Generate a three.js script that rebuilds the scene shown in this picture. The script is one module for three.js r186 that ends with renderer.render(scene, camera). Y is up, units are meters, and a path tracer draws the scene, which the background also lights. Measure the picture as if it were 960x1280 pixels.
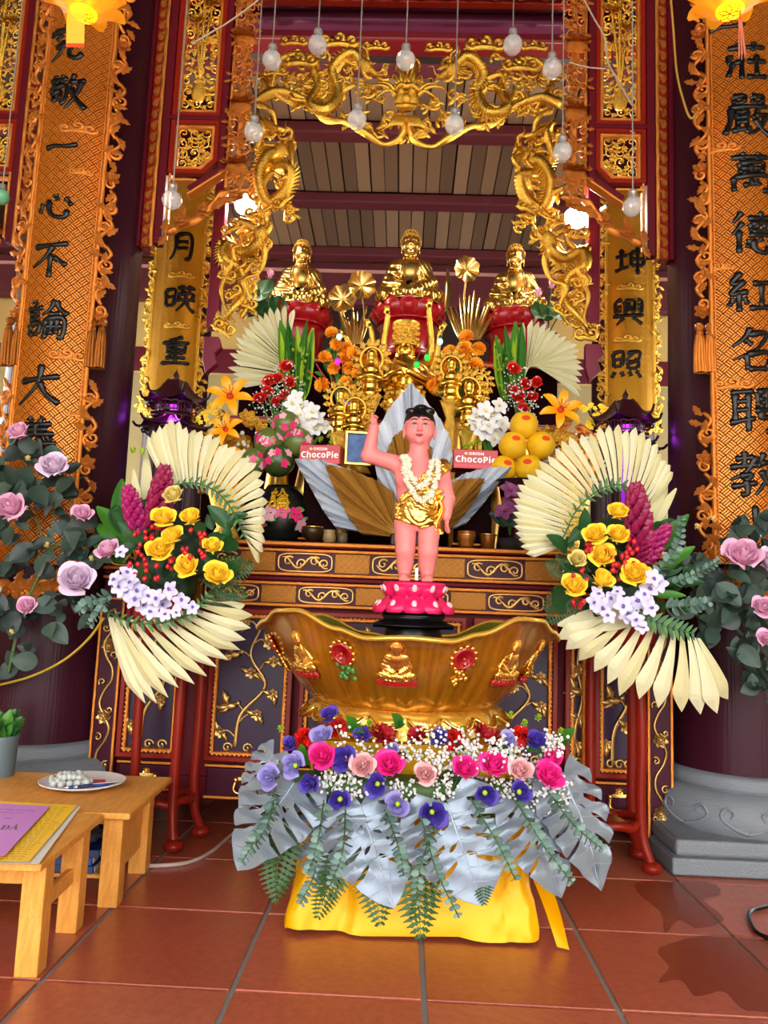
import * as THREE from 'three';
import { mergeGeometries, mergeVertices } from 'three/addons/utils/BufferGeometryUtils.js';
import { RoundedBoxGeometry } from 'three/addons/geometries/RoundedBoxGeometry.js';
import { RectAreaLightUniformsLib } from 'three/addons/lights/RectAreaLightUniformsLib.js';
import { createNoise3D } from 'simplex-noise';

// ---------------------------------------------------------------- camera, sky, exposure
const scene = new THREE.Scene();
const FOCAL = 955, DEG = Math.PI / 180;
const camera = new THREE.PerspectiveCamera(2 * Math.atan(640 / FOCAL) / DEG, 0.75, 0.05, 60);
camera.position.set(0, 1, 0);
camera.rotation.set(7.1 * DEG, 1.66 * DEG, 2.2 * DEG, 'YXZ');
camera.updateMatrixWorld(true);
scene.background = new THREE.Color(1.0, 0.99, 0.96);
scene.backgroundIntensity = 5.1;                       // daylight through the open front of the hall
const renderer = new THREE.WebGLRenderer({ antialias: true });
renderer.toneMapping = THREE.LinearToneMapping;
renderer.toneMappingExposure = 1.35;
renderer.shadowMap.enabled = true;
RectAreaLightUniformsLib.init();

// ---------------------------------------------------------------- helpers
const { sin, cos, PI, sqrt, abs, min, max, floor, pow, atan2, hypot, exp, round } = Math;
function mulberry(a) { return () => { a |= 0; a = a + 0x6D2B79F5 | 0; let t = Math.imul(a ^ a >>> 15, 1 | a); t = t + Math.imul(t ^ t >>> 7, 61 | t) ^ t; return ((t ^ t >>> 14) >>> 0) / 4294967296; }; }
let rnd = mulberry(7);
const rr = (a, b) => a + (b - a) * rnd();
const noise3 = createNoise3D(mulberry(11));
const V = (x = 0, y = 0, z = 0) => new THREE.Vector3(x, y, z);
const clamp = (x, a, b) => min(b, max(a, x)), lerp = (a, b, t) => a + (b - a) * t;
const smooth = (a, b, x) => { const t = clamp((x - a) / (b - a), 0, 1); return t * t * (3 - 2 * t); };
function at(px, py, d) {                                // the point of the plane z = -d that lies behind a pixel of the photograph
  const r = V((px - 480) / FOCAL, (640 - py) / FOCAL, -1).applyQuaternion(camera.quaternion);
  return r.multiplyScalar(d / -r.z).add(camera.position);
}
const used = {};
function numbered(n) { used[n] = (used[n] ?? -1) + 1; return used[n] ? n + '_' + String(used[n]).padStart(3, '0') : n; }
function tag(o, label, category, group, kind) {
  if (label) o.userData.label = label;
  if (category) o.userData.category = category;
  if (group) o.userData.group = group;
  if (kind) o.userData.kind = kind;
  return o;
}
function thing(name, label, category, p = [0, 0, 0], turn = 0, group) {
  const o = new THREE.Group(); o.name = numbered(name); scene.add(o);
  if (p.isVector3) o.position.copy(p); else o.position.set(...p);
  o.rotation.y = turn;
  return tag(o, label, category, group);
}
function part(name, geo, mat, parent, label) {
  const m = new THREE.Mesh(Array.isArray(geo) ? mg(geo) : geo, mat);
  m.name = parent ? name : numbered(name); m.castShadow = m.receiveShadow = true;
  (parent ?? scene).add(m);
  if (label) m.userData.label = label;
  return m;
}
const struct = (name, geo, mat, parent) => { const m = part(name, geo, mat, parent); if (!parent) m.userData.kind = 'structure'; return m; };
function copyOf(root, label, group) {
  const c = root.clone(); c.name = numbered(root.name.replace(/_\d{3}$/, '')); scene.add(c);
  c.userData = { ...root.userData }; if (label) c.userData.label = label; if (group) c.userData.group = group;
  return c;
}
const UPY = V(0, 1, 0);
function aim(o, dir, roll = 0) {                        // turn an object so that its +y looks along dir
  o.quaternion.setFromUnitVectors(UPY, dir.clone().normalize());
  o.quaternion.multiply(new THREE.Quaternion().setFromAxisAngle(UPY, roll));
  return o;
}
// geometry
function prep(g) {
  const h = g.index ? g : g.clone().setIndex([...Array(g.attributes.position.count).keys()]);
  for (const k of Object.keys(h.attributes)) if (!['position', 'normal', 'uv', 'color'].includes(k)) h.deleteAttribute(k);
  if (!h.attributes.normal) h.computeVertexNormals();
  if (!h.attributes.uv) h.setAttribute('uv', new THREE.BufferAttribute(new Float32Array(h.attributes.position.count * 2), 2));
  return h;
}
function mg(list) { const l = list.flat(9).filter(Boolean).map(prep); const col = l.some((g) => g.attributes.color); if (col) for (const g of l) if (!g.attributes.color) paint(g, 1, 1, 1); return l.length === 1 ? l[0] : mergeGeometries(l); }
function paint(g, r, gg, b) { const n = g.attributes.position.count, a = new Float32Array(n * 3); for (let i = 0; i < n; i++) a.set([r, gg, b], i * 3); g.setAttribute('color', new THREE.BufferAttribute(a, 3)); return g; }
function colorBy(g, f) { const p = g.attributes.position, n = p.count, a = new Float32Array(n * 3); for (let i = 0; i < n; i++) a.set(f(p.getX(i), p.getY(i), p.getZ(i)), i * 3); g.setAttribute('color', new THREE.BufferAttribute(a, 3)); return g; }
const lin = (hex) => new THREE.Color(hex).toArray();
function bx(w, h, d, x = 0, y = 0, z = 0, r) { const g = r === 0 ? new THREE.BoxGeometry(w, h, d) : new RoundedBoxGeometry(w, h, d, 1, min(r ?? 0.006, w / 3, h / 3, d / 3)); metricUV(g); return g.translate(x, y, z); }
function metricUV(g) {                                  // uv in metres from position and normal
  const p = g.attributes.position, n = g.attributes.normal, uv = new Float32Array(p.count * 2);
  for (let i = 0; i < p.count; i++) {
    const a = abs(n.getX(i)), b = abs(n.getY(i)), c = abs(n.getZ(i)), x = p.getX(i), y = p.getY(i), z = p.getZ(i);
    if (c >= a && c >= b) uv.set([x, y], i * 2); else if (a >= b) uv.set([z, y], i * 2); else uv.set([x, z], i * 2);
  }
  g.setAttribute('uv', new THREE.BufferAttribute(uv, 2)); return g;
}
function cyl(r0, r1, h, x = 0, y = 0, z = 0, n = 16) { return new THREE.CylinderGeometry(r0, r1, h, n).translate(x, y, z); }
function ball(r, x = 0, y = 0, z = 0, sx = 1, sy = 1, sz = 1, n = 12) { return new THREE.SphereGeometry(r, n, max(5, round(n * 0.7))).scale(sx, sy, sz).translate(x, y, z); }
function lathe(pts, n = 32) { return new THREE.LatheGeometry(pts.map((p) => new THREE.Vector2(p[0], p[1])), n); }
function sheet(f, nu, nv, closeU) {                     // a surface from f(u, v), u and v from 0 to 1
  const pos = [], uv = [], idx = [];
  for (let j = 0; j <= nv; j++) for (let i = 0; i <= nu; i++) { const q = f(i / nu, j / nv); pos.push(q[0], q[1], q[2]); uv.push(q[3] ?? i / nu, q[4] ?? j / nv); }
  for (let j = 0; j < nv; j++) for (let i = 0; i < nu; i++) { const a = j * (nu + 1) + i, b = a + 1, c = a + nu + 1, d = c + 1; idx.push(a, b, d, a, d, c); }
  const g = new THREE.BufferGeometry();
  g.setAttribute('position', new THREE.Float32BufferAttribute(pos, 3)); g.setAttribute('uv', new THREE.Float32BufferAttribute(uv, 2)); g.setIndex(idx); g.computeVertexNormals();
  if (closeU) { const n = g.attributes.normal; for (let j = 0; j <= nv; j++) { const a = j * (nu + 1), b = a + nu, s = V(n.getX(a) + n.getX(b), n.getY(a) + n.getY(b), n.getZ(a) + n.getZ(b)).normalize(); n.setXYZ(a, s.x, s.y, s.z); n.setXYZ(b, s.x, s.y, s.z); } }
  return g;
}
const v3 = (p) => p.isVector3 ? p : V(p[0], p[1], p[2] ?? 0);
function tube(pts, r, o = {}) {                         // tapered, optionally flattened tube along a smooth curve; r is a number or a function of t
  const c = pts.getPointAt ? pts : o.straight ? polyPath(pts.map(v3)) : new THREE.CatmullRomCurve3(pts.map(v3), !!o.closed, 'centripetal');
  const n = o.n ?? max(2, pts.length * 4), s = o.sides ?? 6, R = typeof r === 'function' ? r : () => r, flat = o.flat ?? 1;
  const P = [], T = []; for (let i = 0; i <= n; i++) { P.push(c.getPoint(i / n)); T.push(c.getTangent(i / n)); }
  let N = o.up ? v3(o.up).clone() : abs(T[0].z) < 0.9 ? V(0, 0, 1) : V(0, 1, 0);
  const pos = [], uv = [], idx = []; let L = 0;
  for (let i = 0; i <= n; i++) {
    N.addScaledVector(T[i], -N.dot(T[i])).normalize(); const B = V().crossVectors(T[i], N); if (i) L += P[i].distanceTo(P[i - 1]);
    const q = R(i / n, i);
    for (let k = 0; k <= s; k++) { const a = k / s * 2 * PI, x = cos(a) * q, y = sin(a) * q * flat; pos.push(P[i].x + B.x * x + N.x * y, P[i].y + B.y * x + N.y * y, P[i].z + B.z * x + N.z * y); uv.push(k / s * 2 * PI * max(q, 1e-4), L); }
  }
  for (let i = 0; i < n; i++) for (let k = 0; k < s; k++) { const a = i * (s + 1) + k, b = a + 1, e = a + s + 1, d = e + 1; idx.push(a, b, d, a, d, e); }
  if (!o.closed) for (const i of [0, n]) { const m = pos.length / 3; pos.push(P[i].x, P[i].y, P[i].z); uv.push(0, 0); for (let k = 0; k < s; k++) i ? idx.push(m, i * (s + 1) + k, i * (s + 1) + k + 1) : idx.push(m, k + 1, k); }
  const g = new THREE.BufferGeometry();
  g.setAttribute('position', new THREE.Float32BufferAttribute(pos, 3)); g.setAttribute('uv', new THREE.Float32BufferAttribute(uv, 2)); g.setIndex(idx); g.computeVertexNormals();
  return g;
}
function polyPath(pts) { const p = new THREE.CurvePath(); for (let i = 1; i < pts.length; i++) p.add(new THREE.LineCurve3(pts[i - 1], pts[i])); p.getPoint = THREE.CurvePath.prototype.getPoint; return p; }
function prism(pts, depth, bevel = 0.003, hole) {        // an outline pulled out along +z
  const s = new THREE.Shape(pts.map((p) => new THREE.Vector2(p[0], p[1])));
  for (const h of hole ?? []) s.holes.push(new THREE.Path(h.map((p) => new THREE.Vector2(p[0], p[1]))));
  return new THREE.ExtrudeGeometry(s, { depth, bevelEnabled: bevel > 0, bevelSize: bevel, bevelThickness: bevel, bevelSegments: 1, curveSegments: 6 });
}
function bend(g, f) { const p = g.attributes.position; for (let i = 0; i < p.count; i++) { const q = f(p.getX(i), p.getY(i), p.getZ(i)); p.setXYZ(i, q[0], q[1], q[2]); } g.computeVertexNormals(); return g; }
function surfaceNets(f, lo, hi, h) {                    // smooth mesh of the zero level of f, negative inside
  const nx = Math.ceil((hi[0] - lo[0]) / h) + 1, ny = Math.ceil((hi[1] - lo[1]) / h) + 1, nz = Math.ceil((hi[2] - lo[2]) / h) + 1;
  const F = new Float32Array(nx * ny * nz), id = (i, j, k) => i + nx * (j + ny * k);
  for (let k = 0; k < nz; k++) for (let j = 0; j < ny; j++) for (let i = 0; i < nx; i++) F[id(i, j, k)] = f(lo[0] + i * h, lo[1] + j * h, lo[2] + k * h);
  const vi = new Int32Array(nx * ny * nz).fill(-1), pos = [], idx = [];
  for (let k = 0; k < nz - 1; k++) for (let j = 0; j < ny - 1; j++) for (let i = 0; i < nx - 1; i++) {
    let sx = 0, sy = 0, sz = 0, n = 0;
    const v = []; let inside = 0; for (let c = 0; c < 8; c++) { const q = F[id(i + (c & 1), j + (c >> 1 & 1), k + (c >> 2))]; v.push(q); if (q < 0) inside++; }
    if (!inside || inside === 8) continue;
    for (let a = 0; a < 8; a++) for (const b of [a | 1, a | 2, a | 4]) if (b !== a && (v[a] < 0) !== (v[b] < 0)) { const t = v[a] / (v[a] - v[b]); sx += (a & 1) + t * ((b & 1) - (a & 1)); sy += (a >> 1 & 1) + t * ((b >> 1 & 1) - (a >> 1 & 1)); sz += (a >> 2) + t * ((b >> 2) - (a >> 2)); n++; }
    vi[id(i, j, k)] = pos.length / 3; pos.push(lo[0] + (i + sx / n) * h, lo[1] + (j + sy / n) * h, lo[2] + (k + sz / n) * h);
  }
  const quad = (a, b, c, d, flip) => { if (a < 0 || b < 0 || c < 0 || d < 0) return; flip ? idx.push(a, c, b, a, d, c) : idx.push(a, b, c, a, c, d); };
  for (let k = 1; k < nz - 1; k++) for (let j = 1; j < ny - 1; j++) for (let i = 1; i < nx - 1; i++) {
    const a = F[id(i, j, k)] < 0;
    if (a !== F[id(i + 1, j, k)] < 0) quad(vi[id(i, j - 1, k - 1)], vi[id(i, j, k - 1)], vi[id(i, j, k)], vi[id(i, j - 1, k)], !a);
    if (a !== F[id(i, j + 1, k)] < 0) quad(vi[id(i - 1, j, k - 1)], vi[id(i - 1, j, k)], vi[id(i, j, k)], vi[id(i, j, k - 1)], !a);
    if (a !== F[id(i, j, k + 1)] < 0) quad(vi[id(i - 1, j - 1, k)], vi[id(i, j - 1, k)], vi[id(i, j, k)], vi[id(i - 1, j, k)], !a);
  }
  const g = new THREE.BufferGeometry(); g.setAttribute('position', new THREE.Float32BufferAttribute(pos, 3)); g.setIndex(idx); g.computeVertexNormals(); return g;
}
// distances for bodies
const smin = (a, b, k) => { const h = max(k - abs(a - b), 0) / k; return min(a, b) - h * h * k / 4; };
function cap(p, a, b, ra, rb) { const ax = b[0] - a[0], ay = b[1] - a[1], az = b[2] - a[2], t = clamp(((p[0] - a[0]) * ax + (p[1] - a[1]) * ay + (p[2] - a[2]) * az) / (ax * ax + ay * ay + az * az), 0, 1); return hypot(p[0] - a[0] - ax * t, p[1] - a[1] - ay * t, p[2] - a[2] - az * t) - lerp(ra, rb, t); }
function ell(p, c, r) { const x = (p[0] - c[0]) / r[0], y = (p[1] - c[1]) / r[1], z = (p[2] - c[2]) / r[2], k = hypot(x, y, z), g = hypot(x / r[0], y / r[1], z / r[2]); return g < 1e-9 ? -min(...r) : k * (k - 1) / g; }
function body(list, k) { return (x, y, z) => { const p = [x, y, z]; let d = 1e9; for (const s of list) { const q = s.length === 2 ? ell(p, s[0], s[1]) : cap(p, s[0], s[1], s[2], s[3]); d = smin(d, q, s[4] ?? k); } return d; }; }
// textures
function canvasTex(w, h, draw, srgb = true, repeat = true) {
  const c = document.createElement('canvas'); c.width = w; c.height = h; draw(c.getContext('2d'), w, h);
  const t = new THREE.CanvasTexture(c); t.colorSpace = srgb ? THREE.SRGBColorSpace : THREE.NoColorSpace; if (repeat) t.wrapS = t.wrapT = THREE.RepeatWrapping; return t;
}
function noiseTex(n, f, srgb = false) {                 // f(u, v) -> [r, g, b] 0..1
  const d = new Uint8Array(n * n * 4); for (let j = 0; j < n; j++) for (let i = 0; i < n; i++) { const q = f(i / n, j / n); d.set([q[0] * 255, q[1] * 255, q[2] * 255, 255].map((x) => clamp(x, 0, 255)), (j * n + i) * 4); }
  const t = new THREE.DataTexture(d, n, n); t.magFilter = t.minFilter = THREE.LinearFilter; t.wrapS = t.wrapT = THREE.RepeatWrapping; t.colorSpace = srgb ? THREE.SRGBColorSpace : THREE.NoColorSpace; t.needsUpdate = true; return t;
}
const loopNoise = (u, v, f, s = 0) => { const a = u * 2 * PI, b = v * 2 * PI; return 0.5 + 0.5 * noise3(cos(a) * f + s, sin(a) * f + cos(b) * f * 1.3, sin(b) * f * 1.3 - s); };
const withRepeat = (t, x, y = x) => { const c = t.clone(); c.repeat.set(x, y); c.needsUpdate = true; return c; };
// materials
function M(color, roughness = 0.6, metalness = 0, extra = {}) { const P = ['clearcoat', 'sheen', 'transmission', 'ior'].some((k) => k in extra); return new (P ? THREE.MeshPhysicalMaterial : THREE.MeshStandardMaterial)({ color, roughness, metalness, side: THREE.DoubleSide, ...extra }); }
// ---------------------------------------------------------------- shared materials
const grainTex = noiseTex(256, (u, v) => { const g = loopNoise(u, v * 0.15, 3.5) * 0.6 + loopNoise(u, v, 14, 5) * 0.25 + 0.15 * loopNoise(u, v * 0.3, 30, 9); return [g, g, g]; });
const fineTex = noiseTex(256, (u, v) => { const g = 0.5 * loopNoise(u, v, 6, 2) + 0.5 * loopNoise(u, v, 22, 8); return [g, g, g]; });
const tint = (a, b, tex, n = 256, f = null) => noiseTex(n, f ?? ((u, v) => { const g = 0.55 * loopNoise(u, v, 4, 21) + 0.45 * loopNoise(u, v, 17, 3); return [0, 1, 2].map((i) => lerp(a[i], b[i], g)); }), true);
const GOLD = new THREE.Color(0.86, 0.53, 0.08), ORANGEGOLD = new THREE.Color(0.66, 0.23, 0.04);
const mat = {
  lacquer: M('#560c18', 0.5, 0, { specularIntensity: 0.3, ior: 1.45 }),
  redwood: M('#7d1a0e', 0.32, 0, { specularIntensity: 0.5, ior: 1.45 }),
  maroon: M('#4a0c1e', 0.35, 0, { specularIntensity: 0.5, ior: 1.45 }),
  purple: M('#5c2440', 0.42, 0, { specularIntensity: 0.6, ior: 1.45 }),
  gilt: M(GOLD, 0.24, 1, { bumpMap: withRepeat(fineTex, 9), bumpScale: 0.0015 }),
  paleGilt: M(new THREE.Color(0.85, 0.62, 0.2), 0.25, 1),
  orangeGilt: M(ORANGEGOLD, 0.3, 0.9, { bumpMap: withRepeat(fineTex, 7), bumpScale: 0.002 }),
  brassy: M(new THREE.Color(0.86, 0.62, 0.2), 0.2, 1),
  black: M('#090a0e', 0.3, 0, { specularIntensity: 0.6, ior: 1.5 }),
  stone: M('#727982', 0.55, 0, { bumpMap: withRepeat(fineTex, 2), bumpScale: 0.003 }),
  plank: [0, 1, 2, 3].map((i) => M(['#8c705a', '#9c7e66', '#7a6250', '#a98c72'][i], 0.75, 0, { bumpMap: withRepeat(grainTex, 4, 1), bumpScale: 0.002 })),
  purlin: M('#6e2c3a', 0.6), darkWood: M('#2a1512', 0.5),
  creamWall: M('#e3c37a', 0.85), bandTile: M('#6a1630', 0.3), greyWall: M('#b9a878', 0.85), dark: M('#180c0c', 0.8),
};
const mottled = tint([0.60, 0.30, 0.215], [0.73, 0.395, 0.30]);
mat.tile = [0, 1, 2].map((i) => M(['#fff4ee', '#ffffff', '#f0e0da'][i], 0.3, 0, { map: withRepeat(mottled, 1.1), roughnessMap: null, bumpMap: withRepeat(fineTex, 3), bumpScale: 0.0006, clearcoat: 0.35, clearcoatRoughness: 0.25 }));
mat.grout = M('#8c8886', 0.9);

// ---------------------------------------------------------------- the room
const AX = -0.065;                                      // the hall's middle axis
const fl = struct('floor', bx(9.4, 0.2, 11, 0, -0.108, -2.3, 0), mat.grout);
{
  const gT = [0, 1, 2].map((k) => bx(0.485, 0.016, 0.485, 0, -0.008, 0, 0.003));
  gT.forEach((g, k) => { const u = g.attributes.uv; for (let i = 0; i < u.count; i++) u.setXY(i, u.getX(i) + k * 0.37, u.getY(i) + k * 0.61); });
  for (let i = -5; i < 7; i++) for (let j = -4; j < 9; j++) {
    const t = part('tile', gT[floor(rnd() * 3)], mat.tile[floor(rnd() * 3)], fl);
    t.position.set(-0.159 + i * 0.4995, rr(-0.0008, 0.0008), -1.861 - j * 0.4985 + 1.2); t.position.z = -1.861 - (j - 2) * 0.4985; t.rotation.y = floor(rnd() * 4) * PI / 2;
  }
}
// side walls with a wide doorway each, level with the altar
for (const [nm, x] of [['wall_left', -4.6], ['wall_right', 4.5]]) struct(nm, [bx(0.2, 6.6, 7.2, x, 3.2, -0.4, 0), bx(0.2, 6.6, 0.7, x, 3.2, -7.45, 0), bx(0.2, 3.1, 3.1, x, 4.95, -5.55, 0)], mat.creamWall);
struct('ground', [bx(6, 0.1, 12, -7.7, -0.1, -2.5, 0), bx(6, 0.1, 12, 7.6, -0.1, -2.5, 0), bx(22, 0.1, 8, 0, -0.1, 7.3, 0)], M('#9a948a', 0.9));
const wb = struct('wall_back', bx(9.4, 5.2, 0.2, 0, 2.4, -7.75, 0), mat.creamWall);
{
  const yT = at(180, 432, 7.6).y, yB = at(180, 462, 7.6).y;
  for (let i = 0; i < 30; i++) { const x = -4.35 + i * 0.3; if (abs(x) < 4.4) part('tile', bx(0.292, yT - yB, 0.02, x, (yT + yB) / 2, -7.64, 0.004), mat.bandTile, wb); }
  part('skirting', bx(9, yB - 0.02, 0.015, 0, (yB - 0.02) / 2, -7.645, 0), mat.greyWall, wb);
  part('dark_panel', bx(3.0, 4.4, 0.03, AX - 0.05, 2.2, -7.63, 0), mat.darkWood, wb);
}
struct('trim_2', bx(9, 0.03, 0.02, 0, 4.43, -7.515, 0), M('#e8b0a8', 0.7));
struct('trim_3', bx(9, 0.46, 0.1, 0, 4.31, -7.58, 0.02), mat.purlin);
// roof over the altar, boarded underneath, and the higher hall roof in front
const slope = 0.086, roofY = (d) => 4.62 + (7.5 - d) * slope;
const ce = struct('ceiling', [
  bend(bx(9.4, 0.12, 3.2, 0, 0, 0, 0), (x, y, z) => [x, y + 0.1 + roofY(6.35 - z), z - 6.35]),
  bend(bx(9.4, 0.12, 2.6, 0, 0, 0, 0), (x, y, z) => [x, y + 0.15 + lerp(4.6, 6.0, (z + 1.3) / 2.6), z - 3.5]),
  bend(bx(9.4, 0.12, 5.4, 0, 0, 0, 0), (x, y, z) => [x, y + 0.15 + lerp(6.0, 4.4, (z + 2.7) / 5.4), z + 0.5]),
], mat.darkWood);
{
  const runs = [[7.62, 7.4], [7.36, 6.5], [6.46, 5.6], [5.56, 4.95]];
  for (const [d0, d1] of runs) for (let x = -1.8; x < 1.75; x += 0.121) {
    const w = 0.112, L = hypot(d0 - d1, (d0 - d1) * slope), k = floor(rnd() * 4);
    const b = part('plank', bx(w, 0.018, L, 0, 0, 0, 0.004), mat.plank[k], ce);
    b.position.set(x + rr(-0.003, 0.003), roofY((d0 + d1) / 2) + rr(-0.004, 0.004), -(d0 + d1) / 2); b.rotation.x = -Math.atan(slope);
  }
  for (const [i, d] of [7.42, 6.53, 5.63, 4.95].entries()) part('purlin', bx(9, 0.1, 0.15, 0, roofY(d) - 0.055, -d, 0.02), mat.purlin, ce);
}
// lintel above the gilded arch
{
  const y = at(510, 46, 4.55).y, t = struct('trim_1', bx(3.3, 0.08, 0.16, AX, y - 0.045, -4.55, 0.02), M('#6e0a12', 0.45));
  part('moulding', bx(3.3, 0.075, 0.24, AX, y + 0.005, -4.5, 0.03), mat.purple, t);
  part('moulding', bx(3.3, 0.085, 0.3, AX, y + 0.085, -4.46, 0.035), mat.purple, t);
}
// columns: two in front, two behind
function column(x, d, r, base) {
  const c = new THREE.Group(); c.name = numbered('column'); c.position.set(x, 0, -d); scene.add(c); c.userData.kind = 'structure';
  part('shaft', lathe([[r * 1.04, base], [r * 1.03, 1.2], [r, 2.6], [r * 0.96, 5.4]], 40), mat.columnRed, c);
  if (d > 4.5) { part('foot', lathe([[r * 1.3, 0], [r * 1.3, 0.2], [r * 1.05, 0.3]], 24), mat.stone, c); return c; }
  part('plinth', bx(0.9, 0.07, 0.86, 0, 0.035, 0, 0.012), mat.stone, c);
  part('plinth_step', bx(0.86, 0.07, 0.82, 0, 0.1, 0, 0.02), mat.stone, c);
  part('stone_drum', lathe([[0.385, 0.13], [0.405, 0.16], [0.408, 0.2], [0.395, 0.25], [0.36, 0.285], [0.325, 0.29], [0.322, 0.3], [0.33, 0.305], [0.33, 0.345], [0.315, 0.355], [0.29, 0.36]], 48), mat.stone, c);
  for (let k = 0; k < 10; k++) {                        // lotus petals cut round the drum
    const a0 = k / 10 * 2 * PI + 0.3, P = (a, y) => { const q = 0.402 + 0.004 * sin((y - 0.15) * 20); return [sin(a) * q, y, cos(a) * q]; };
    for (const s of [-1, 1]) part('lotus_petal', tube([P(a0, 0.155), P(a0 + s * 0.13, 0.17), P(a0 + s * 0.25, 0.21), P(a0 + s * 0.2, 0.245), P(a0 + s * 0.13, 0.23), P(a0 + s * 0.16, 0.205)], (t) => 0.008 * (1.1 - t * 0.7), { sides: 6, n: 14 }), mat.stone, c);
  }
  return c;
}
mat.columnRed = M('#35101f', 0.34, 0, { bumpMap: withRepeat(grainTex, 6, 1), bumpScale: 0.0012, specularIntensity: 0.4, ior: 1.45 });
column(-1.665, 3.6, 0.285, 0.34); column(1.54, 3.6, 0.285, 0.34);
column(at(228, 400, 5.5).x, 5.5, 0.22, 0.25); column(at(778, 400, 5.5).x, 5.5, 0.22, 0.25);
// ---------------------------------------------------------------- carving kit
function spiral(cx, cy, r, a0, turns, dir = 1, z = 0, n = 14) { const p = []; for (let i = 0; i <= n; i++) { const t = i / n, q = r * (1 - t * 0.85), a = a0 + dir * t * turns * 2 * PI; p.push(V(cx + cos(a) * q, cy + sin(a) * q, z + 0.3 * r * t)); } return p; }
function leafGeo(L, W, curl = 0.3, nu = 4, nv = 6, tipPow = 1) {      // a leaf that grows along +y and faces +z
  return sheet((u, v) => { const s = u * 2 - 1, w = W * 0.5 * pow(sin(PI * pow(v * 0.96 + 0.02, tipPow)), 0.8); return [s * w, v * L, -curl * L * v * v + abs(s) * w * 0.35 + 0.02 * L * sin(v * 9) * abs(s)]; }, nu, nv);
}
function carvedLeaf(L, W) { return sheet((u, v) => { const s = u * 2 - 1, lob = 1 + 0.28 * sin(v * 19), w = W * 0.5 * sin(PI * (v * 0.94 + 0.05)) * lob; return [s * w + 0.25 * L * v * v, v * L, 0.22 * W * (1 - s * s) + 0.18 * L * sin(v * PI) * 0.6]; }, 4, 9); }
function blossom(r, n = 7) {                              // carved open flower facing +z
  const g = [ball(r * 0.28, 0, 0, r * 0.25, 1, 1, 0.8, 8)];
  for (let k = 0; k < n; k++) for (const [q, z, s] of [[1, 0, 1], [0.6, 0.16, 0.7]]) {
    const p = sheet((u, v) => { const w = (u * 2 - 1) * r * 0.36 * s * sin(PI * (v * 0.8 + 0.12)); return [w, (0.1 + v * 0.9) * r * q, z * r + 0.3 * r * v * v - abs(u - 0.5) * 0.1 * r]; }, 2, 4);
    g.push(p.rotateZ((k + (q < 1 ? 0.5 : 0)) / n * 2 * PI));
  }
  return mg(g);
}
function foliage(w, h, cell, thick = 0.03) {              // pierced carving that fills w x h, centred, as [stems, leaves, blossoms]
  const st = [], lf = [], bl = [], nx = max(1, round(w / cell)), ny = max(1, round(h / cell)), cw = w / nx, ch = h / ny;
  for (let j = 0; j < ny; j++) for (let i = 0; i < nx; i++) {
    const x = -w / 2 + (i + 0.5) * cw + rr(-0.1, 0.1) * cw, y = -h / 2 + (j + 0.5) * ch + rr(-0.1, 0.1) * ch, d = rnd() < 0.5 ? 1 : -1, a = rr(0, 2 * PI), r = min(cw, ch) * rr(0.42, 0.56), z = rr(0, thick * 0.5);
    st.push(tube(spiral(x, y, r, a, rr(1.0, 1.5), d, z), (t) => r * (0.15 - t * 0.05) + (t > 0.9 ? r * 0.09 : 0), { sides: 5, n: 14 }));
    for (let k = 0; k < 3; k++) { const b = a + d * (0.6 + k * 1.5) + rr(-0.2, 0.2), q = r * 0.85; lf.push(carvedLeaf(r * rr(0.95, 1.45), r * 0.72).rotateZ(b - PI / 2 + d * 0.7).translate(x + cos(b) * q, y + sin(b) * q, z + 0.15 * r)); }
    if (rnd() < 0.45) bl.push(blossom(r * rr(0.42, 0.6), 6).rotateX(rr(-0.5, 0.2)).translate(x + rr(-0.2, 0.2) * r, y + rr(-0.2, 0.2) * r, z + 0.3 * r));
  }
  return [mg(st), mg(lf), bl.length ? mg(bl) : null];
}
function addFoliage(parent, w, h, cell, m, p, thick, names = ['vine_carving', 'leaf_carving', 'blossom_carving']) {
  const f = foliage(w, h, cell, thick); f.forEach((g, k) => { if (g) { const q = part(names[k], g, m, parent); q.position.set(...p); q.userData.kind = 'stuff'; } });
}
const beadGeo = new Map();
function beads(len, r, step, alongX) {                    // twisted bead moulding
  const g = [], n = round(len / step); for (let i = 0; i < n; i++) g.push(ball(r, 0, 0, 0, 1, 1.25, 1, 6).rotateZ(0.6).translate(alongX ? (i + 0.5) * step : 0, alongX ? 0 : (i + 0.5) * step, 0)); return mg(g);
}
function rectFrame(w, h, t, d, chamfer = 0) {             // a mitred frame with stepped profile, centred; chamfer cuts its lower corner at +x
  const O = chamfer ? [[-w / 2, -h / 2], [w / 2 - chamfer, -h / 2], [w / 2, -h / 2 + chamfer], [w / 2, h / 2], [-w / 2, h / 2]] : [[-w / 2, -h / 2], [w / 2, -h / 2], [w / 2, h / 2], [-w / 2, h / 2]];
  const I = chamfer ? [[-w / 2 + t, -h / 2 + t], [w / 2 - chamfer - t * 0.42, -h / 2 + t], [w / 2 - t, -h / 2 + chamfer + t * 0.42], [w / 2 - t, h / 2 - t], [-w / 2 + t, h / 2 - t]] : [[-w / 2 + t, -h / 2 + t], [w / 2 - t, -h / 2 + t], [w / 2 - t, h / 2 - t], [-w / 2 + t, h / 2 - t]];
  return prism(O, d, 0.004, [I.slice().reverse()]);
}
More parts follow.
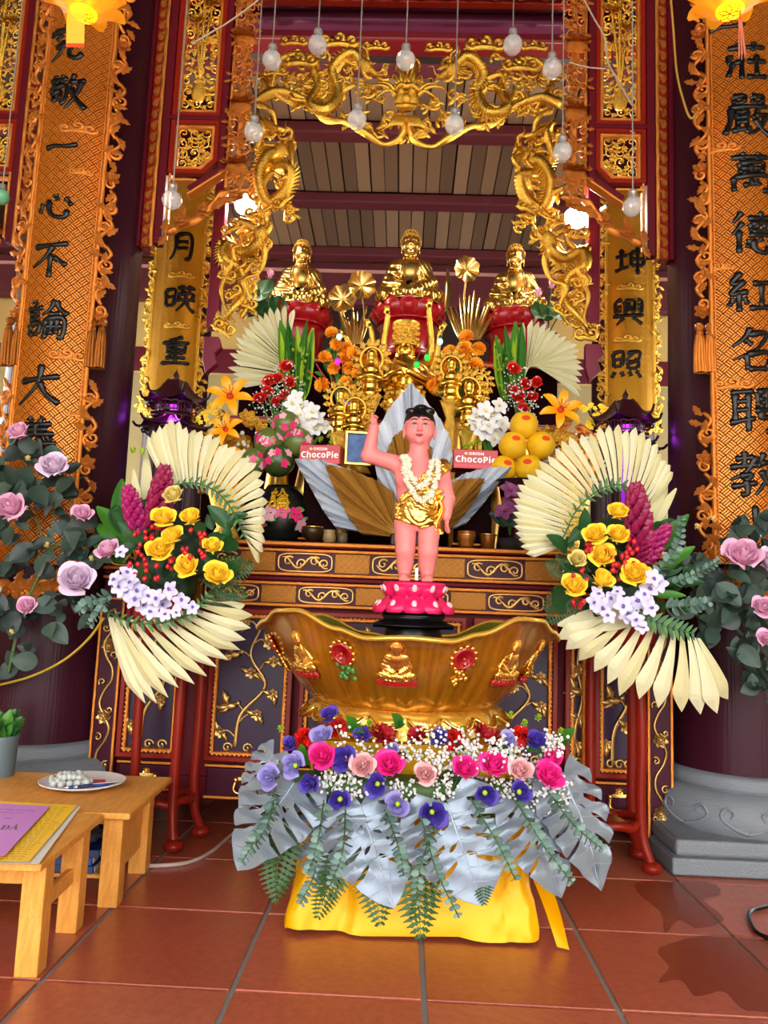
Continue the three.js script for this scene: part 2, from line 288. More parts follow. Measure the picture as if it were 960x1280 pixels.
function beadedFrame(parent, w, h, x, y, z, m, mBead, chamfer = 0) {
  const f = part('panel_frame', rectFrame(w, h, 0.016, 0.03, chamfer), mat.redwood, parent); f.position.set(x, y, z);
  const g = part('inner_frame', rectFrame(w - 0.05, h - 0.05, 0.01, 0.022, chamfer ? chamfer * 0.9 : 0), m, parent); g.position.set(x, y, z);
  const r = 0.0075, iw = w - 0.045, ih = h - 0.045;
  const b = part('bead_moulding', [beads(ih, r, 0.02).translate(-iw / 2, -ih / 2, 0), beads(ih - chamfer, r, 0.02).translate(iw / 2, -ih / 2 + chamfer, 0), beads(iw, r, 0.02, true).translate(-iw / 2, ih / 2, 0), beads(iw - chamfer, r, 0.02, true).translate(-iw / 2, -ih / 2, 0)], mBead, parent);
  b.position.set(x, y, z + 0.02);
}
// a dragon: scaled body along pts, fins, four short legs, a horned head with open jaw at its last point
function dragon(parent, pts, R, m, headScale = 1) {
  const P = pts.map(v3), c = new THREE.CatmullRomCurve3(P, false, 'centripetal'), n = P.length * 14;
  const rad = (t) => R * (0.18 + 0.95 * pow(sin(PI * clamp(t * 0.62 + 0.16 * t, 0, 1) * 0.9 + 0.05), 0.8)) * (t < 0.02 ? 0.4 : 1);
  const g = tube(P, (t, i) => rad(t) * (1 + 0.1 * ((i % 2) ? 1 : -1)), { n, sides: 8 });
  part('dragon_body', g, m, parent);
  const fins = [], legs = [];
  for (let i = 2; i < n * 0.95; i += 2) { const t = i / n, p = c.getPoint(t), T = c.getTangent(t), N = V(-T.y, T.x, 0).normalize(), r = rad(t); fins.push(new THREE.ConeGeometry(r * 0.42, r * 1.5, 4).scale(1, 1, 0.35).applyMatrix4(new THREE.Matrix4().makeRotationZ(atan2(N.y, N.x) - PI / 2 + 0.5)).translate(p.x + N.x * r * 1.35, p.y + N.y * r * 1.35, p.z)); }
  part('dragon_fin', fins, m, parent).userData.kind = 'stuff';
  for (const t of [0.34, 0.42, 0.66, 0.74]) { const p = c.getPoint(t), T = c.getTangent(t), N = V(T.y, -T.x, 0).normalize(), r = rad(t), k = p.clone().addScaledVector(N, r * 2.6).addScaledVector(T, r * 1.2), f = k.clone().addScaledVector(N, r * 1.1).addScaledVector(T, -r * 1.3); k.z += r; f.z += r * 1.2;
    legs.push(tube([p, k, f], (q) => r * (0.55 - 0.3 * q), { sides: 5, n: 8 })); for (const a of [-0.6, 0, 0.6]) legs.push(tube([f, f.clone().add(V(cos(a + 1) * r * 0.9, -sin(a + 0.9) * r * 0.9, r * 0.3))], (q) => r * 0.17 * (1.2 - q), { sides: 4, n: 3 })); }
  part('dragon_leg', legs, m, parent).userData.kind = 'stuff';
  const h = new THREE.Group(); h.name = 'dragon_head'; parent.add(h); const e = c.getPoint(1), T = c.getTangent(1); h.position.copy(e); h.rotation.z = atan2(T.y, T.x); const s = R * 1.5 * headScale;
  h.scale.setScalar(1); if (T.x < 0) h.rotation.set(PI, 0, -atan2(T.y, T.x));
  part('skull', [ball(s, 0, 0, 0, 1.15, 0.85, 0.8, 12), ball(s * 0.62, s * 1.15, s * 0.12, 0, 1.5, 0.62, 0.8, 10), ball(s * 0.3, s * 1.95, s * 0.34, 0, 1, 0.9, 1.4, 8)], m, h);
  part('jaw', [tube([[s * 0.2, -s * 0.55, 0], [s * 1.1, -s * 0.85, 0], [s * 1.8, -s * 0.6, 0]], (t) => s * (0.38 - 0.2 * t), { sides: 6, n: 8 }), ...[0.9, 1.2, 1.5].flatMap((x) => [-1, 1].map((q) => new THREE.ConeGeometry(s * 0.08, s * 0.3, 4).translate(x * s, -s * 0.45, q * s * 0.22)))], m, h);
  for (const q of [1, -1]) part('eye', ball(s * 0.22, s * 0.55, s * 0.5, q * s * 0.5, 1, 1, 1, 8), m, h);
  part('horn', [1, -1].map((q) => tube([[0, s * 0.6, q * s * 0.35], [-s * 0.9, s * 1.3, q * s * 0.6], [-s * 1.7, s * 1.2, q * s * 0.8], [-s * 2.1, s * 1.7, q * s * 0.9]], (t) => s * 0.2 * (1.1 - t), { sides: 5, n: 12 })), m, h);
  const mane = []; for (let k = 0; k < 9; k++) { const a = 1.9 + k * 0.32, L = s * rr(1.2, 2.0); mane.push(tube([[cos(a) * s * 0.6, sin(a) * s * 0.7, 0], [cos(a) * s * 1.1 - 0.2 * s, sin(a + 0.25) * s * 1.2, s * 0.2], [cos(a + 0.3) * L - 0.3 * s, sin(a + 0.45) * L, 0]], (t) => s * 0.2 * (1.1 - t), { sides: 5, n: 8 })); }
  part('mane', mane, m, h);
  part('whisker', [1, -1].map((q) => tube([[s * 1.7, 0.1 * s, q * s * 0.3], [s * 2.3, s * 0.5, q * s * 0.7], [s * 2.1, s * 1.2, q * s], [s * 2.6, s * 1.6, q * s]], (t) => s * 0.09 * (1.15 - t), { sides: 4, n: 12 })), m, h);
}
function cloudScroll(r, arms = 3) {                       // cloud with curled heads
  const g = []; for (let k = 0; k < arms; k++) { const x = (k - (arms - 1) / 2) * r * 1.1, d = k % 2 ? 1 : -1; g.push(tube(spiral(x, (k % 2) * r * 0.25, r * 0.62, d > 0 ? PI : 0, 1.3, d), (t) => r * (0.25 - 0.1 * t), { sides: 6, n: 14 })); }
  g.push(tube([[-r * arms * 0.6, -r * 0.5, 0], [0, -r * 0.35, r * 0.1], [r * arms * 0.6, -r * 0.5, 0]], (t) => r * 0.26 * sin(PI * (t * 0.9 + 0.05)), { sides: 6, n: 10 }));
  return mg(g);
}
// brush-written characters: strokes as "x,y x,y ..." separated by | in a box 0..100, y down
const CHARS = {
  jiu: '50,4 53,14|16,20 14,34|16,22 82,19 76,32|40,30 26,44|58,29 76,42|47,46 40,72 16,96|26,62 64,57 60,84 80,91 90,78',
  jing: '8,20 52,16|20,6 24,28|40,6 36,26|20,28 8,48|16,38 48,34 46,74 36,80|16,50 19,70|17,50 36,48 33,68|19,69 34,66|68,4 54,36|60,25 94,20|84,22 74,58 48,94|60,40 74,68 98,94',
  yi: '8,54 30,48 62,50 92,44',
  xin: '16,48 9,74|32,40 36,72 52,85 76,84 79,66|48,26 55,42|74,34 90,54',
  bu: '10,20 48,17 88,12|54,18 38,46 8,70|50,38 50,96|58,46 88,66',
  lun: '20,4 27,14|6,24 42,20|12,36 36,34|12,48 36,46|13,60 16,86|14,61 36,58 33,84|16,84 34,82|70,2 58,24 42,38|70,4 82,24 99,36|58,36 80,34|50,48 50,96|50,48 90,45 87,92 80,88|50,66 88,64|63,48 63,86|76,47 76,84',
  da: '8,42 50,36 92,30|52,4 46,48 6,96|50,44 66,70 95,92',
  yi2: '34,2 42,13|66,0 56,13|16,20 84,16|24,30 76,28|12,42 90,38|50,16 50,42|44,47 22,56|4,64 96,59|34,50 36,93 24,88|12,84 50,72|58,44 68,76 90,96 95,80|86,64 56,90|74,45 86,54',
  zhuang: '8,16 92,11|32,2 34,25|66,0 63,23|12,34 12,54 36,51|38,28 38,96|20,54 8,88|50,50 94,46|72,32 72,86|48,90 96,85',
  yan: '18,4 21,20|18,4 42,2 39,18|21,19 40,17|58,3 60,19|58,3 82,1 79,17|60,18 79,16|8,30 94,24|14,31 11,66 0,94|22,42 52,39|24,54 48,52|24,66 48,64|26,42 27,86|46,40 46,94|14,86 56,80|72,34 58,58|64,48 96,44|88,47 76,76 52,96|64,58 78,80 98,94',
  wan: '8,14 92,9|32,1 34,22|67,0 64,20|25,28 28,53|25,28 78,25 75,50|28,40 75,38|28,53 75,51|51,28 51,82|12,62 13,97|12,62 90,58 87,94 76,90|32,82 68,75|60,68 70,82',
  de: '26,2 8,26|28,26 6,54|20,44 20,97|38,16 96,11|67,0 66,26|43,29 46,47|43,29 92,26 89,44|46,46 89,44|58,29 59,45|75,28 75,45|40,55 96,51|42,66 37,86|50,64 54,88 74,94 83,80|64,59 69,70|83,61 95,76',
  hong: '30,4 12,27 33,30|37,22 10,52 44,47|26,50 26,94|15,62 6,80|35,60 44,76|54,28 94,24|73,28 73,82|46,85 99,80',
  ming: '46,2 32,24 8,44|40,16 78,13 60,46 10,74|33,28 48,40|36,60 39,96|36,61 84,57 79,93|39,94 79,91',
  pin: '4,12 50,8|13,13 13,76|39,11 39,97|13,32 39,30|13,51 39,49|2,78 52,68|57,10 60,42|57,10 96,7 93,38|60,25 93,23|60,40 93,38|77,0 77,46|52,51 99,47|68,51 64,66 92,63 88,92 74,97',
  jiao: '14,18 52,14|32,2 32,34|4,36 60,30|56,12 34,46 4,64|22,55 46,52 32,66|34,64 36,92 24,96|6,78 56,69|72,4 58,36|64,26 98,21|88,23 76,60 52,96|64,42 79,70 99,95',
  xiao: '52,4 50,90 40,84|28,36 12,66|72,32 90,60',
  yue: '30,6 28,62 12,96|30,7 74,4 71,94 60,89|32,32 70,30|32,55 70,52',
  ying: '6,22 9,78|6,23 36,20 33,75|9,47 33,45|9,76 33,74|43,14 98,9|58,2 60,23|82,0 79,20|49,32 50,53|49,33 92,29 89,51|40,55 99,50|71,22 68,58 42,96|72,56 81,78 99,94',
  zhong: '72,2 28,14|8,24 92,19|25,33 28,61|25,33 78,30 75,58|28,46 75,44|28,60 75,57|51,9 51,92|20,76 82,72|6,94 96,89',
  kun: '4,36 40,31|22,10 22,80|2,86 44,71|50,22 52,68|50,22 94,19 91,66|52,45 91,42|52,67 91,65|72,2 72,99',
  xing: '28,8 10,20 13,58|13,36 28,33|13,50 28,48|38,16 40,60|38,16 66,13 63,57|46,29 57,27|45,40 48,51|45,40 57,38 55,50|76,9 91,11 88,58|76,27 88,25|76,43 88,41|2,67 98,61|34,71 12,97|62,70 92,92',
  zhao: '11,10 14,58|11,10 39,7 36,55|14,33 36,31|14,56 36,54|52,12 92,7 85,36 74,32|69,11 46,40|54,44 57,65|54,44 88,41 85,62|57,64 85,62|16,74 6,93|36,75 41,91|59,74 66,90|81,71 96,93',
};
function glyph(name, w, h, thick, place) {                // raised strokes with brush-like swelling ends; place(x, y, z) sets them on the board
  const g = [];
  for (const s of CHARS[name].split('|')) {
    const p = s.split(' ').map((q) => q.split(',').map(Number)).map(([x, y]) => V((x / 100 - 0.5) * w, (0.5 - y / 100) * h, 0));
    const L = p.length > 2, dx = p[p.length - 1].x - p[0].x, fade = (dx < -0.15 * w) ? 0.35 : 0.85, B = w * 0.08;
    const t = tube(p, (u) => B * (1.25 - 0.5 * sin(PI * clamp(u, 0, 1))) * lerp(1, fade, u * u) * (L ? 1.02 : 1) * (u === 0 || u === 1 ? 0.6 : 1), { sides: 8, n: L ? 16 : 9, flat: thick / B });
    g.push(bend(t, (x, y, z) => place(x, y, max(z, -0.001))));
  }
  return mg(g);
}
// ---------------------------------------------------------------- couplet boards on the columns
function fretTex(base, groove, srgb = true, n = 256) {   // diagonal basket fret: three bars one way, three the other
  const A = lin(base).map((x, i) => new THREE.Color(base).convertLinearToSRGB().toArray()[i]), B = new THREE.Color(groove).convertLinearToSRGB().toArray();
  return noiseTex(n, (u, v) => { const p = (u + v) * 4, q = (u - v + 8) * 4, odd = (floor(p) + floor(q)) & 1, f = (odd ? p : q) % 1, g = (odd ? q : p) % 1, bar = abs((f * 3) % 1 - 0.5) * 2, e = smooth(0.92, 0.7, bar) * smooth(0.0, 0.07, g) * smooth(1, 0.93, g); return [0, 1, 2].map((i) => lerp(B[i], A[i], e)); }, srgb);
}
const fretOrange = fretTex('#cc7a1c', '#6a2606'), fretGold = fretTex('#d8a01e', '#6e3e0a');
const fretBump = fretTex('#ffffff', '#000000', false);
const boardMat = {
  orange: M('#f4ece0', 0.38, 0.45, { map: withRepeat(fretOrange, 5.5), bumpMap: withRepeat(fretBump, 5.5), bumpScale: 0.006 }),
  gold: M('#ffffff', 0.36, 0.55, { map: withRepeat(fretGold, 5.5), bumpMap: withRepeat(fretBump, 5.5), bumpScale: 0.004 }),
};
const tasselGeo = mg([ball(0.016, 0, 0.01, 0, 1, 1, 1, 8), ...[...Array(9)].map((_, k) => { const a = k / 9 * 2 * PI; return tube([[cos(a) * 0.01, 0, sin(a) * 0.01], [cos(a) * 0.017, -0.05, sin(a) * 0.017], [cos(a) * 0.02, -0.17, sin(a) * 0.02]], 0.008, { sides: 5, n: 4 }); })]);
function scrollPiece() {
  const d = rnd() < 0.5 ? 1 : -1, g = [tube([[0, -0.075, 0], [0.026 * d, -0.03, 0.012], [-0.022 * d, 0.03, 0.01], [0.006 * d, 0.08, 0]], 0.009, { sides: 5, n: 12 }), tube(spiral(0.014 * d, 0.02, 0.027, PI * (d > 0 ? 1 : 0), 1.25, -d, 0.01), (t) => 0.009 - 0.004 * t, { sides: 5, n: 12 })];
  for (let k = 0; k < 4; k++) g.push(carvedLeaf(0.06, 0.03).rotateZ(rr(0, 6.28)).translate(rr(-0.02, 0.02), -0.06 + k * 0.04, 0.012));
  return mg(g);
}
const scrollPieces = [0, 1, 2].map(scrollPiece), ribbonFlower = mg([blossom(0.04, 6), tube(spiral(0, -0.03, 0.03, 1, 1.2, 1), 0.007, { sides: 5 })]);
function coupletBoard(label, cx, zc, yT, yB, w, rc, board, trim, chars, front, cloudAt, sideKinds) {
  const t = thing('couplet_board', label, 'couplet board', [cx, 0, zc], 0, undefined), ha = w / 2 / rc, th = 0.022;
  const arc = (a, r) => [sin(a) * r, cos(a) * r];
  const g = [
    sheet((u, v) => { const a = (u * 2 - 1) * ha, [x, z] = arc(a, rc + th); return [x, lerp(yB, yT, v), z, a * rc, lerp(yB, yT, v)]; }, 18, 1),
    sheet((u, v) => { const a = (u * 2 - 1) * ha, [x, z] = arc(a, rc); return [x, lerp(yB, yT, v), z]; }, 18, 1),
    ...[-1, 1].map((s) => sheet((u, v) => { const [x, z] = arc(s * ha, rc + u * th); return [x, lerp(yB, yT, v), z]; }, 1, 1)),
    ...[yB, yT].map((y) => sheet((u, v) => { const [x, z] = arc((u * 2 - 1) * ha, rc + v * th); return [x, y, z]; }, 18, 1)),
  ];
  part('panel', g, board, t);
  for (const s of [-1, 1]) { const [x, z] = arc(s * ha, rc + th); part('edge_bead', tube([[x, yB, z], [x, yT, z]], 0.011, { sides: 6, n: 2, straight: true }), trim, t); const [x2, z2] = arc(s * (ha - 0.045), rc + th); part('edge_bead', tube([[x2, yB, z2], [x2, yT, z2]], 0.004, { sides: 5, n: 2, straight: true }), trim, t); }
  const place = (ox, oy) => (x, y, z) => { const [X, Z] = arc((ox + x) / rc, rc + th + z); return [X, oy + y, Z]; };
  for (const [k, px, py, sz] of chars) { const q = at(px, py, front), s = sz * front / FOCAL; part('character', glyph(k, s, s * 1.02, 0.009, place(clamp((q.x - cx) * 1.0, -w / 2, w / 2), q.y)), mat.black, t); }
  for (const [px, py, r] of cloudAt) { const q = at(px, py, front); part('cloud_relief', bend(cloudScroll(r, 3).scale(1, 0.8, 0.45), (() => { const f = place(q.x - cx, q.y); return (x, y, z) => f(x, y, z); })()), trim, t); }
  // pierced vine carving down both edges, ribbons and tassels in the middle, a carved apron under the foot
  for (const s of [-1, 1]) {
    const [x, z] = arc(s * (ha + 0.1), rc + 0.02); let k = 0;
    for (let y = yB + 0.05; y < yT; y += 0.135) {
      const f = (y - yB) / (yT - yB), c = k++ % 5 === 3 ? ribbonFlower : scrollPieces[k % 3];
      if (sideKinds && abs(y - sideKinds) < 0.16) { if (abs(y - sideKinds) < 0.07) for (const q of [-0.022, 0.022]) { part('tassel_knot', ball(0.02, 0, 0, 0, 1, 1, 1, 8), trim, t).position.set(x + q, sideKinds + 0.17, z + 0.01); part('tassel', tasselGeo, trim, t).position.set(x + q, sideKinds + 0.13, z + 0.015); } continue; }
      const m = part(c === ribbonFlower ? 'carved_flower' : 'carved_scroll', c, trim, t); m.position.set(x, y, z); m.rotation.y = s * ha * 0.8; if (k % 2) m.rotation.z = PI;
    }
  }
  for (let k = 0; k < 7; k++) { const a = (k / 6 * 2 - 1) * ha, [x, z] = arc(a, rc + 0.02), m = part('apron_scroll', scrollPieces[k % 3], trim, t); m.position.set(x, yB - 0.06 - 0.05 * cos(a / ha * 1.5), z); m.rotation.set(0, a, PI / 2 + a * 0.6); m.scale.setScalar(1.15); }
  return t;
}
{
  rnd = mulberry(3);
  const F = 3.24, w = 0.315;
  coupletBoard('orange gilt board with black characters behind a glowing lantern, left of the altar', -1.615, -3.6, 4.25, at(55, 705, F).y, w, 0.33, boardMat.orange, mat.orangeGilt,
    [['jiu', 82, 50, 58], ['jing', 82, 113, 56], ['yi', 76, 181, 50], ['xin', 69, 253, 52], ['bu', 62, 322, 56], ['lun', 56, 399, 56], ['da', 48, 480, 58], ['yi2', 42, 548, 58]], F, [[95, 158, 0.05], [80, 442, 0.045], [98, 212, 0.03], [92, 515, 0.025]], at(125, 445, F).y);
  coupletBoard('orange gilt board with black characters on the right-hand column near the wet floor', 1.485, -3.6, 4.25, at(925, 705, F).y, w, 0.33, boardMat.orange, mat.orangeGilt,
    [['yi', 912, 30, 52], ['zhuang', 935, 75, 56], ['yan', 937, 143, 58], ['wan', 940, 214, 56], ['de', 943, 290, 58], ['hong', 940, 365, 58], ['ming', 943, 436, 58], ['pin', 944, 512, 58], ['jiao', 944, 592, 58], ['xiao', 945, 655, 50]], F, [[905, 180, 0.045], [920, 478, 0.045], [905, 330, 0.03]], at(880, 450, F).y);
  const R = 5.26;
  coupletBoard('narrow yellow gold board with black characters above the left pagoda lantern', at(230, 400, 5.5).x, -5.5, at(240, 225, R).y, at(218, 500, R).y, 0.36, 0.25, boardMat.gold, mat.gilt,
    [['yue', 229, 311, 38], ['ying', 225, 375, 38], ['zhong', 220, 440, 38]], R, [[227, 345, 0.05], [222, 408, 0.05]], 0);
  coupletBoard('narrow yellow gold board with black characters above the right pagoda lantern', at(777, 400, 5.5).x, -5.5, at(782, 240, R).y, at(778, 520, R).y, 0.34, 0.25, boardMat.gold, mat.gilt,
    [['kun', 787, 328, 38], ['xing', 785, 391, 38], ['zhao', 782, 457, 38]], R, [[786, 360, 0.05], [783, 425, 0.05]], 0);
}
// ---------------------------------------------------------------- carved red and gold screens between the columns
function screen(label) {
  const t = thing('carved_screen', label, 'carved screen', [0, 0, 0]), Y = (py) => at(200, py, 3.6).y, top = 4.55;
  const bot = Y(312), stile = (x, w, y0, y1, d, m, n) => part(n ?? 'stile', bx(w, y1 - y0, d, x + w / 2, (y0 + y1) / 2, 0, 0.006), m, t);
  stile(0, 0.03, bot, top, 0.07, mat.lacquer); stile(0.03, 0.045, bot, top, 0.05, mat.redwood); stile(0.075, 0.02, bot, top, 0.075, mat.orangeGilt, 'gilt_fillet');
  for (let y = bot + 0.03; y < top; y += 0.062) { const g = part('rosette', mg([ball(0.017, 0, 0, 0, 1, 1.4, 0.7, 8), carvedLeaf(0.045, 0.02).rotateZ(-0.6)]), mat.orangeGilt, t); g.position.set(0.053, y, 0.026); }
  stile(0.095, 0.04, bot + 0.02, top, 0.055, mat.lacquer);
  const y1 = Y(146), y2 = Y(152), y3 = Y(217), x0 = 0.14, pw = 0.245;
  beadedFrame(t, pw, top - y1, x0 + pw / 2, (top + y1) / 2, -0.015, mat.orangeGilt, mat.orangeGilt);
  part('rail', bx(pw + 0.03, y1 - y2, 0.05, x0 + pw / 2, (y1 + y2) / 2, 0), mat.lacquer, t);
  beadedFrame(t, pw, y2 - y3, x0 + pw / 2, (y2 + y3) / 2, -0.015, mat.orangeGilt, mat.orangeGilt, 0.07);
  addFoliage(t, pw - 0.06, y2 - y3 - 0.06, 0.055, mat.gilt, [x0 + pw / 2, (y2 + y3) / 2, -0.01], 0.02);
  // tall panel: lotus stems rising from a vase, leaves and buds
  const cx = x0 + pw / 2;
  part('vase_carving', lathe([[0.001, 0], [0.035, 0.0], [0.05, 0.03], [0.06, 0.08], [0.03, 0.13], [0.045, 0.15]], 12).scale(0.7, 0.7, 0.4).translate(cx, y1 + 0.09, 0), mat.gilt, t);
  for (const [sx, hh, tilt] of [[-0.03, 0.34, -0.15], [0.01, 0.56, 0.05], [0.045, 0.44, 0.2], [0, 0.78, 0]]) {
    part('lotus_stem', tube([[cx, y1 + 0.2, 0], [cx + sx * 0.5, y1 + 0.2 + hh * 0.5, 0.015], [cx + sx, y1 + 0.2 + hh, 0.01]], 0.007, { sides: 5 }), mat.gilt, t);
    part('lotus_bloom', blossom(0.05, 8).rotateX(-0.6).translate(cx + sx, y1 + 0.2 + hh, 0.015), mat.gilt, t);
  }
  addFoliage(t, pw - 0.05, top - y1 - 0.09, 0.062, mat.gilt, [cx, (top + y1) / 2, -0.012], 0.02);
  // inner stile and the vine pilaster
  stile(x0 + pw + 0.005, 0.035, Y(215), top, 0.06, mat.lacquer);
  const vx = x0 + pw + 0.045, vw = 0.12, vb = Y(235);
  stile(vx, 0.02, vb, top, 0.05, mat.orangeGilt, 'pilaster_pole'); stile(vx + 0.05, 0.028, vb + 0.05, top, 0.05, mat.orangeGilt, 'pilaster_pole');
  addFoliage(t, vw, top - vb, 0.06, mat.orangeGilt, [vx + vw / 2, (top + vb) / 2, 0.02], 0.03);
  for (const py of [48, 130, 205]) part('lotus_boss', [blossom(0.075, 9).rotateX(-0.9), ball(0.05, 0, -0.03, 0, 1.1, 0.7, 0.7)], mat.orangeGilt, t).position.set(vx + 0.062, Y(py), 0.03);
  // lower opening with the flowering branch that braces its corner
  const yb = Y(300); part('panel_frame', bx(0.014, y3 - yb, 0.03, x0 + 0.01, (y3 + yb) / 2, 0), mat.orangeGilt, t);
  part('panel_frame', bx(pw * 0.6, 0.014, 0.03, x0 + pw * 0.3, y3 - 0.035, 0), mat.orangeGilt, t);
  part('diagonal_rail', bx(0.24, 0.03, 0.05, 0, 0, 0).rotateZ(0.62).translate(x0 + pw * 0.85, y3 - 0.02, 0), mat.lacquer, t); part('diagonal_rail', bx(0.26, 0.012, 0.06, 0, 0, 0).rotateZ(0.62).translate(x0 + pw * 0.87, y3 - 0.045, 0), mat.orangeGilt, t);
  const A = V(x0 + 0.015, yb + 0.02, 0.03), B = V(vx + 0.13, vb - 0.02, 0.04);
  part('branch_carving', tube([A, V().lerpVectors(A, B, 0.4).add(V(0.02, -0.02, 0.02)), V().lerpVectors(A, B, 0.7).add(V(-0.01, 0.03, 0.02)), B], (q) => 0.016 + 0.006 * sin(q * 30), { n: 24 }), mat.orangeGilt, t);
  for (let k = 0; k < 9; k++) { const p = V().lerpVectors(A, B, (k + 0.5) / 9).add(V(rr(-0.02, 0.02), rr(-0.03, 0.02), 0.025)); part(k % 3 === 1 ? 'carved_flower' : 'carved_leaf', k % 3 === 1 ? blossom(0.045, 6).rotateX(-0.3) : mg([carvedLeaf(0.085, 0.04).rotateZ(rr(-1.2, 0.6)), carvedLeaf(0.07, 0.035).rotateZ(rr(1.5, 3.2))]), mat.orangeGilt, t).position.copy(p); }
  return t;
}
{
  rnd = mulberry(5);
  const a = screen('red and gold carved screen of pierced floral panels, to the left of the golden arch'); a.position.set(-1.4, 0, -3.6);
  const b = copyOf(a, 'red and gold carved screen of pierced floral panels, to the right of the golden arch'); b.position.set(1.27, 0, -3.6); b.scale.x = -1;
  const c = copyOf(a, 'red and gold carved screen seen at the far left edge, beyond the left column'); c.position.set(-1.93, 0, -3.62); c.scale.x = -1;
}
// ---------------------------------------------------------------- gilded dragon carvings of the arch
{
  rnd = mulberry(9);
  const D = 4.4, O = at(510, 110, D), L = (px, py, z = 0) => at(px, py, D).sub(O).add(V(0, 0, z)), LL = (a, z) => a.map(([x, y], i) => L(x, y, z ?? 0.03 * sin(i * 1.7)));
  const t = thing('dragon_pediment', 'gilded openwork carving of two dragons and a mask hanging above the buddhas', 'carved pediment', O);
  dragon(t, LL([[338, 118], [352, 78], [380, 70], [396, 100], [388, 132], [408, 140], [424, 112], [416, 84], [440, 70], [456, 84]]), 0.032, mat.gilt, 1.1);
  dragon(t, LL([[690, 122], [676, 84], [648, 74], [626, 104], [634, 136], [612, 144], [598, 116], [606, 88], [584, 74], [566, 88]]), 0.032, mat.gilt, 1.1);
  for (const [pts, r] of [[[[322, 125], [350, 118], [388, 128], [408, 146], [432, 154], [458, 170], [480, 178], [502, 168], [506, 152]], 0.03], [[[702, 130], [672, 126], [634, 138], [612, 152], [588, 160], [560, 176], [540, 181], [516, 172], [510, 152]], 0.03],
    [[[330, 100], [342, 120], [370, 128], [372, 108]], 0.02], [[[690, 104], [678, 124], [654, 132], [650, 112]], 0.02], [[[440, 150], [450, 168], [466, 170], [460, 158]], 0.018], [[[580, 156], [570, 172], [556, 174], [562, 162]], 0.018]])
    part('rim_branch', tube(LL(pts), (u) => r * (1.05 - 0.5 * u + 0.16 * sin(u * 23)), { n: 40 }), mat.gilt, t);
  for (const [px, py, r] of [[424, 54, 0.075], [606, 58, 0.075], [374, 78, 0.07], [650, 84, 0.07], [368, 54, 0.05], [666, 60, 0.05], [345, 92, 0.045], [688, 98, 0.045], [470, 60, 0.05], [548, 62, 0.05]]) part('cloud', cloudScroll(r, 3), mat.gilt, t).position.copy(L(px, py, 0.02));
  // mask with plumes in the middle
  part('mask', [ball(0.075, 0, 0, 0.02, 1.1, 0.95, 0.8, 14), ball(0.03, 0, -0.03, 0.08), ball(0.022, -0.035, 0.025, 0.07), ball(0.022, 0.035, 0.025, 0.07), tube([[-0.06, -0.055, 0.05], [0, -0.075, 0.08], [0.06, -0.055, 0.05]], 0.014), tube([[-0.07, 0.05, 0.05], [-0.03, 0.065, 0.08], [0, 0.045, 0.085], [0.03, 0.065, 0.08], [0.07, 0.05, 0.05]], 0.014)], mat.gilt, t).position.copy(L(508, 132, 0.03));
  for (let k = 0; k < 9; k++) for (const s of [-1, 1]) { const a = 0.15 + k * 0.19, R = 0.17 + 0.07 * sin(k * 1.3), c = L(508, 128, 0.02), q = [V(c.x + s * 0.04, c.y, 0.02), V(c.x + s * cos(a) * R * 0.6, c.y + sin(a) * R * 0.5 + 0.03, 0.05), V(c.x + s * cos(a) * R, c.y + sin(a) * R, 0.03), V(c.x + s * cos(a) * R * 1.12, c.y + sin(a) * R * 0.9, 0.0)]; part('plume', tube(q, (u) => 0.014 * (1.2 - u), { n: 14 }), mat.gilt, t); }
  part('finial', [lathe([[0.001, 0], [0.05, 0.01], [0.035, 0.05], [0.06, 0.08], [0.045, 0.12], [0.001, 0.13]], 14), blossom(0.06, 8).rotateX(-1.2).translate(0, 0.12, 0)], mat.gilt, t).position.copy(L(510, 100));
  for (let k = 0; k < 8; k++) for (const s of [-1, 1]) { const c = L(508, 150, 0.03), a = -0.4 - k * 0.16; part('beard_curl', tube([V(c.x + s * 0.01 * k, c.y, 0.03), V(c.x + s * (0.02 + 0.012 * k), c.y - 0.06, 0.04), V(c.x + s * (0.03 + 0.02 * k), c.y - 0.05 - 0.04 * cos(k), 0.02)], (u) => 0.011 * (1.2 - u), { n: 10 }), mat.gilt, t); }
  const curlKinds = [0, 1, 2, 3].map((k) => mg([tube(spiral(0, 0, 0.04, k, 1.2, k % 2 ? 1 : -1, 0), (u) => 0.012 - 0.006 * u, { sides: 5, n: 12 }), carvedLeaf(0.07, 0.03).rotateZ(k * 1.4), carvedLeaf(0.06, 0.028).rotateZ(k * 1.4 + 2.1)]));
  for (let k = 0; k < 120; k++) { const px = rr(326, 700), mid = 512 + abs(px - 512) * 0, low = lerp(176, 126, pow(abs(px - 510) / 190, 1.2)), py = rr(66, low - 4) + (px - 510) * 0.03; const c = part('flame_curl', curlKinds[k % 4], mat.gilt, t); c.position.copy(L(px, py, rr(-0.05, 0.0))); c.rotation.z = rr(0, 6); c.scale.setScalar(rr(0.7, 1.25)); }
  for (const sd of [0, 1]) {
    const O2 = sd ? at(705, 260, D) : at(305, 260, D), mir = (x) => sd ? 1012 - x : x, m = (a) => a.map(([x, y], i) => at(mir(x), y + (sd ? 8 : 0), D).sub(O2).add(V(0, 0, 0.03 * sin(i * 1.9))));
    const b = thing('dragon_bracket', sd ? 'gilded dragon and cloud carving down the inner post, right of the right-hand buddha' : 'gilded dragon and cloud carving down the inner post, left of the left-hand buddha', 'carved bracket', O2);
    const P = m([[268, 335]])[0]; part('post', bx(0.075, 2.2, 0.07, 0, 0.68, -0.06, 0.01).translate(P.x, P.y + 0.05, 0), M('#7a1a34', 0.4), b);
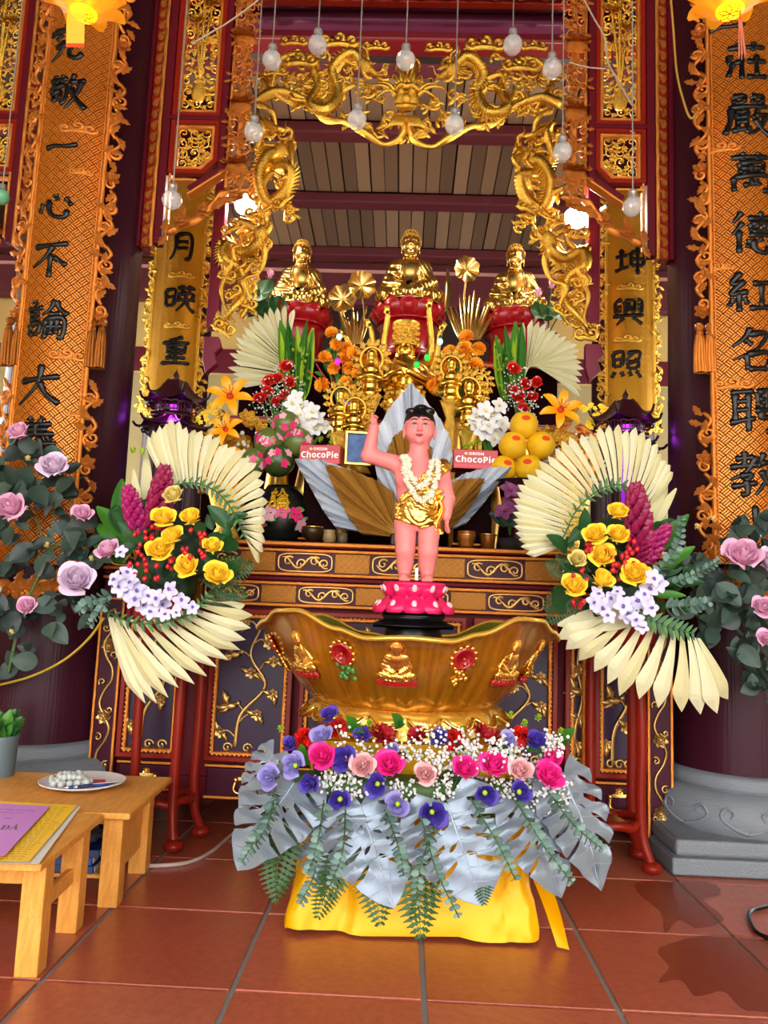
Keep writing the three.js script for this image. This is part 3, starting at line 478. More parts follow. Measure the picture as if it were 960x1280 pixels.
    part('post_foot', prism([[-0.04, 0], [0.04, 0], [0.06, -0.06], [0.02, -0.1], [0.04, -0.16], [-0.02, -0.22], [-0.04, -0.14]], 0.05, 0.005).translate(P.x, P.y - 0.425, -0.085), M('#7a1a34', 0.4), b);
    dragon(b, m([[318, 140], [330, 160], [322, 186], [338, 206], [362, 214], [356, 238], [334, 250], [324, 226], [336, 196], [348, 186]]), 0.034, mat.gilt, 1.15);
    dragon(b, m([[276, 404], [292, 388], [306, 362], [300, 336], [282, 326], [284, 306], [304, 312], [322, 308], [326, 294]]), 0.032, mat.gilt, 1.15);
    for (const [px, py, r] of [[352, 250, 0.06], [318, 268, 0.055], [288, 284, 0.055], [284, 344, 0.05], [310, 380, 0.05], [280, 410, 0.065], [292, 366, 0.05], [336, 168, 0.04]]) part('cloud', cloudScroll(r, 2).rotateZ(rr(-0.8, 0.8)), mat.gilt, b).position.copy(m([[px, py]])[0]);
    for (let k = 0; k < 46; k++) { const u = k / 46, cx = u < 0.5 ? lerp(330, 340, u * 2) : lerp(325, 285, u * 2 - 1), c = part('flame_curl', curlKinds[k % 4], mat.gilt, b); c.position.copy(m([[cx + rr(-24, 24) * (u < 0.5 ? 1 : 0.8), lerp(145, 405, u)]])[0]); c.position.z = rr(-0.06, -0.01); c.rotation.z = rr(0, 6); c.scale.setScalar(rr(0.7, 1.2)); }
    for (const q of [[[322, 130], [340, 142], [344, 160], [336, 172]], [[362, 178], [366, 206], [356, 234], [338, 256], [318, 272]], [[300, 275], [320, 288], [330, 312], [322, 340], [306, 352], [312, 376], [300, 396]], [[276, 300], [290, 330], [276, 360], [284, 392]], [[330, 150], [350, 165], [362, 160], [368, 178]]]) part('scroll_branch', tube(m(q), (u) => 0.02 * (1.1 - 0.6 * u + 0.15 * sin(u * 21)), { n: 30 }), mat.gilt, b);
  }
  // carved gilt edge along the bottom of the upper beam
  const e = thing('carved_frieze', 'strip of red and gold carving along the very top, above the purple beam', 'carved frieze', at(510, -4, 4.2));
  part('backing', bx(3.0, 0.3, 0.05, 0, 0.14, -0.05), mat.redwood, e);
  for (let k = 0; k < 20; k++) part('leaf_carving', [carvedLeaf(0.14, 0.07).rotateZ(-1.3), carvedLeaf(0.14, 0.07).rotateZ(1.5), blossom(0.05, 6)], mat.orangeGilt, e).position.set(-1.42 + k * 0.15, 0.02, 0);
}
// ---------------------------------------------------------------- the altar
Object.assign(mat, {
  riser: M('#220a10', 0.9, 0, { specularIntensity: 0.1, ior: 1.4 }), oldGold: M(new THREE.Color(0.46, 0.28, 0.09), 0.36, 0.85), panelPurple: M('#33203a', 0.3, 0, { specularIntensity: 0.5, ior: 1.45 }),
  latticeGold: M('#d8b878', 0.45, 0.3, { map: withRepeat(fretGold, 8), bumpMap: withRepeat(fretBump, 8), bumpScale: 0.002 }),
  friezeMaroon: M('#3d0d22', 0.38, 0, { specularIntensity: 0.35, ior: 1.45 }), brass: M(new THREE.Color(0.9, 0.6, 0.18), 0.25, 1), friezeGold: M(new THREE.Color(0.7, 0.42, 0.13), 0.36, 0.85),
});
const AF = 3.5, ALTAR = 1.283;                          // front plane and top height of the altar
{
  rnd = mulberry(21);
  const t = thing('altar', 'long carved maroon and gold altar table with purple relief panels and brass drawer pulls', 'altar', [-0.085, 0, -AF]), W = 2.57, D = 0.62;
  part('altar_top', bx(W + 0.04, 0.03, D + 0.05, 0, ALTAR - 0.015, -D / 2 + 0.02, 0.008), mat.lacquer, t);
  part('top_moulding', bx(W + 0.045, 0.02, 0.02, 0, ALTAR - 0.012, 0.045, 0.006), mat.orangeGilt, t);
  part('body', bx(W, 1.03, D - 0.03, 0, 0.735, -D / 2, 0.004), mat.lacquer, t);
  const frieze = (y0, y1, z, shift) => {
    const h = y1 - y0, yc = (y0 + y1) / 2;
    part('frieze_board', bx(W, h, 0.03, 0, yc, z - 0.015), mat.friezeMaroon, t);
    for (const y of [y0 + 0.008, y1 - 0.008]) part('frieze_moulding', bx(W + 0.01, 0.016, 0.025, 0, y, z, 0.006), mat.orangeGilt, t);
    for (let x = -W / 2 + shift, k = 0; x < W / 2 - 0.05; x += k % 2 ? 0.17 : 0.26, k++) {
      const x1 = min(x + (k % 2 ? 0.17 : 0.26), W / 2 - 0.02), x0 = max(x, -W / 2 + 0.02), w = x1 - x0; if (w < 0.08) continue;
      if (k % 2) { part('lattice_panel', bx(w - 0.01, h - 0.036, 0.012, (x0 + x1) / 2, yc, z + 0.002, 0.004), mat.latticeGold, t); continue; }
      const cx = (x0 + x1) / 2, hw = w / 2 - 0.008, hh = h / 2 - 0.022, wave = []; for (let i = 0; i <= 14; i++) { const q = i / 7 - 1; wave.push([cx + q * hw * 0.86, yc + hh * 0.62 * sin(q * 5.2 + (k % 4)), z + 0.005]); }
      part('scroll_inlay', tube(wave, (u) => 0.0065 * (0.6 + 0.6 * sin(PI * u)), { sides: 5, n: 50 }), mat.friezeGold, t);
      for (const [q, s] of [[-0.62, 1], [-0.12, -1], [0.36, 1], [0.72, -1]]) part('curl_inlay', tube(spiral(cx + q * hw, yc + s * hh * 0.12, hh * 0.6, s > 0 ? 0.6 : 3.7, 1.15, s, z + 0.004), (u) => 0.0058 * (1.1 - 0.5 * u), { sides: 5, n: 16 }), mat.friezeGold, t);
      part('cartouche_rim', tube([...Array(28)].map((_, i) => { const a = i / 28 * 2 * PI, e = 0.45; return [cx + Math.sign(cos(a)) * pow(abs(cos(a)), e) * hw, yc + Math.sign(sin(a)) * pow(abs(sin(a)), e) * hh, z + 0.003]; }), 0.0045, { closed: true, n: 84, sides: 5 }), mat.friezeGold, t);
    }
  };
  frieze(1.125, 1.25, 0.03, -0.07); part('cove', bx(W, 0.022, 0.05, 0, 1.113, 0.0, 0.01), mat.lacquer, t); frieze(0.985, 1.1, 0.018, 0.03);
  // relief panels
  const panel = (x0, x1, y0, y1, sparse) => {
    const w = x1 - x0, h = y1 - y0, cx = (x0 + x1) / 2, cy = (y0 + y1) / 2;
    part('relief_panel', bx(w - 0.02, h - 0.02, 0.012, cx, cy, 0.004), mat.panelPurple, t);
    beadedFrame(t, w, h, cx, cy, 0.0, mat.orangeGilt, mat.oldGold);
    const root = V(cx - w * 0.15, y0 + 0.06, 0.014), top = V(cx + w * 0.1, y1 - 0.07, 0.016), mid = V(cx + w * 0.18, cy, 0.018);
    part('branch_relief', tube([root, V().lerpVectors(root, mid, 0.5).add(V(-w * 0.12, 0, 0)), mid, V().lerpVectors(mid, top, 0.5).add(V(-w * 0.16, 0, 0)), top], (u) => 0.009 * (1.2 - 0.7 * u), { n: 24, flat: 0.6 }), mat.oldGold, t);
    const c = new THREE.CatmullRomCurve3([root, V().lerpVectors(root, mid, 0.5).add(V(-w * 0.12, 0, 0)), mid, V().lerpVectors(mid, top, 0.5).add(V(-w * 0.16, 0, 0)), top]);
    const n = sparse ?? 9; for (let k = 0; k < n; k++) {
      const p = c.getPoint((k + 0.6) / n), s = k % 2 ? 1 : -1, q = p.clone().add(V(s * min(w * 0.3, 0.09) * rr(0.6, 1), rr(0, 0.05), 0)); q.x = clamp(q.x, x0 + 0.05, x1 - 0.05); q.y = clamp(q.y, y0 + 0.05, y1 - 0.05);
      part('twig_relief', tube([p, V().lerpVectors(p, q, 0.5).add(V(0, 0.02, 0)), q], 0.004, { sides: 5, n: 8 }), mat.oldGold, t);
      if (k % 4 === 2) part('bird_relief', [ball(0.022, 0, 0, 0, 1.4, 0.8, 0.5, 8), ball(0.012, 0.035, 0.014, 0, 1, 1, 0.6, 6), carvedLeaf(0.08, 0.035).rotateZ(0.7), carvedLeaf(0.07, 0.03).rotateZ(1.9), carvedLeaf(0.06, 0.02).rotateZ(2.4)], mat.oldGold, t).position.copy(q);
      else part('flower_relief', mg([blossom(0.026, 6).scale(1, 1, 0.5), carvedLeaf(0.055, 0.026).rotateZ(rr(0.5, 2)), carvedLeaf(0.055, 0.026).rotateZ(rr(2.6, 5))]), mat.oldGold, t).position.copy(q);
    }
    for (let k = 0; k < 3; k++) part('wave_relief', tube(spiral(lerp(x0 + 0.05, x1 - 0.05, (k + 0.5) / 3), y0 + 0.055, 0.022, 0, 1.2, 1, 0.012), 0.006, { sides: 5 }), mat.oldGold, t);
  };
  const pw = [[-1.165, -0.89, 6], [-0.77, -0.4, 9], [-0.36, 0.37, 12], [0.41, 0.78, 9], [0.82, 0.93, 5], [0.95, 1.165, 6]];
  for (const [a, b, n] of pw) panel(a, b, 0.3, 0.965, n);
  for (const [a, b] of pw) {                            // drawers with bail pulls
    part('drawer', bx(b - a - 0.02, 0.12, 0.02, (a + b) / 2, 0.205, 0.002), mat.friezeMaroon, t);
    for (const y of [0.275, 0.14]) part('drawer_moulding', bx(b - a, 0.014, 0.025, (a + b) / 2, y, 0.008, 0.005), mat.orangeGilt, t);
    if (b - a < 0.2) continue;
    for (const x of b - a > 0.5 ? [a + 0.12, b - 0.12] : [(a + b) / 2]) {
      part('drawer_pull', [tube([[x - 0.04, 0.215, 0.02], [x - 0.045, 0.18, 0.035], [x - 0.03, 0.168, 0.038], [x + 0.03, 0.168, 0.038], [x + 0.045, 0.18, 0.035], [x + 0.04, 0.215, 0.02]], 0.007, { sides: 6, n: 20 }), ball(0.014, x - 0.04, 0.218, 0.015), ball(0.014, x + 0.04, 0.218, 0.015), bx(0.1, 0.016, 0.008, x, 0.222, 0.014), blossom(0.018, 6).translate(x, 0.24, 0.012)], mat.brass, t);
    }
  }
  for (const s of [-1, 1]) {                            // end posts with a winding vine
    const x = s * (W / 2 - 0.055);
    part('end_post', bx(0.11, 0.99, 0.05, x, 0.52, 0.005), mat.friezeMaroon, t);
    for (const q of [-1, 1]) part('post_moulding', bx(0.014, 0.95, 0.03, x + q * 0.05, 0.53, 0.025, 0.005), mat.orangeGilt, t);
    const p = []; for (let k = 0; k <= 16; k++) p.push([x + 0.026 * sin(k * 1.35), 0.1 + k * 0.053, 0.034]); part('vine_inlay', tube(p, 0.0065, { sides: 5, n: 70 }), mat.oldGold, t);
    for (const y of [0.16, 0.47, 0.78]) part('flower_inlay', blossom(0.034, 7), mat.oldGold, t).position.set(x, y, 0.032);
    for (let k = 0; k < 7; k++) part('curl_inlay', tube(spiral(x + (k % 2 ? 0.02 : -0.02), 0.14 + k * 0.12, 0.018, k, 1.1, k % 2 ? 1 : -1, 0.033), 0.005, { sides: 5 }), mat.oldGold, t);
    part('foot', [bx(0.14, 0.05, 0.12, x, 0.025, -0.03)], mat.lacquer, t); part('back_leg', bx(0.1, 0.25, 0.1, x, 0.125, -D + 0.06), mat.lacquer, t);
  }
  part('apron', prism([[-W / 2 + 0.1, 0.225], [-W / 2 + 0.1, 0.07], [-W / 2 + 0.25, 0.07], [-W / 2 + 0.3, 0.12], [-0.2, 0.12], [0, 0.09], [0.2, 0.12], [W / 2 - 0.3, 0.12], [W / 2 - 0.25, 0.07], [W / 2 - 0.1, 0.07], [W / 2 - 0.1, 0.225]], 0.03, 0.004).translate(0, 0, -0.06), mat.lacquer, t);
}
// stepped tiers behind it that carry the upper offerings and the buddhas
function tier(name, label, x, y0, y1, d0, d1, w) { const t = thing(name, label, 'altar step', [x, y0, -(d0 + d1) / 2]); part('riser', bx(w, y1 - y0 - 0.03, d1 - d0 - 0.02, 0, (y1 - y0 - 0.03) / 2, 0), mat.riser, t); part('step_board', bx(w + 0.03, 0.03, d1 - d0, 0, y1 - y0 - 0.015, 0), mat.redwood, t); part('edge_moulding', bx(w + 0.03, 0.02, 0.015, 0, y1 - y0 - 0.03, (d1 - d0) / 2, 0.005), mat.orangeGilt, t); return t; }
const T1 = 1.62, T2 = 2.1, T3 = at(512, 383, 4.8).y - 0.4;
tier('altar_step', 'low dark red step behind the fruit, carrying red roses and orchids', -0.08, 0, T1, 4.12, 4.42, 2.1);
tier('altar_step', 'middle dark red step holding the orange flower sprays and palm fans', -0.08, 0, T2, 4.42, 4.66, 2.0);
tier('altar_step', 'highest dark red step, on which the three golden buddhas sit', -0.08, 0, T3, 4.66, 5.2, 2.0);
// ---------------------------------------------------------------- draped plinth and the golden basin
Object.assign(mat, {
  satin: M('#e0a600', 0.34, 0.15, { specularIntensity: 0.6, ior: 1.45 }),
  basin: M('#ffffff', 0.24, 0.55, { map: withRepeat(tint([0.66, 0.40, 0.06], [0.80, 0.52, 0.10], null, 256, (u, v) => { const g = 0.7 * loopNoise(u, v * 0.1, 5, 4) + 0.3 * loopNoise(u, v * 0.3, 13, 14); return [lerp(0.55, 0.76, g), lerp(0.34, 0.51, g), lerp(0.04, 0.10, g)]; }), 1, 1), clearcoat: 0.6, clearcoatRoughness: 0.12 }),
  basinIn: M('#5a6414', 0.3, 0.3, { clearcoat: 0.5 }), pink: M('#e0165e', 0.45), pinkTip: M('#f6c2cc', 0.5), redPaint: M('#9c1016', 0.3, 0, { clearcoat: 0.5 }), greenPaint: M('#3f7a3a', 0.4),
});
const BX = 0.02, BZ = -2.82, PX = 0.06;
{
  const t = thing('plinth', 'yellow satin covered plinth standing on the floor under the basin and flowers', 'plinth', [PX, 0, -2.84]);
  part('plinth_box', bx(0.66, 0.565, 0.62, 0, 0.2825, 0, 0.01), M('#6a3a1c', 0.6), t);
  const per = (a) => { const c = cos(a), s = sin(a), e = 0.22; return [Math.sign(c) * pow(abs(c), e), Math.sign(s) * pow(abs(s), e)]; };
  part('satin_cover', [sheet((u, v) => {
    const a = u * 2 * PI + PI / 4, [x, z] = per(a), drop = v, fl = 1 + 0.12 * drop * drop, cor = smooth(0.75, 1, abs(x)) * smooth(0.75, 1, abs(z));
    const sl = abs(z) > abs(x) ? x : z, f = 0.011 * drop * sin(sl * 11 + 2 * sin(sl * 3 + 1)) + 0.01 * noise3(x * 2.2, drop * 2.5, z * 2.2) + 0.0035 * noise3(x * 9, drop * 11, z * 9) + 0.03 * cor * drop * drop;
    const hem = 0.006 + 0.012 * (0.5 + 0.5 * sin(sl * 6 + 1)) - 0.004 * cor;
    return [x * (0.345 * fl + f), lerp(0.57, hem, drop), z * (0.325 * fl + f)];
  }, 260, 26, true), sheet((u, v) => { const a = u * 2 * PI + PI / 4, [x, z] = per(a); return [x * 0.345 * v, 0.571, z * 0.325 * v]; }, 80, 2, true)], mat.satin, t);
  part('cover_corner', sheet((u, v) => [0.36 + 0.11 * v + 0.02 * sin(v * 3) - 0.055 * u * (1 - 0.4 * v), lerp(0.36, 0.006, pow(v, 0.7)), 0.36 + 0.06 * v * v - 0.03 * u + 0.02 * sin(v * 5 + u)], 4, 14), mat.satin, t);
}
const rimTable = [[0, -0.005], [14, -0.012], [25, 0.012], [40, 0.062], [53, 0.058], [70, 0.022], [90, -0.012], [112, 0.015], [138, 0.04], [160, -0.03], [180, -0.06]];
function rimWave(phi) { const a = abs(phi) / DEG; for (let i = 1; i < rimTable.length; i++) if (a <= rimTable[i][0]) { const [a0, h0] = rimTable[i - 1], [a1, h1] = rimTable[i], t = (a - a0) / (a1 - a0); return lerp(h0, h1, t * t * (3 - 2 * t)); } return rimTable[rimTable.length - 1][1]; }
const wrapPi = (a) => atan2(sin(a), cos(a));
const bowlProf = new THREE.CatmullRomCurve3([[0.30, 0.66], [0.335, 0.68], [0.375, 0.72], [0.425, 0.785], [0.462, 0.84], [0.487, 0.885], [0.512, 0.912], [0.532, 0.918]].map(([r, y]) => V(r, y, 0)), false, 'centripetal');
function bowlAt(phi, v, off = 0) {                      // a point of the outside, phi = 0 towards the viewer
  const p = bowlProf.getPoint(clamp(v, 0, 1)), w = smooth(0.35, 1, v), lob = 1 + 0.022 * cos(phi * 8) * (0.4 + 0.6 * v), q = p.x * lob + off + (abs(abs(wrapPi(phi)) - PI / 2) < 0.35 ? 0 : 0);
  return [sin(phi) * q, p.y + rimWave(wrapPi(phi)) * w, cos(phi) * q];
}
const bowl = thing('basin', 'large golden lotus-leaf basin with small relief buddhas round its side', 'basin', [BX, 0, BZ]);
{
  part('outer_shell', sheet((u, v) => [...bowlAt((u - 0.5) * 2 * PI, v), u * 3.1, v * 0.35], 144, 30, true), mat.basin, bowl);
  part('inner_shell', sheet((u, v) => { const a = (u - 0.5) * 2 * PI, p = bowlAt(a, 0.15 + 0.85 * v, -0.012 * (1 - v)); return [p[0], p[1] + 0.012 * (1 - v), p[2]]; }, 144, 20, true), mat.basinIn, bowl);
  part('basin_floor', cyl(0.34, 0.34, 0.02, 0, 0.70, 0, 48), mat.basinIn, bowl);
  part('rolled_rim', tube([...Array(96)].map((_, k) => v3(bowlAt((k / 96 - 0.5) * 2 * PI, 1))), 0.008, { closed: true, n: 192, sides: 8 }), M(new THREE.Color(0.8, 0.5, 0.08), 0.25, 0.7), bowl);
  part('foot_ring', [sheet((u, v) => { const a = (u - 0.5) * 2 * PI, w = abs(sin(a * 9)), r = lerp(0.30, 0.34 + 0.022 * w, sin(v * PI / 2)), y = lerp(0.675, 0.628 - 0.012 * w, v * v); return [sin(a) * r, y, cos(a) * r]; }, 180, 8, true), sheet((u, v) => { const a = (u - 0.5) * 2 * PI, w = abs(sin(a * 9)), r = lerp(0.34 + 0.022 * w, 0.26, v), y = lerp(0.628 - 0.012 * w, 0.6, v); return [sin(a) * r, y, cos(a) * r]; }, 180, 3, true), cyl(0.27, 0.29, 0.06, 0, 0.605, 0, 40)], M(new THREE.Color(0.8, 0.46, 0.06), 0.24, 0.7, { clearcoat: 0.5 }), bowl);
  for (let k = 0; k < 18; k++) { const a = (k + 0.5) / 18 * 2 * PI, g = tube([...Array(9)].map((_, i) => { const s = (i / 8 - 0.5) * 2, b = a + s * 0.155, r = 0.35 + 0.028 * (1 - s * s); return V(sin(b) * r, 0.652 - 0.03 * (1 - s * s), cos(b) * r); }), 0.007, { sides: 5, n: 16 }); part('foot_petal_rim', g, mat.paleGilt, bowl); }
}
// ---------------------------------------------------------------- seated buddhas, the child statue, the many-armed statue
const headList = (hy, s, o = {}) => [                   // head around (0, hy, 0), s = half height of the face
  [[0, hy + s * 0.18, -s * 0.08], [s * 0.80, s * 0.86, s * 0.84], , , s * 0.2], [[0, hy - s * 0.35, s * 0.08], [s * 0.60, s * 0.62, s * 0.62], , , s * 0.3],
];
function headSDF(hy, s, z0 = 0, ears = 1) {             // face towards +z
  const H = (p) => {
    const x = p[0], y = p[1] - hy, z = p[2] - z0, q = [x, y, z], ax = abs(x), m = [ax, y, z];
    let d = ell(q, [0, s * 0.2, -s * 0.06], [s * 0.78, s * 0.82, s * 0.84]);
    d = smin(d, ell(q, [0, -s * 0.34, s * 0.1], [s * 0.64, s * 0.6, s * 0.6]), s * 0.35);
    d = smin(d, ell(m, [s * 0.40, -s * 0.3, s * 0.38], [s * 0.28, s * 0.26, s * 0.22]), s * 0.2);      // cheeks
    d = smin(d, cap(q, [0, s * 0.16, s * 0.74], [0, -s * 0.2, s * 0.86], s * 0.055, s * 0.085), s * 0.12);  // nose
    d = smin(d, ell(m, [s * 0.08, -s * 0.22, s * 0.78], [s * 0.075, s * 0.06, s * 0.07]), s * 0.06);
    d = smin(d, cap(m, [s * 0.12, s * 0.27, s * 0.72], [s * 0.48, s * 0.24, s * 0.58], s * 0.05, s * 0.035), s * 0.1);  // brow
    d = -smin(-d, ell(m, [s * 0.29, s * 0.1, s * 0.78], [s * 0.17, s * 0.085, s * 0.1]), s * 0.06);        // sockets
    d = smin(d, ell(m, [s * 0.28, s * 0.09, s * 0.62], [s * 0.13, s * 0.09, s * 0.1]), s * 0.03);          // eyeballs
    d = smin(d, ell(q, [0, -s * 0.42, s * 0.7], [s * 0.2, s * 0.035, s * 0.05]), s * 0.03);                // upper lip
    d = smin(d, ell(q, [0, -s * 0.52, s * 0.68], [s * 0.15, s * 0.035, s * 0.05]), s * 0.03);              // lower lip
    d = smin(d, ell(q, [0, -s * 0.76, s * 0.56], [s * 0.2, s * 0.14, s * 0.14]), s * 0.15);                // chin
    const e = ell(m, [s * 0.80, -s * 0.05 * ears, -s * 0.06], [s * 0.09, s * 0.28, s * 0.16]), lobe = ell(m, [s * 0.80, -s * (0.2 + 0.25 * ears), 0], [s * 0.075, s * 0.2 + s * 0.12 * ears, s * 0.1]);
    d = smin(d, smin(e, lobe, s * 0.08), s * 0.06);
    d = -smin(-d, ell(m, [s * 0.9, s * 0.02, s * 0.02], [s * 0.06, s * 0.13, s * 0.07]), s * 0.04);
    return d;
  };
  return H;
}
// golden buddha, about 0.5 m tall from the seat, facing +z
function buddhaBody() {
  const L = [];
  const A = (a, b, ra, rb, k) => L.push([a, b, ra, rb, k]), E = (c, r, k) => L.push([c, r, , , k]);
  const core = (p) => {
    const x = p[0], y = p[1], z = p[2], m = [abs(x), y, z], q = [x, y, z];
    let d = ell(q, [0, 0.07, -0.02], [0.125, 0.09, 0.095]);
    d = smin(d, cap(q, [0, 0.08, -0.02], [0, 0.235, -0.03], 0.092, 0.098), 0.05);
    d = smin(d, ell(q, [0, 0.225, -0.02], [0.115, 0.065, 0.078]), 0.05);
    d = smin(d, cap(q, [0, 0.24, -0.025], [0, 0.335, -0.01], 0.043, 0.036), 0.03);
    d = smin(d, cap(m, [0.1, 0.255, -0.025], [0.152, 0.14, 0.005], 0.05, 0.042), 0.03);                    // upper arms
    d = smin(d, cap(m, [0.152, 0.14, 0.005], [0.045, 0.085, 0.105], 0.04, 0.026), 0.025);                  // forearms to the lap
    d = smin(d, cap(m, [0.07, 0.055, 0.0], [0.19, 0.04, 0.07], 0.058, 0.05), 0.035);                       // thighs
    d = smin(d, cap([x, y, z], [0.18, 0.035, 0.08], [-0.05, 0.045, 0.135], 0.043, 0.03), 0.02);            // crossed shins
    d = smin(d, cap([x, y, z], [-0.18, 0.035, 0.08], [0.07, 0.04, 0.15], 0.043, 0.03), 0.012);
    d = smin(d, ell(q, [0, 0.0, 0.06], [0.2, 0.022, 0.11]), 0.02);                                         // hem on the seat
    const fold = 0.0035 * sin((x * 0.9 + y * 1.1 + abs(x) * 0.6) * 120) * smooth(0.05, 0.09, abs(x)) * smooth(0.02, 0.06, y) * smooth(0.3, 0.26, y) + 0.003 * sin((m[0] * 1.4 + z) * 110) * smooth(0.09, 0.05, y);
    d += fold;
    const coll = abs(hypot(x * 1.25, (y - 0.255) * 0.62 + 0.02) - 0.082); d -= 0.006 * smooth(0.014, 0.003, coll) * smooth(0.0, 0.03, z); // robe edge round the open chest
    return d;
  };
  const head = headSDF(0.385, 0.078, 0.02, 1), ush = (p) => ell(p, [0, 0.457, 0.004], [0.044, 0.03, 0.042]);
  const f = (x, y, z) => { const p = [x, y, z]; let d = y < 0.31 ? core(p) : y > 0.36 ? head(p) : smin(core(p), head(p), 0.02); if (y > 0.3) d = smin(d, ush(p), 0.02); return d; };
  const g = [surfaceNets(f, [-0.26, -0.03, -0.15], [0.26, 0.53, 0.2], 0.005)];
  g.push(handGeo(0.055, 'rest').rotateX(-1.25).rotateY(1.2).translate(0.035, 0.085, 0.11), handGeo(0.055, 'rest').scale(-1, 1, 1).rotateX(-1.25).rotateY(-1.2).translate(-0.03, 0.098, 0.115));
  return mg(g);
}
// a hand along +y from the wrist, palm towards +z, thumb on the -x side; L is its length
function handGeo(L, pose) {
  const s = L, curl = pose === 'fist' ? 1.5 : pose === 'point' ? 1.5 : 0.5, S = [];
  const palm = (p) => { let d = ell(p, [0, s * 0.24, 0], [s * 0.23, s * 0.3, s * 0.11]); return d; };
  const bones = [];
  const fing = (x, len, c, r) => { let p = [x * s, s * 0.46, 0], a = c * 0.35; for (const [f, k] of [[0.46, 1], [0.32, 1.1], [0.22, 0.8]]) { const q = [p[0] + x * s * 0.08, p[1] + cos(a) * len * s * f, p[2] + sin(a) * len * s * f]; bones.push([p, q, r * s, r * s * 0.88]); p = q; a += c * 0.6 * k; } };
  fing(-0.16, 0.46, pose === 'point' ? 0.1 : curl, 0.062); fing(-0.05, 0.52, curl, 0.064); fing(0.06, 0.48, curl * 1.05, 0.06); fing(0.16, 0.38, curl * 1.1, 0.052);
  bones.push([[-s * 0.13, s * 0.12, s * 0.03], [-s * 0.29, s * 0.3, s * 0.09], s * 0.08, s * 0.068], [[-s * 0.29, s * 0.3, s * 0.09], [-s * 0.27, s * 0.46, s * 0.14], s * 0.065, s * 0.05], [[0, -s * 0.12, 0], [0, s * 0.12, 0], s * 0.15, s * 0.17]);
  const f = (x, y, z) => { const p = [x, y, z]; let d = palm(p); for (const b of bones) d = smin(d, cap(p, ...b), s * 0.035); return d; };
  return surfaceNets(f, [-s * 0.5, -s * 0.3, -s * 0.25], [s * 0.4, s * 1.1, s * 0.55], s * 0.035);
}
function curls(cy, s, z0 = -0.0) {                         // snail-shell curls over the scalp and the top-knot
  const g = [], one = new THREE.SphereGeometry(s * 0.085, 6, 4);
  for (let k = 0; k < 190; k++) { const t = (k + 0.5) / 190, y = 1 - t * 1.25, r = sqrt(max(0, 1 - y * y)), a = k * 2.39996, x = cos(a) * r, z = sin(a) * r; if (z > 0.3 && y < 0.52 - 0.12 * (1 - abs(x))) continue; if (abs(x) > 0.72 && y < 0.1 && z > -0.3) continue; g.push(one.clone().translate(x * s * 0.8, cy + s * 0.2 + y * s * 0.84, z0 - s * 0.06 + z * s * 0.86)); }
  for (let k = 0; k < 40; k++) { const t = (k + 0.5) / 40, y = 1 - t, r = sqrt(1 - y * y), a = k * 2.39996; g.push(one.clone().scale(0.85, 0.85, 0.85).translate(cos(a) * r * s * 0.58, cy + s * 0.94 + y * s * 0.42, z0 - 0.012 + sin(a) * r * s * 0.56)); }
  return mg(g);
}
function petalRow(n, r, h, w, tilt, y, bulge = 0.35) {     // one ring of lotus petals, each a small padded shell
  const g = []; for (let k = 0; k < n; k++) g.push(sheet((u, v) => { const s = u * 2 - 1, ww = w * 0.5 * pow(sin(PI * (0.12 + v * 0.86)), 0.6); return [s * ww, h * v * cos(tilt * v), r + h * sin(tilt) * v + bulge * w * (1 - s * s) * sin(PI * min(1, v + 0.15)) * 0.6]; }, 6, 7).rotateY(k / n * 2 * PI).translate(0, y, 0)); return g;
}
rnd = mulberry(31);
const buddhaGeo = buddhaBody().scale(0.88, 1, 1), curlGeo = curls(0.385, 0.078, 0.02);
mat.buddhaGold = M(new THREE.Color(0.6, 0.4, 0.11), 0.26, 1);
mat.redLotus = M('#9a0a16', 0.28, 0, { specularIntensity: 0.9, ior: 1.5 });
{
  const y0 = at(512, 383, 4.8).y, proto = thing('seated_buddha', 'golden seated buddha on the tallest red lotus, in the middle of the three', 'buddha statue', [at(511, 383, 4.8).x, y0, -4.8]);
  part('figure', buddhaGeo, mat.buddhaGold, proto); part('hair_curls', curlGeo, M(new THREE.Color(0.6, 0.36, 0.07), 0.35, 1), proto);
  const l = part('lotus_seat', lathe([[0.001, -0.02], [0.19, -0.02], [0.2, -0.05], [0.17, -0.1], [0.19, -0.12], [0.2, -0.15], [0.001, -0.15]], 32), mat.redLotus, proto);
  petalRow(12, 0.175, 0.12, 0.115, 0.45, -0.125, 0.5).forEach((g) => part('lotus_petal', g, mat.redLotus, l)); part('seat_rim', tube([...Array(24)].map((_, k) => [cos(k / 24 * 2 * PI) * 0.2, -0.017, sin(k / 24 * 2 * PI) * 0.2]), 0.007, { closed: true, n: 60 }), mat.buddhaGold, l);
  part('red_base', lathe([[0.2, -0.15], [0.17, -0.18], [0.16, -0.3], [0.2, -0.33], [0.2, -0.377], [0.001, -0.377]], 8), mat.redLotus, proto);
  proto.scale.setScalar(1.06);
  for (const [px, py, sc, lab, yaw] of [[374, 388, 0.98, 'golden seated buddha on a red lotus to the left, beside a pink lotus bud', 0.1], [643, 394, 0.98, 'golden seated buddha on a red lotus to the right, half behind a palm fan', -0.1]]) { const c = copyOf(proto, lab), q = at(px, py, 4.8); c.position.set(q.x, q.y, -4.8); c.scale.setScalar(sc); c.rotation.y = yaw; }
}
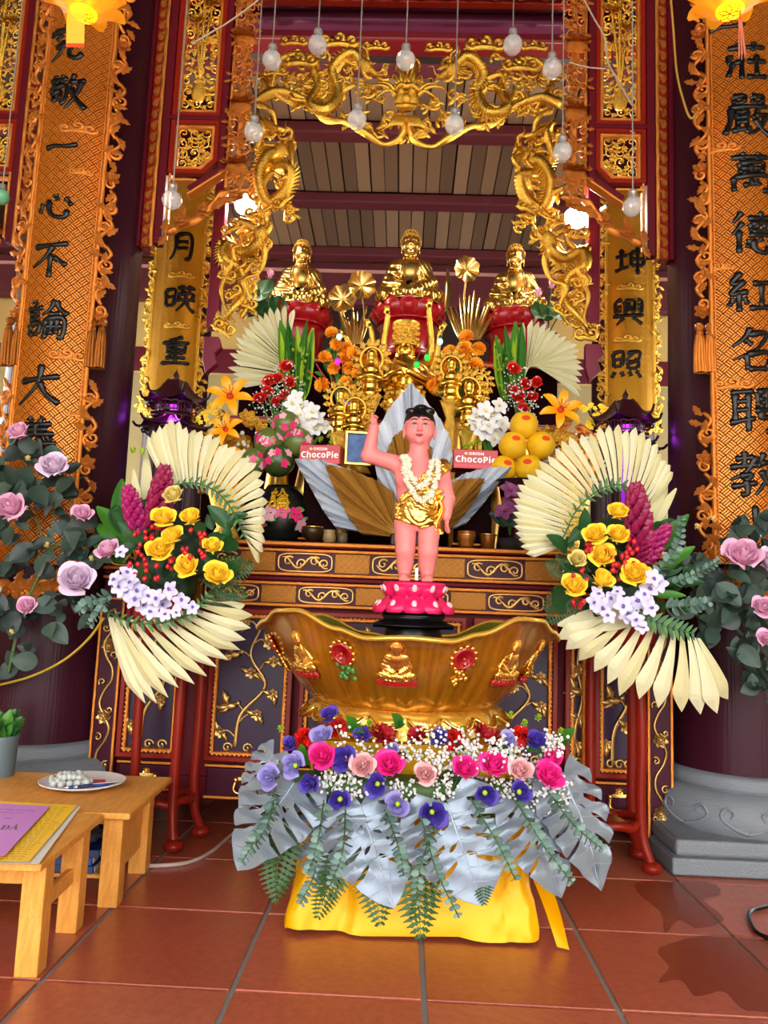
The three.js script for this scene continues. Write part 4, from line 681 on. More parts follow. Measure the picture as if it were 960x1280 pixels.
// the child statue
{
  const o = at(518, 728, 2.82), S = 0.00295, P = (px, py, z = 0) => [(px - 518) * S + (728 - py) * S * 0.038, (728 - py) * S, z];
  const t = thing('child_statue', 'pink painted statue of a standing child in a gold sash, one arm raised', 'statue', o);
  const shL = P(490, 580), elL = P(449, 570, 0.012), wrL = P(453, 535, 0.03), shR = P(545, 582), elR = P(552, 622, 0.0), wrR = P(552, 645, 0.014);
  const hip = [0.0, 0.215, 0], bodyD = (p) => {
    const x = p[0], y = p[1], z = p[2], X = x + 0.004 - y * 0.0, m = [abs(X), y, z], q = [X, y, z];
    let d = ell(q, [0.006, 0.255, 0.006], [0.078, 0.085, 0.064]);                                        // belly and hips
    d = smin(d, ell(q, [0.004, 0.37, 0.0], [0.083, 0.09, 0.056]), 0.05);                                 // chest
    d = smin(d, ell([m[0], y, z], [0.045, 0.385, 0.036], [0.036, 0.03, 0.024]), 0.03);
    d = smin(d, cap(q, [0.003, 0.43, -0.004], [0.003, 0.52, 0.004], 0.04, 0.034), 0.03);                   // neck
    d = smin(d, cap(p, [shL[0] + 0.012, shL[1] - 0.004, 0], elL, 0.034, 0.028), 0.035); d = smin(d, cap(p, elL, wrL, 0.028, 0.019), 0.014);
    d = smin(d, cap(p, [shR[0] - 0.012, shR[1] - 0.006, 0], elR, 0.034, 0.027), 0.035); d = smin(d, cap(p, elR, wrR, 0.027, 0.018), 0.014);
    for (const s of [-1, 1]) {
      const hx = 0.004 + s * 0.041;
      d = smin(d, cap(p, [hx, 0.215, 0.0], [hx + s * 0.002, 0.115, 0.008], 0.047, 0.034), s < 0 ? 0.012 : 0.012);
      d = smin(d, cap(p, [hx, 0.115, 0.006], [hx, 0.028, -0.008], 0.033, 0.022), 0.016);
      d = smin(d, ell(p, [hx, 0.075, -0.012], [0.028, 0.045, 0.03]), 0.02);
      d = smin(d, cap(p, [hx, 0.014, -0.018], [hx + s * 0.004, 0.011, 0.04], 0.019, 0.017), 0.014);
      for (let k = 0; k < 5; k++) { const tx = hx + s * 0.004 + s * (k - 1.6) * -0.0085; d = smin(d, ell(p, [tx, 0.008, 0.056 - abs(k - 0.5) * 0.003], [k === 4 ? 0.006 : 0.0048, 0.006, 0.009]), 0.004); }
    }
    d = max(d, -(hypot((x - 0.004) * 1, (y - 0.1) * 0) - 0.0042) - (y > 0.185 ? 1 : 0));                    // gap between the legs
    d = -smin(-d, ell(q, [0.006, 0.285, 0.07], [0.006, 0.007, 0.012]), 0.006);
    return max(d, -y);
  };
  const head = headSDF(0.575, 0.072, 0.004, 0.45);
  const f = (x, y, z) => { const p = [x, y, z]; return y < 0.5 ? bodyD(p) : y < 0.52 ? smin(bodyD(p), head(p), 0.012) : min(head(p), bodyD(p)); };
  const L = [surfaceNets(f, [-0.24, -0.005, -0.09], [0.15, 0.515, 0.1], 0.004), surfaceNets((x, y, z) => smin(head([x, y, z]), cap([x, y, z], [0.003, 0.49, -0.004], [0.003, 0.53, 0.004], 0.036, 0.033), 0.014), [-0.075, 0.495, -0.08], [0.08, 0.66, 0.1], 0.0028), surfaceNets((x, y, z) => bodyD([x, y, z]), [-0.24, 0.5, -0.05], [-0.1, 0.62, 0.08], 0.004)];
  const hL = handGeo(0.05, 'point').rotateY(0.3).translate(wrL[0], wrL[1] + 0.008, wrL[2]), hR = handGeo(0.056, 'rest').rotateZ(PI).rotateY(PI * 0.5 + 0.5).translate(wrR[0] + 0.002, wrR[1] - 0.008, wrR[2]);
  const skin = M('#dd807e', 0.42, 0, { specularIntensity: 0.7, ior: 1.45 });
  part('body', [...L, hL, hR], skin, t);
  // painted hair, brows, eyes and lips
  const HY = 0.575, HS = 0.072, hairD = (x, y, z) => {
    const s = HS, q = [x, y - HY, z - 0.004]; let d = ell(q, [0, s * 0.25, -s * 0.08], [s * 0.83, s * 0.88, s * 0.90]) + 0.0012 * noise3(x * 90, y * 60, z * 90);
    const line = y - HY - s * (0.5 - 0.15 * smooth(0, 0.5, abs(q[0]) / s) - 0.12 * smooth(0.12, 0.0, abs(q[0] + 0.004) / s) + 0.1 * smooth(0.1, 0.35, abs(q[0]) / s) * smooth(0.6, 0.4, abs(q[0]) / s));   // hairline with a small peak
    const front = q[2] > s * 0.05 ? -line : -(y - HY + s * 0.45); d = max(d, min(front, 1));
    d = smin(d, ell(q, [0.004, s * 1.08, s * 0.0], [s * 0.42, s * 0.22, s * 0.45]), 0.01); d = smin(d, ell(q, [s * 0.45, s * 0.9, s * 0.2], [s * 0.34, s * 0.22, s * 0.36]), 0.008); d = smin(d, ell(q, [-s * 0.45, s * 0.86, s * 0.2], [s * 0.32, s * 0.2, s * 0.36]), 0.008); return d;
  };
  part('hair', surfaceNets(hairD, [-0.08, 0.53, -0.08], [0.08, 0.68, 0.09], 0.0028), M('#0b0a0c', 0.3), t);
  const onFace = (x, y, lift) => { let z = 0.09; for (let i = 0; i < 60; i++) { const d = head([x, y, z]); if (d < 0.0003) break; z -= max(d * 0.7, 0.0002); } return V(x, y, z + lift); };
  const fs = HS;
  for (const s of [-1, 1]) {
    part('eyebrow', tube([onFace(s * 0.008, HY + fs * 0.30, 0), onFace(s * 0.022, HY + fs * 0.36, 0), onFace(s * 0.036, HY + fs * 0.3, 0)], (u) => 0.0026 * (1.2 - abs(u - 0.4)), { sides: 6, n: 12 }), M('#1c0f0c', 0.5), t);
    const eye = part('eye', bend(new THREE.CircleGeometry(1, 20), (x, y) => { const q = onFace(s * 0.021 + x * 0.0098, HY + fs * 0.085 + y * 0.0036 * (1 - 0.3 * x * x), 0.0008); return [q.x, q.y, q.z]; }), M('#cfc4ba', 0.3), t);
    part('iris', bend(new THREE.CircleGeometry(1, 16), (x, y) => { const q = onFace(s * 0.021 + x * 0.005, HY + fs * 0.09 + y * 0.0042, 0.0018); return [q.x, q.y, q.z]; }), M('#0c0808', 0.15), eye);
    part('eyelid', tube([onFace(s * 0.0105, HY + fs * 0.07, 0.001), onFace(s * 0.02, HY + fs * 0.15, 0.001), onFace(s * 0.032, HY + fs * 0.09, 0.001)], 0.0018, { sides: 5, n: 12 }), M('#1c0f0c', 0.5), eye);
  }
  part('lips', [tube([onFace(-0.0155, HY - fs * 0.45, 0), onFace(-0.005, HY - fs * 0.43, 0.0005), onFace(0, HY - fs * 0.44, 0.0005), onFace(0.005, HY - fs * 0.43, 0.0005), onFace(0.0155, HY - fs * 0.45, 0)], (u) => 0.0026 * sin(PI * (u * 0.86 + 0.07)), { sides: 6, n: 16 }), tube([onFace(-0.013, HY - fs * 0.47, 0), onFace(0, HY - fs * 0.52, 0.0008), onFace(0.013, HY - fs * 0.47, 0)], (u) => 0.003 * sin(PI * (u * 0.86 + 0.07)), { sides: 6, n: 12 })], M('#a8242e', 0.35), t);
  // gold sash: over the statue's left shoulder, round the waist and hips
  const robe = (x, y, z) => {
    const p = [x, y, z]; if (y > 0.47 || y < 0.17) return 0.05; const arms = min(cap(p, elL, wrL, 0.03, 0.025), cap(p, [shR[0] + 0.006, shR[1] - 0.06, 0], elR, 0.036, 0.038), cap(p, elR, wrR, 0.038, 0.034));
    const diag = y - 0.375 - (x - 0.0) * 1.05, hem = 0.205 + 0.028 * abs(x - 0.02) / 0.08 - 0.012 * (z > 0 ? 1 : 0), fold = 0.0026 * sin((y * (y < 0.33 ? 1 : 0.75) + 0.05 * noise3(x * 9, y * 9, z * 9) - x * (y < 0.3 ? 0.2 : 0.75)) * 230) + 0.002 * noise3(x * 45, y * 60, z * 45);
    let d = bodyD(p) - 0.0075 - fold;
    const top = diag - (z < -0.02 ? 0.02 : 0), strap = -(y - 0.3 - (x - 0.0) * 1.05 + (y < 0.345 ? 10 : 0));
    return max(d, top, hem - y, strap > 0 && y > 0.345 ? strap * 0.7 : -1, -arms + 0.004 > 0 && y < 0.4 ? -arms + 0.002 : -1);
  };
  part('gold_sash', surfaceNets(robe, [-0.12, 0.17, -0.09], [0.13, 0.47, 0.1], 0.0032), M(new THREE.Color(0.85, 0.52, 0.12), 0.3, 1), t);
  part('sash_tail', [0, 1, 2].map((k) => sheet((u, v) => [0.075 + 0.02 * u + 0.01 * sin(v * 5 + k), 0.3 - 0.1 * v - k * 0.01, 0.04 + 0.012 * sin(u * 5 + k) - 0.01 * k], 4, 8)), M(new THREE.Color(0.95, 0.60, 0.14), 0.25, 1), t);
  // double pink lotus pedestal on a black base, standing in the basin
  const pink = part('lotus_pedestal', lathe([[0.001, 0], [0.112, 0], [0.118, -0.012], [0.09, -0.06], [0.112, -0.075], [0.13, -0.11], [0.001, -0.112]], 36), mat.pink, t);
  for (const [n, r, h, w, tl, y, up] of [[11, 0.083, 0.06, 0.062, 0.65, -0.062, 1], [11, 0.098, 0.062, 0.07, -0.6, -0.112, 0]]) for (const [k, g] of petalRow(n, r, h, w, up ? tl : 0.05, y, 0.5).entries()) { if (!up) bend(g, (x, yy, z) => { const q = hypot(x, z), v = (yy - y) / h; return [x * (1 + 0.38 * (1 - v)), yy, z * (1 + 0.38 * (1 - v))]; }); const a = k / n * 2 * PI, pt = part('lotus_petal', g, mat.pink, pink); part('petal_tip', ball(0.013, 0, 0, 0, 0.8, 1.25, 0.45, 8).rotateX(up ? 0.5 : -0.5).rotateY(a).translate(sin(a) * (r + (up ? 0.035 : 0.041)), y + h * (up ? 0.6 : 0.5), cos(a) * (r + (up ? 0.035 : 0.041))), mat.pinkTip, pt); }
  part('black_base', [lathe([[0.001, -0.112], [0.125, -0.112], [0.13, -0.125], [0.12, -0.135], [0.165, -0.15], [0.165, -0.165], [0.001, -0.17]], 6), cyl(0.1, 0.14, 0.24, 0, -0.28, 0, 24)], mat.black, t);
  part('paper_tag', bx(0.011, 0.045, 0.003, 0.006, 0.028, 0.062, 0.001), M('#eceae4', 0.6), t, 'small white slip between the feet');
  // garland of white buds
  const gl = thing('flower_garland', 'white flower bud garland hanging round the neck of the pink statue', 'garland', o), onB = (x, y) => { let z = 0.13; for (let i = 0; i < 80; i++) { const d = bodyD([x, y, z]) - 0.009; if (d < 0.0005) break; z -= max(d * 0.6, 0.0005); if (z < -0.02) break; } return V(x, y, z); };
  const flr = mg([ball(0.0085, 0, 0, 0, 1, 1, 0.8, 6), ...[0, 1, 2, 3, 4].map((k) => ball(0.005, cos(k * 1.257) * 0.0075, sin(k * 1.257) * 0.0075, 0.001, 1, 1, 0.7, 5))]), white = M('#d9d2bb', 0.6);
  for (const [s, pts] of [[0, [[-0.056, 0.455], [-0.052, 0.42], [-0.042, 0.37], [-0.018, 0.325], [0.012, 0.292], [0.045, 0.315], [0.062, 0.36], [0.07, 0.41], [0.064, 0.45]]], [1, [[-0.042, 0.46], [-0.036, 0.425], [-0.018, 0.375], [0.006, 0.345], [0.03, 0.36], [0.045, 0.4], [0.05, 0.45]]]]) {
    const c = new THREE.CatmullRomCurve3(pts.map(([x, y]) => onB(x, y).add(V(0, 0, 0.006)))), n = s ? 24 : 44;
    part('garland_cord', tube(c, 0.0025, { n: 40, sides: 5 }), white, gl);
    for (let k = 0; k <= n; k++) { const p = c.getPoint(k / n), m = part('garland_flower', flr, white, gl); m.position.copy(p).add(V(rr(-0.006, 0.006), rr(-0.005, 0.005), rr(0, 0.006))); m.rotation.set(rr(-0.5, 0.5), rr(-0.5, 0.5), rr(0, 3)); }
  }
}
// many-armed golden statue with a tall crown, in the middle of the offerings
{
  const D = 4.28, o = at(504, 520, D), t = thing('armed_statue', 'golden many-armed standing statue with a tall crown, in front of the middle buddha', 'statue', o), k = D / FOCAL;
  const H = (py) => (520 - py) * k;
  const bd = (p) => { const m = [abs(p[0]), p[1], p[2]]; let d = cap(p, [0, 0, 0], [0, H(470), 0], 0.11, 0.09); d = smin(d, ell(p, [0, H(462), 0], [0.11, 0.1, 0.07]), 0.05); d = smin(d, cap(m, [0.09, H(458), 0], [0.15, H(480), 0.05], 0.035, 0.028), 0.03); d = smin(d, cap(m, [0.15, H(480), 0.05], [0.02, H(470), 0.12], 0.028, 0.02), 0.02); d = smin(d, cap(p, [0, H(455), 0], [0, H(440), 0], 0.035, 0.03), 0.03); return d + 0.004 * sin(p[1] * 90 + p[0] * 40); };
  const hd = headSDF(H(432), 0.062, 0.01, 1);
  part('figure', [surfaceNets((x, y, z) => smin(bd([x, y, z]), y > H(446) ? hd([x, y, z]) : 1, 0.02), [-0.22, -0.13, -0.13], [0.22, H(418), 0.16], 0.006)], mat.gilt, t);
  part('crown', [lathe([[0.06, H(428)], [0.07, H(424)], [0.06, H(418)], [0.066, H(408)], [0.075, H(402)], [0.082, H(398)], [0.06, H(396)], [0.001, H(394)]], 16), ...[...Array(40)].map((_, i) => ball(0.014, cos(i * 2.4) * 0.07, H(426) + (H(398) - H(426)) * (i / 40), sin(i * 2.4) * 0.07, 1, 1, 1, 6))], mat.gilt, t);
  for (let i = 0; i < 8; i++) { const s = i % 2 ? 1 : -1, a = -0.4 + (i >> 1) * 0.42, R = 0.33 + 0.05 * sin(i), e = V(s * cos(a) * R * 0.6, H(462) + sin(a) * R * 0.55 - 0.03, -0.03 - (i >> 1) * 0.008), h = V(s * cos(a + 0.35) * R, H(455) + sin(a + 0.45) * R, 0.0); const arm = part('arm', tube([V(s * 0.08, H(458), -0.02), e, h], (u) => 0.034 - 0.02 * u, { sides: 7, n: 14 }), mat.gilt, t); const hn = part('hand', handGeo(0.06, 'rest'), mat.gilt, arm); hn.position.copy(h); hn.rotation.z = -s * (PI / 2 - a - 0.6); }
  for (let i = 0; i < 60; i++) { const a = rr(0, 6.28), y = rr(-0.1, H(470)), r = 0.1 + rr(0, 0.02); part('jewel', ball(rr(0.012, 0.022), 0, 0, 0, 1, 1, 1, 6), mat.gilt, t).position.set(sin(a) * r, y, abs(cos(a)) * r); }
  part('pedestal', lathe([[0.001, -0.1], [0.13, -0.1], [0.1, -0.16], [0.13, -0.22], [0.13, 1.625 - o.y], [0.001, 1.625 - o.y]], 20), mat.gilt, t);
}
// reliefs on the basin
{
  const halo = tube([...Array(20)].map((_, k) => [cos(k / 20 * 2 * PI) * 0.085, 0.385 + sin(k / 20 * 2 * PI) * 0.095, -0.02]), 0.016, { closed: true, n: 40, sides: 6 });
  const reliefGold = M(new THREE.Color(0.9, 0.56, 0.12), 0.25, 1);
  const tempG = buddhaGeo.clone();
  for (const [deg, kind] of [[-4, 'b'], [-48, 'b'], [46, 'b'], [-82, 'm'], [74, 'b'], [-26, 'm'], [22, 'm']]) {
    const a = deg * DEG, v = 0.42, lo = v3(bowlAt(a, v)), hi = v3(bowlAt(a, v + 0.3)), up = hi.clone().sub(lo).normalize(), ac = V(cos(a), 0, -sin(a)), out = V().crossVectors(ac, up);
    const g = part(kind === 'b' ? 'buddha_relief' : 'medallion', kind === 'b' ? tempG : mg([blossom(0.03, 8), tube([...Array(16)].map((_, k) => [cos(k / 16 * 2 * PI) * 0.032, sin(k / 16 * 2 * PI) * 0.034, 0.004]), 0.007, { closed: true, n: 32, sides: 5 })]), kind === 'b' ? reliefGold : mat.redPaint, bowl);
    g.matrix.makeBasis(ac, up, out); g.quaternion.setFromRotationMatrix(g.matrix);
    if (kind === 'b') { g.scale.set(0.29, 0.27, 0.14); g.position.copy(lo).addScaledVector(up, 0.012).addScaledVector(out, 0.002); part('halo', halo, reliefGold, g); part('relief_curls', curlGeo, reliefGold, g); part('relief_lotus', [ball(0.2, 0, -0.06, 0.03, 1.05, 0.35, 0.5, 14), ...[-2, -1, 0, 1, 2].map((k) => ball(0.055, k * 0.085, -0.05, 0.12 - abs(k) * 0.02, 1, 1, 0.6, 8))], mat.redPaint, g); }
    else { g.position.copy(lo).addScaledVector(up, 0.085).addScaledVector(out, 0.003); part('medallion_leaf', [...Array(14)].map((_, k) => ball(0.009, rr(-0.026, 0.026), -0.035 - 0.005 * k * 0.9 + rr(-0.004, 0.004), 0.003, 1, 1, 0.8, 6)), deg === -26 ? mat.greenPaint : reliefGold, g); part('medallion_beads', [...Array(12)].map((_, k) => ball(0.008, cos(k / 12 * 6.28) * 0.04, sin(k / 12 * 6.28) * 0.042, 0.003, 1, 1, 0.7, 6)), reliefGold, g); }
  }
}
// ---------------------------------------------------------------- flowers and leaves; each grows along +y with unit size
function roseGeo(n, open, seed) {                       // nested cup of overlapping rounded petals
  const r0 = mulberry(seed), g = [ball(0.1, 0, 0.62, 0, 1, 2.2, 1, 8)];
  for (let i = 0; i < n; i++) {
    const t = (i + 0.5) / n, a = i * 2.4 + r0() * 0.5, R = 0.13 + 0.62 * pow(t, 0.8) * open, H = 0.98 - 0.2 * t * t, half = 1.15 - 0.25 * t, flare = (-0.05 + 0.34 * t * t) * open, curl = 0.22 * t * t, wob = r0() * 6;
    g.push(sheet((u, v) => { const s = u * 2 - 1, e = 1 - 0.34 * s * s * s * s - 0.1 * s * s, top = smooth(0.62, 1, v), phi = a + s * half * (1 - 0.12 * top), r = R * (0.3 + 0.7 * sin(min(1, v * 1.25) * PI / 2)) + flare * top * (1 - 0.5 * s * s) + 0.025 * sin(s * 5 + wob) * top + 0.012 * s, y = H * v * (1 - (1 - e) * v) - curl * top * top * (1 - 0.4 * s * s); return [sin(phi) * r, y, cos(phi) * r]; }, 8, 7));
  }
  for (let k = 0; k < 5; k++) g.push(sheet((u, v) => { const s = u * 2 - 1; return [s * 0.16 * (1 - v), -0.02 + 0.1 * v, 0.2 + 0.45 * v]; }, 2, 3).rotateY(k * 1.257));
  return mg(g);
}
const roses = [roseGeo(15, 1.0, 1), roseGeo(17, 1.12, 2), roseGeo(13, 0.88, 3)], rosebud = roseGeo(7, 0.45, 4);
const lisianthus = [roseGeo(9, 1.25, 5), roseGeo(8, 1.1, 6)];
function ruffle(seed, n = 34, fl = 0.75) { const r0 = mulberry(seed), g = []; for (let i = 0; i < n; i++) { const t = (i + 0.5) / n, y = 1 - t * 1.25, r = sqrt(max(0.02, 1 - y * y)), a = i * 2.39996, d = V(cos(a) * r, y * fl + 0.1, sin(a) * r).normalize(), q = new THREE.Quaternion().setFromUnitVectors(UPY, d); g.push(sheet((u, v) => { const s = u * 2 - 1, w = 0.34 * sin(PI * (0.15 + v * 0.75)) * (1 + 0.15 * sin(s * 9)); return [s * w, v * 0.95, 0.2 * v * v * (0.5 + s * s) + 0.04 * sin(s * 8) * v]; }, 4, 3).applyQuaternion(q).rotateY(r0() * 0.3)); } return mg(g).translate(0, 0.2, 0); }
const pompons = [ruffle(1, 44), ruffle(2, 44)], carnation = ruffle(3, 36, 0.6);
function star(n, L, W, dish, curl, centre) { const g = []; for (let k = 0; k < n; k++) g.push(sheet((u, v) => { const s = u * 2 - 1, w = W * 0.5 * pow(sin(PI * (0.06 + 0.9 * v)), 0.75), r = L * v; return [s * w, dish * r - curl * v * v * v * L + abs(s) * w * 0.25, 0.05 + r]; }, 4, 6).rotateY(k / n * 2 * PI)); if (centre) g.push(...centre); return mg(g); }
const lilyPetals = star(6, 1, 0.42, 0.75, 0.55), lilyCore = mg([...[0, 1, 2, 3, 4, 5].map((k) => tube([[0, 0.1, 0], [cos(k) * 0.12, 0.45, sin(k) * 0.12], [cos(k) * 0.24, 0.7, sin(k) * 0.24]], 0.02, { sides: 4, n: 5 })), ball(0.16, 0, 0.12, 0, 1, 1, 1, 8)]);
const orchidGeo = star(5, 1, 0.8, 0.25, 0.15, [ball(0.16, 0, 0.22, 0.1, 1, 0.8, 1.3, 6)]), orchidLip = mg([ball(0.2, 0, 0.3, 0.15, 0.9, 0.7, 1.2, 8)]);
const ovalLeaf = sheet((u, v) => { const s = u * 2 - 1, w = 0.26 * pow(sin(PI * (0.03 + 0.95 * pow(v, 0.85))), 0.8); return [s * w, v, -0.16 * v * v + abs(s) * w * 0.35 + 0.015 * sin(v * 16) * abs(s)]; }, 4, 8), roundLeaf = sheet((u, v) => { const s = u * 2 - 1, w = 0.42 * pow(sin(PI * (0.04 + 0.92 * v)), 0.6); return [s * w, v, 0.12 * s * s - 0.1 * v * v]; }, 4, 5);
const longLeaf = sheet((u, v) => { const s = u * 2 - 1, w = 0.075 * pow(sin(PI * (0.08 + 0.9 * pow(v, 0.7))), 0.7); return [s * w, v, -0.2 * v * v + abs(s) * w * 0.5]; }, 2, 9), broadLeaf = sheet((u, v) => { const s = u * 2 - 1, w = 0.17 * pow(sin(PI * (0.03 + 0.95 * pow(v, 0.8))), 0.8); return [s * w, v, -0.15 * v * v + abs(s) * w * 0.4]; }, 4, 9);
const gingerGeo = (() => { const g = []; for (let i = 0; i < 46; i++) { const t = i / 46, a = i * 2.4, r = 0.17 * sin(PI * (0.12 + t * 0.84)), d = V(cos(a), 0.7 + t, sin(a)).normalize(); g.push(carvedLeaf(0.34 - 0.12 * t, 0.2).applyQuaternion(new THREE.Quaternion().setFromUnitVectors(UPY, d)).translate(cos(a) * r * 0.8, t * 0.9, sin(a) * r * 0.8)); } g.push(tube([[0, -0.1, 0], [0, 0.95, 0]], 0.09, { n: 4 })); return mg(g); })();
function fernGeo(n = 13) { const g = [tube([[0, 0, 0], [0.02, 0.5, -0.03], [0, 1, -0.14]], (u) => 0.012 * (1.2 - u), { sides: 4, n: 8 })]; for (let k = 0; k < n; k++) for (const s of [-1, 1]) { const t = (k + 1) / (n + 1), L = 0.3 * sin(PI * (0.25 + t * 0.72)) ; const p = sheet((u, v) => { const w = (u * 2 - 1) * 0.027 * sin(PI * (0.1 + 0.85 * v)) * (1 + 0.45 * sin(v * 26)); return [s * v * L, t + w + v * L * 0.35, -0.14 * t * t - 0.06 * v * v]; }, 2, 7); g.push(p); } return mg(g); }
const fern = fernGeo(), berry = mg([ball(1, 0, 0, 0, 1, 1.15, 1, 8), new THREE.ConeGeometry(0.35, 0.5, 5).translate(0, 1.2, 0)]);
Object.assign(mat, {
  yellowRose: M('#ffd834', 0.6), paleYellow: M('#e0cc78', 0.6), pinkRose: M('#e4aacb', 0.6), blush: M('#e8b0b4', 0.6), hotPink: M('#ea2490', 0.55), lilacRose: M('#dec6e0', 0.6), violet: M('#43309a', 0.6), lavender: M('#8f86c8', 0.6), palelav: M('#bdb6d8', 0.6), crimson: M('#a00818', 0.6), redRose: M('#d4140c', 0.6), orange: M('#ffa414', 0.6), lily: M('#f2a000', 0.5), lilyRed: M('#c03a08', 0.5), white: M('#dcdcdc', 0.6),
  orchidLilac: M('#ccc8e6', 0.55), orchidPurple: M('#6a4aa8', 0.5), ginger: M('#8a0a44', 0.45), ginger2: M('#a01060', 0.45),
  roseLeaf: [M('#24382f', 0.55), M('#33493f', 0.55), M('#1c2c28', 0.5)], leaf: [M('#2f6a1c', 0.5), M('#3f7d22', 0.5), M('#1f4f22', 0.5)], euc: [M('#5c7a72', 0.65), M('#6f8c86', 0.65), M('#4a655e', 0.65)], fernG: M('#173a1c', 0.6), fernB: M('#2b5220', 0.6), stem: M('#3c5a2a', 0.6), berry: M('#c8202c', 0.3), lime: M('#9ab820', 0.6),
  cream: M('#d3d0ab', 0.65), creamB: M('#c9c394', 0.65), silver: M('#ccd2dc', 0.45, 0.25), bronzeLeaf: M('#b88c40', 0.42, 0.3), silverLeaf: M('#7f8c9c', 0.4, 0.35), veinSilver: M('#94a1b0', 0.38, 0.35), thread: M('#5f6e3c', 0.7),
});
const rel = (t, q) => q.clone().sub(t.position);
function grow(t, name, geo, m, q, s, dir, roll, label) { const p = part(name, geo, m, t, label); p.position.copy(rel(t, q)); if (s.isVector3) p.scale.copy(s); else p.scale.setScalar(s); aim(p, dir ?? V(rr(-0.35, 0.35), rr(0.0, 0.45), 1), roll ?? rr(0, 6.28)); return p; }
function leafTo(t, name, geo, m, a, b, side = V(0, 0, 1), wid = 1, veins) { // a leaf from a to b that shows its face to side
  const y = b.clone().sub(a), L = y.length(); y.normalize(); const z = side.clone().addScaledVector(y, -side.dot(y)).normalize(), x = V().crossVectors(y, z), p = part(name, geo, m, t);
  p.matrix.makeBasis(x, y, z); p.quaternion.setFromRotationMatrix(p.matrix); p.position.copy(rel(t, a)); p.scale.set(L * wid, L, L); if (veins) part('leaf_vein', veins, mat.veinSilver, p); return p;
}
const near = (base, r) => V(base.x + rr(-r, r), base.y + rr(-r, r), base.z + rr(-r, r));
function sprig(t, a, b, n, size, mats, geo = roundLeaf, name = 'eucalyptus_leaf', sag = 0.04) { // stem with paired leaves
  const m = V().lerpVectors(a, b, 0.5).add(V(rr(-0.02, 0.02), 0, sag)), c = new THREE.CatmullRomCurve3([rel(t, a), rel(t, m), rel(t, b)]); part('stem', tube(c, 0.0025, { n: 8, sides: 5 }), mat.stem, t);
  for (let k = 0; k < n; k++) for (const s of [-1, 1]) { const u = (k + 0.5) / n, p = c.getPoint(u), T = c.getTangent(u), d = V(-T.y * s, T.x * s, rr(0.1, 0.7)).addScaledVector(T, 0.35), l = part(name, geo, mats[floor(rnd() * mats.length)], t); l.position.copy(p); aim(l, d, rr(-0.6, 0.6)); l.scale.setScalar(size * (1.15 - 0.55 * u) * rr(0.85, 1.15)); }
}
function frond(roots, tips, n, D, t, mats, o = {}) {     // a cut palm leaf: stiff folded blades between a curve of roots and a curve of tips
  const R = new THREE.CatmullRomCurve3(roots.map(([x, y, z]) => rel(t, at(x, y, D + (z ?? 0)))), false, 'centripetal'), T = new THREE.CatmullRomCurve3(tips.map(([x, y, z]) => rel(t, at(x, y, D + (z ?? 0)))), false, 'centripetal');
  for (let k = 0; k < n; k++) {
    const u = (k + 0.5) / n, a = R.getPoint(u), b = T.getPoint(u).multiplyScalar(1).add(V(0, 0, rr(-0.012, 0.012))), ta = R.getTangent(u).multiplyScalar(R.getLength() / n * 0.62), tb = T.getTangent(u).multiplyScalar(T.getLength() / n * (o.w ?? 0.53));
    if (ta.dot(tb) < 0) ta.negate(); const tp = o.tip ?? 0.88, L = 1 + rr(-0.04, 0.05), fold = (o.fold ?? 0.011) ;
    part('palm_blade', sheet((s, v) => { const q = s * 2 - 1, w = v < tp ? lerp(o.base ?? 0.5, 1, pow(v / tp, 0.8)) : 1 - pow((v - tp) / (1 - tp), 1.15) * 0.98 , c = V().lerpVectors(a, b, v * L), e = V().lerpVectors(ta, tb, v); return [c.x + e.x * (q * w + (v > tp ? 0.4 * (v - tp) / (1 - tp) : 0)), c.y + e.y * (q * w + (v > tp ? 0.4 * (v - tp) / (1 - tp) : 0)), c.z + e.z * q * w + fold * (1 - abs(q)) * min(1, v * 3) * w + (o.arch ?? 0.025) * sin(v * PI) ]; }, 2, 15).toNonIndexed(), mats[k % mats.length], t).geometry.computeVertexNormals();
  }
  return R;
}
function monsteraGeo(seed) {                              // unit length leaf along +y with deep side cuts and a few holes
  const r0 = mulberry(seed), half = (s) => {
    const p = [[0, 0.05]], N = 4, M = (t) => { const y = lerp(-0.15, 1, t); return [s * 0.47 * pow(sin(PI * pow(t * 0.97 + 0.03, 0.72)), 0.75), y + (t < 0.15 ? 0.0 : 0)]; };
    for (let k = 0; k <= N; k++) {
      const t0 = k === 0 ? 0.02 : 0.12 + k * 0.155, t1 = k === N ? 1 : 0.12 + (k + 1) * 0.155 - 0.018;
      for (let i = 0; i <= 5; i++) { const t = lerp(t0, t1, i / 5), q = M(t), in_ = 1 - 0.06 * pow(abs(i / 2.5 - 1), 3); p.push([q[0] * in_, q[1]]); }
      if (k < N) { const q = M(t1 + 0.01), d = lerp(0.24, 0.42, r0()), y = q[1] - 0.10 - 0.03 * k * 0.3; p.push([q[0] * (d + 0.25), lerp(q[1], y, 0.45) - 0.018]); p.push([q[0] * d, y + 0.0]); p.push([q[0] * d * 1.02, y + 0.035]); p.push([q[0] * (d + 0.25), lerp(q[1], y, 0.45) + 0.03]); }
    }
    return p; };
  const a = half(1), b = half(-1).reverse(), sh = new THREE.Shape([...a, ...b.slice(1, -1)].map((p) => new THREE.Vector2(p[0], p[1])));
  for (const [x, y] of [[0.075, 0.25], [-0.08, 0.32], [0.07, 0.45], [-0.06, 0.55]]) { const h = new THREE.Path(); h.absellipse(x, y, 0.018, 0.05, 0, 2 * PI, true, x > 0 ? -0.9 : 0.9); sh.holes.push(h); }
  let g = new THREE.ExtrudeGeometry(sh, { depth: 0.006, bevelEnabled: false, curveSegments: 4 }); g = tessellate(g, 0.07);
  return bend(g, monBend);
}
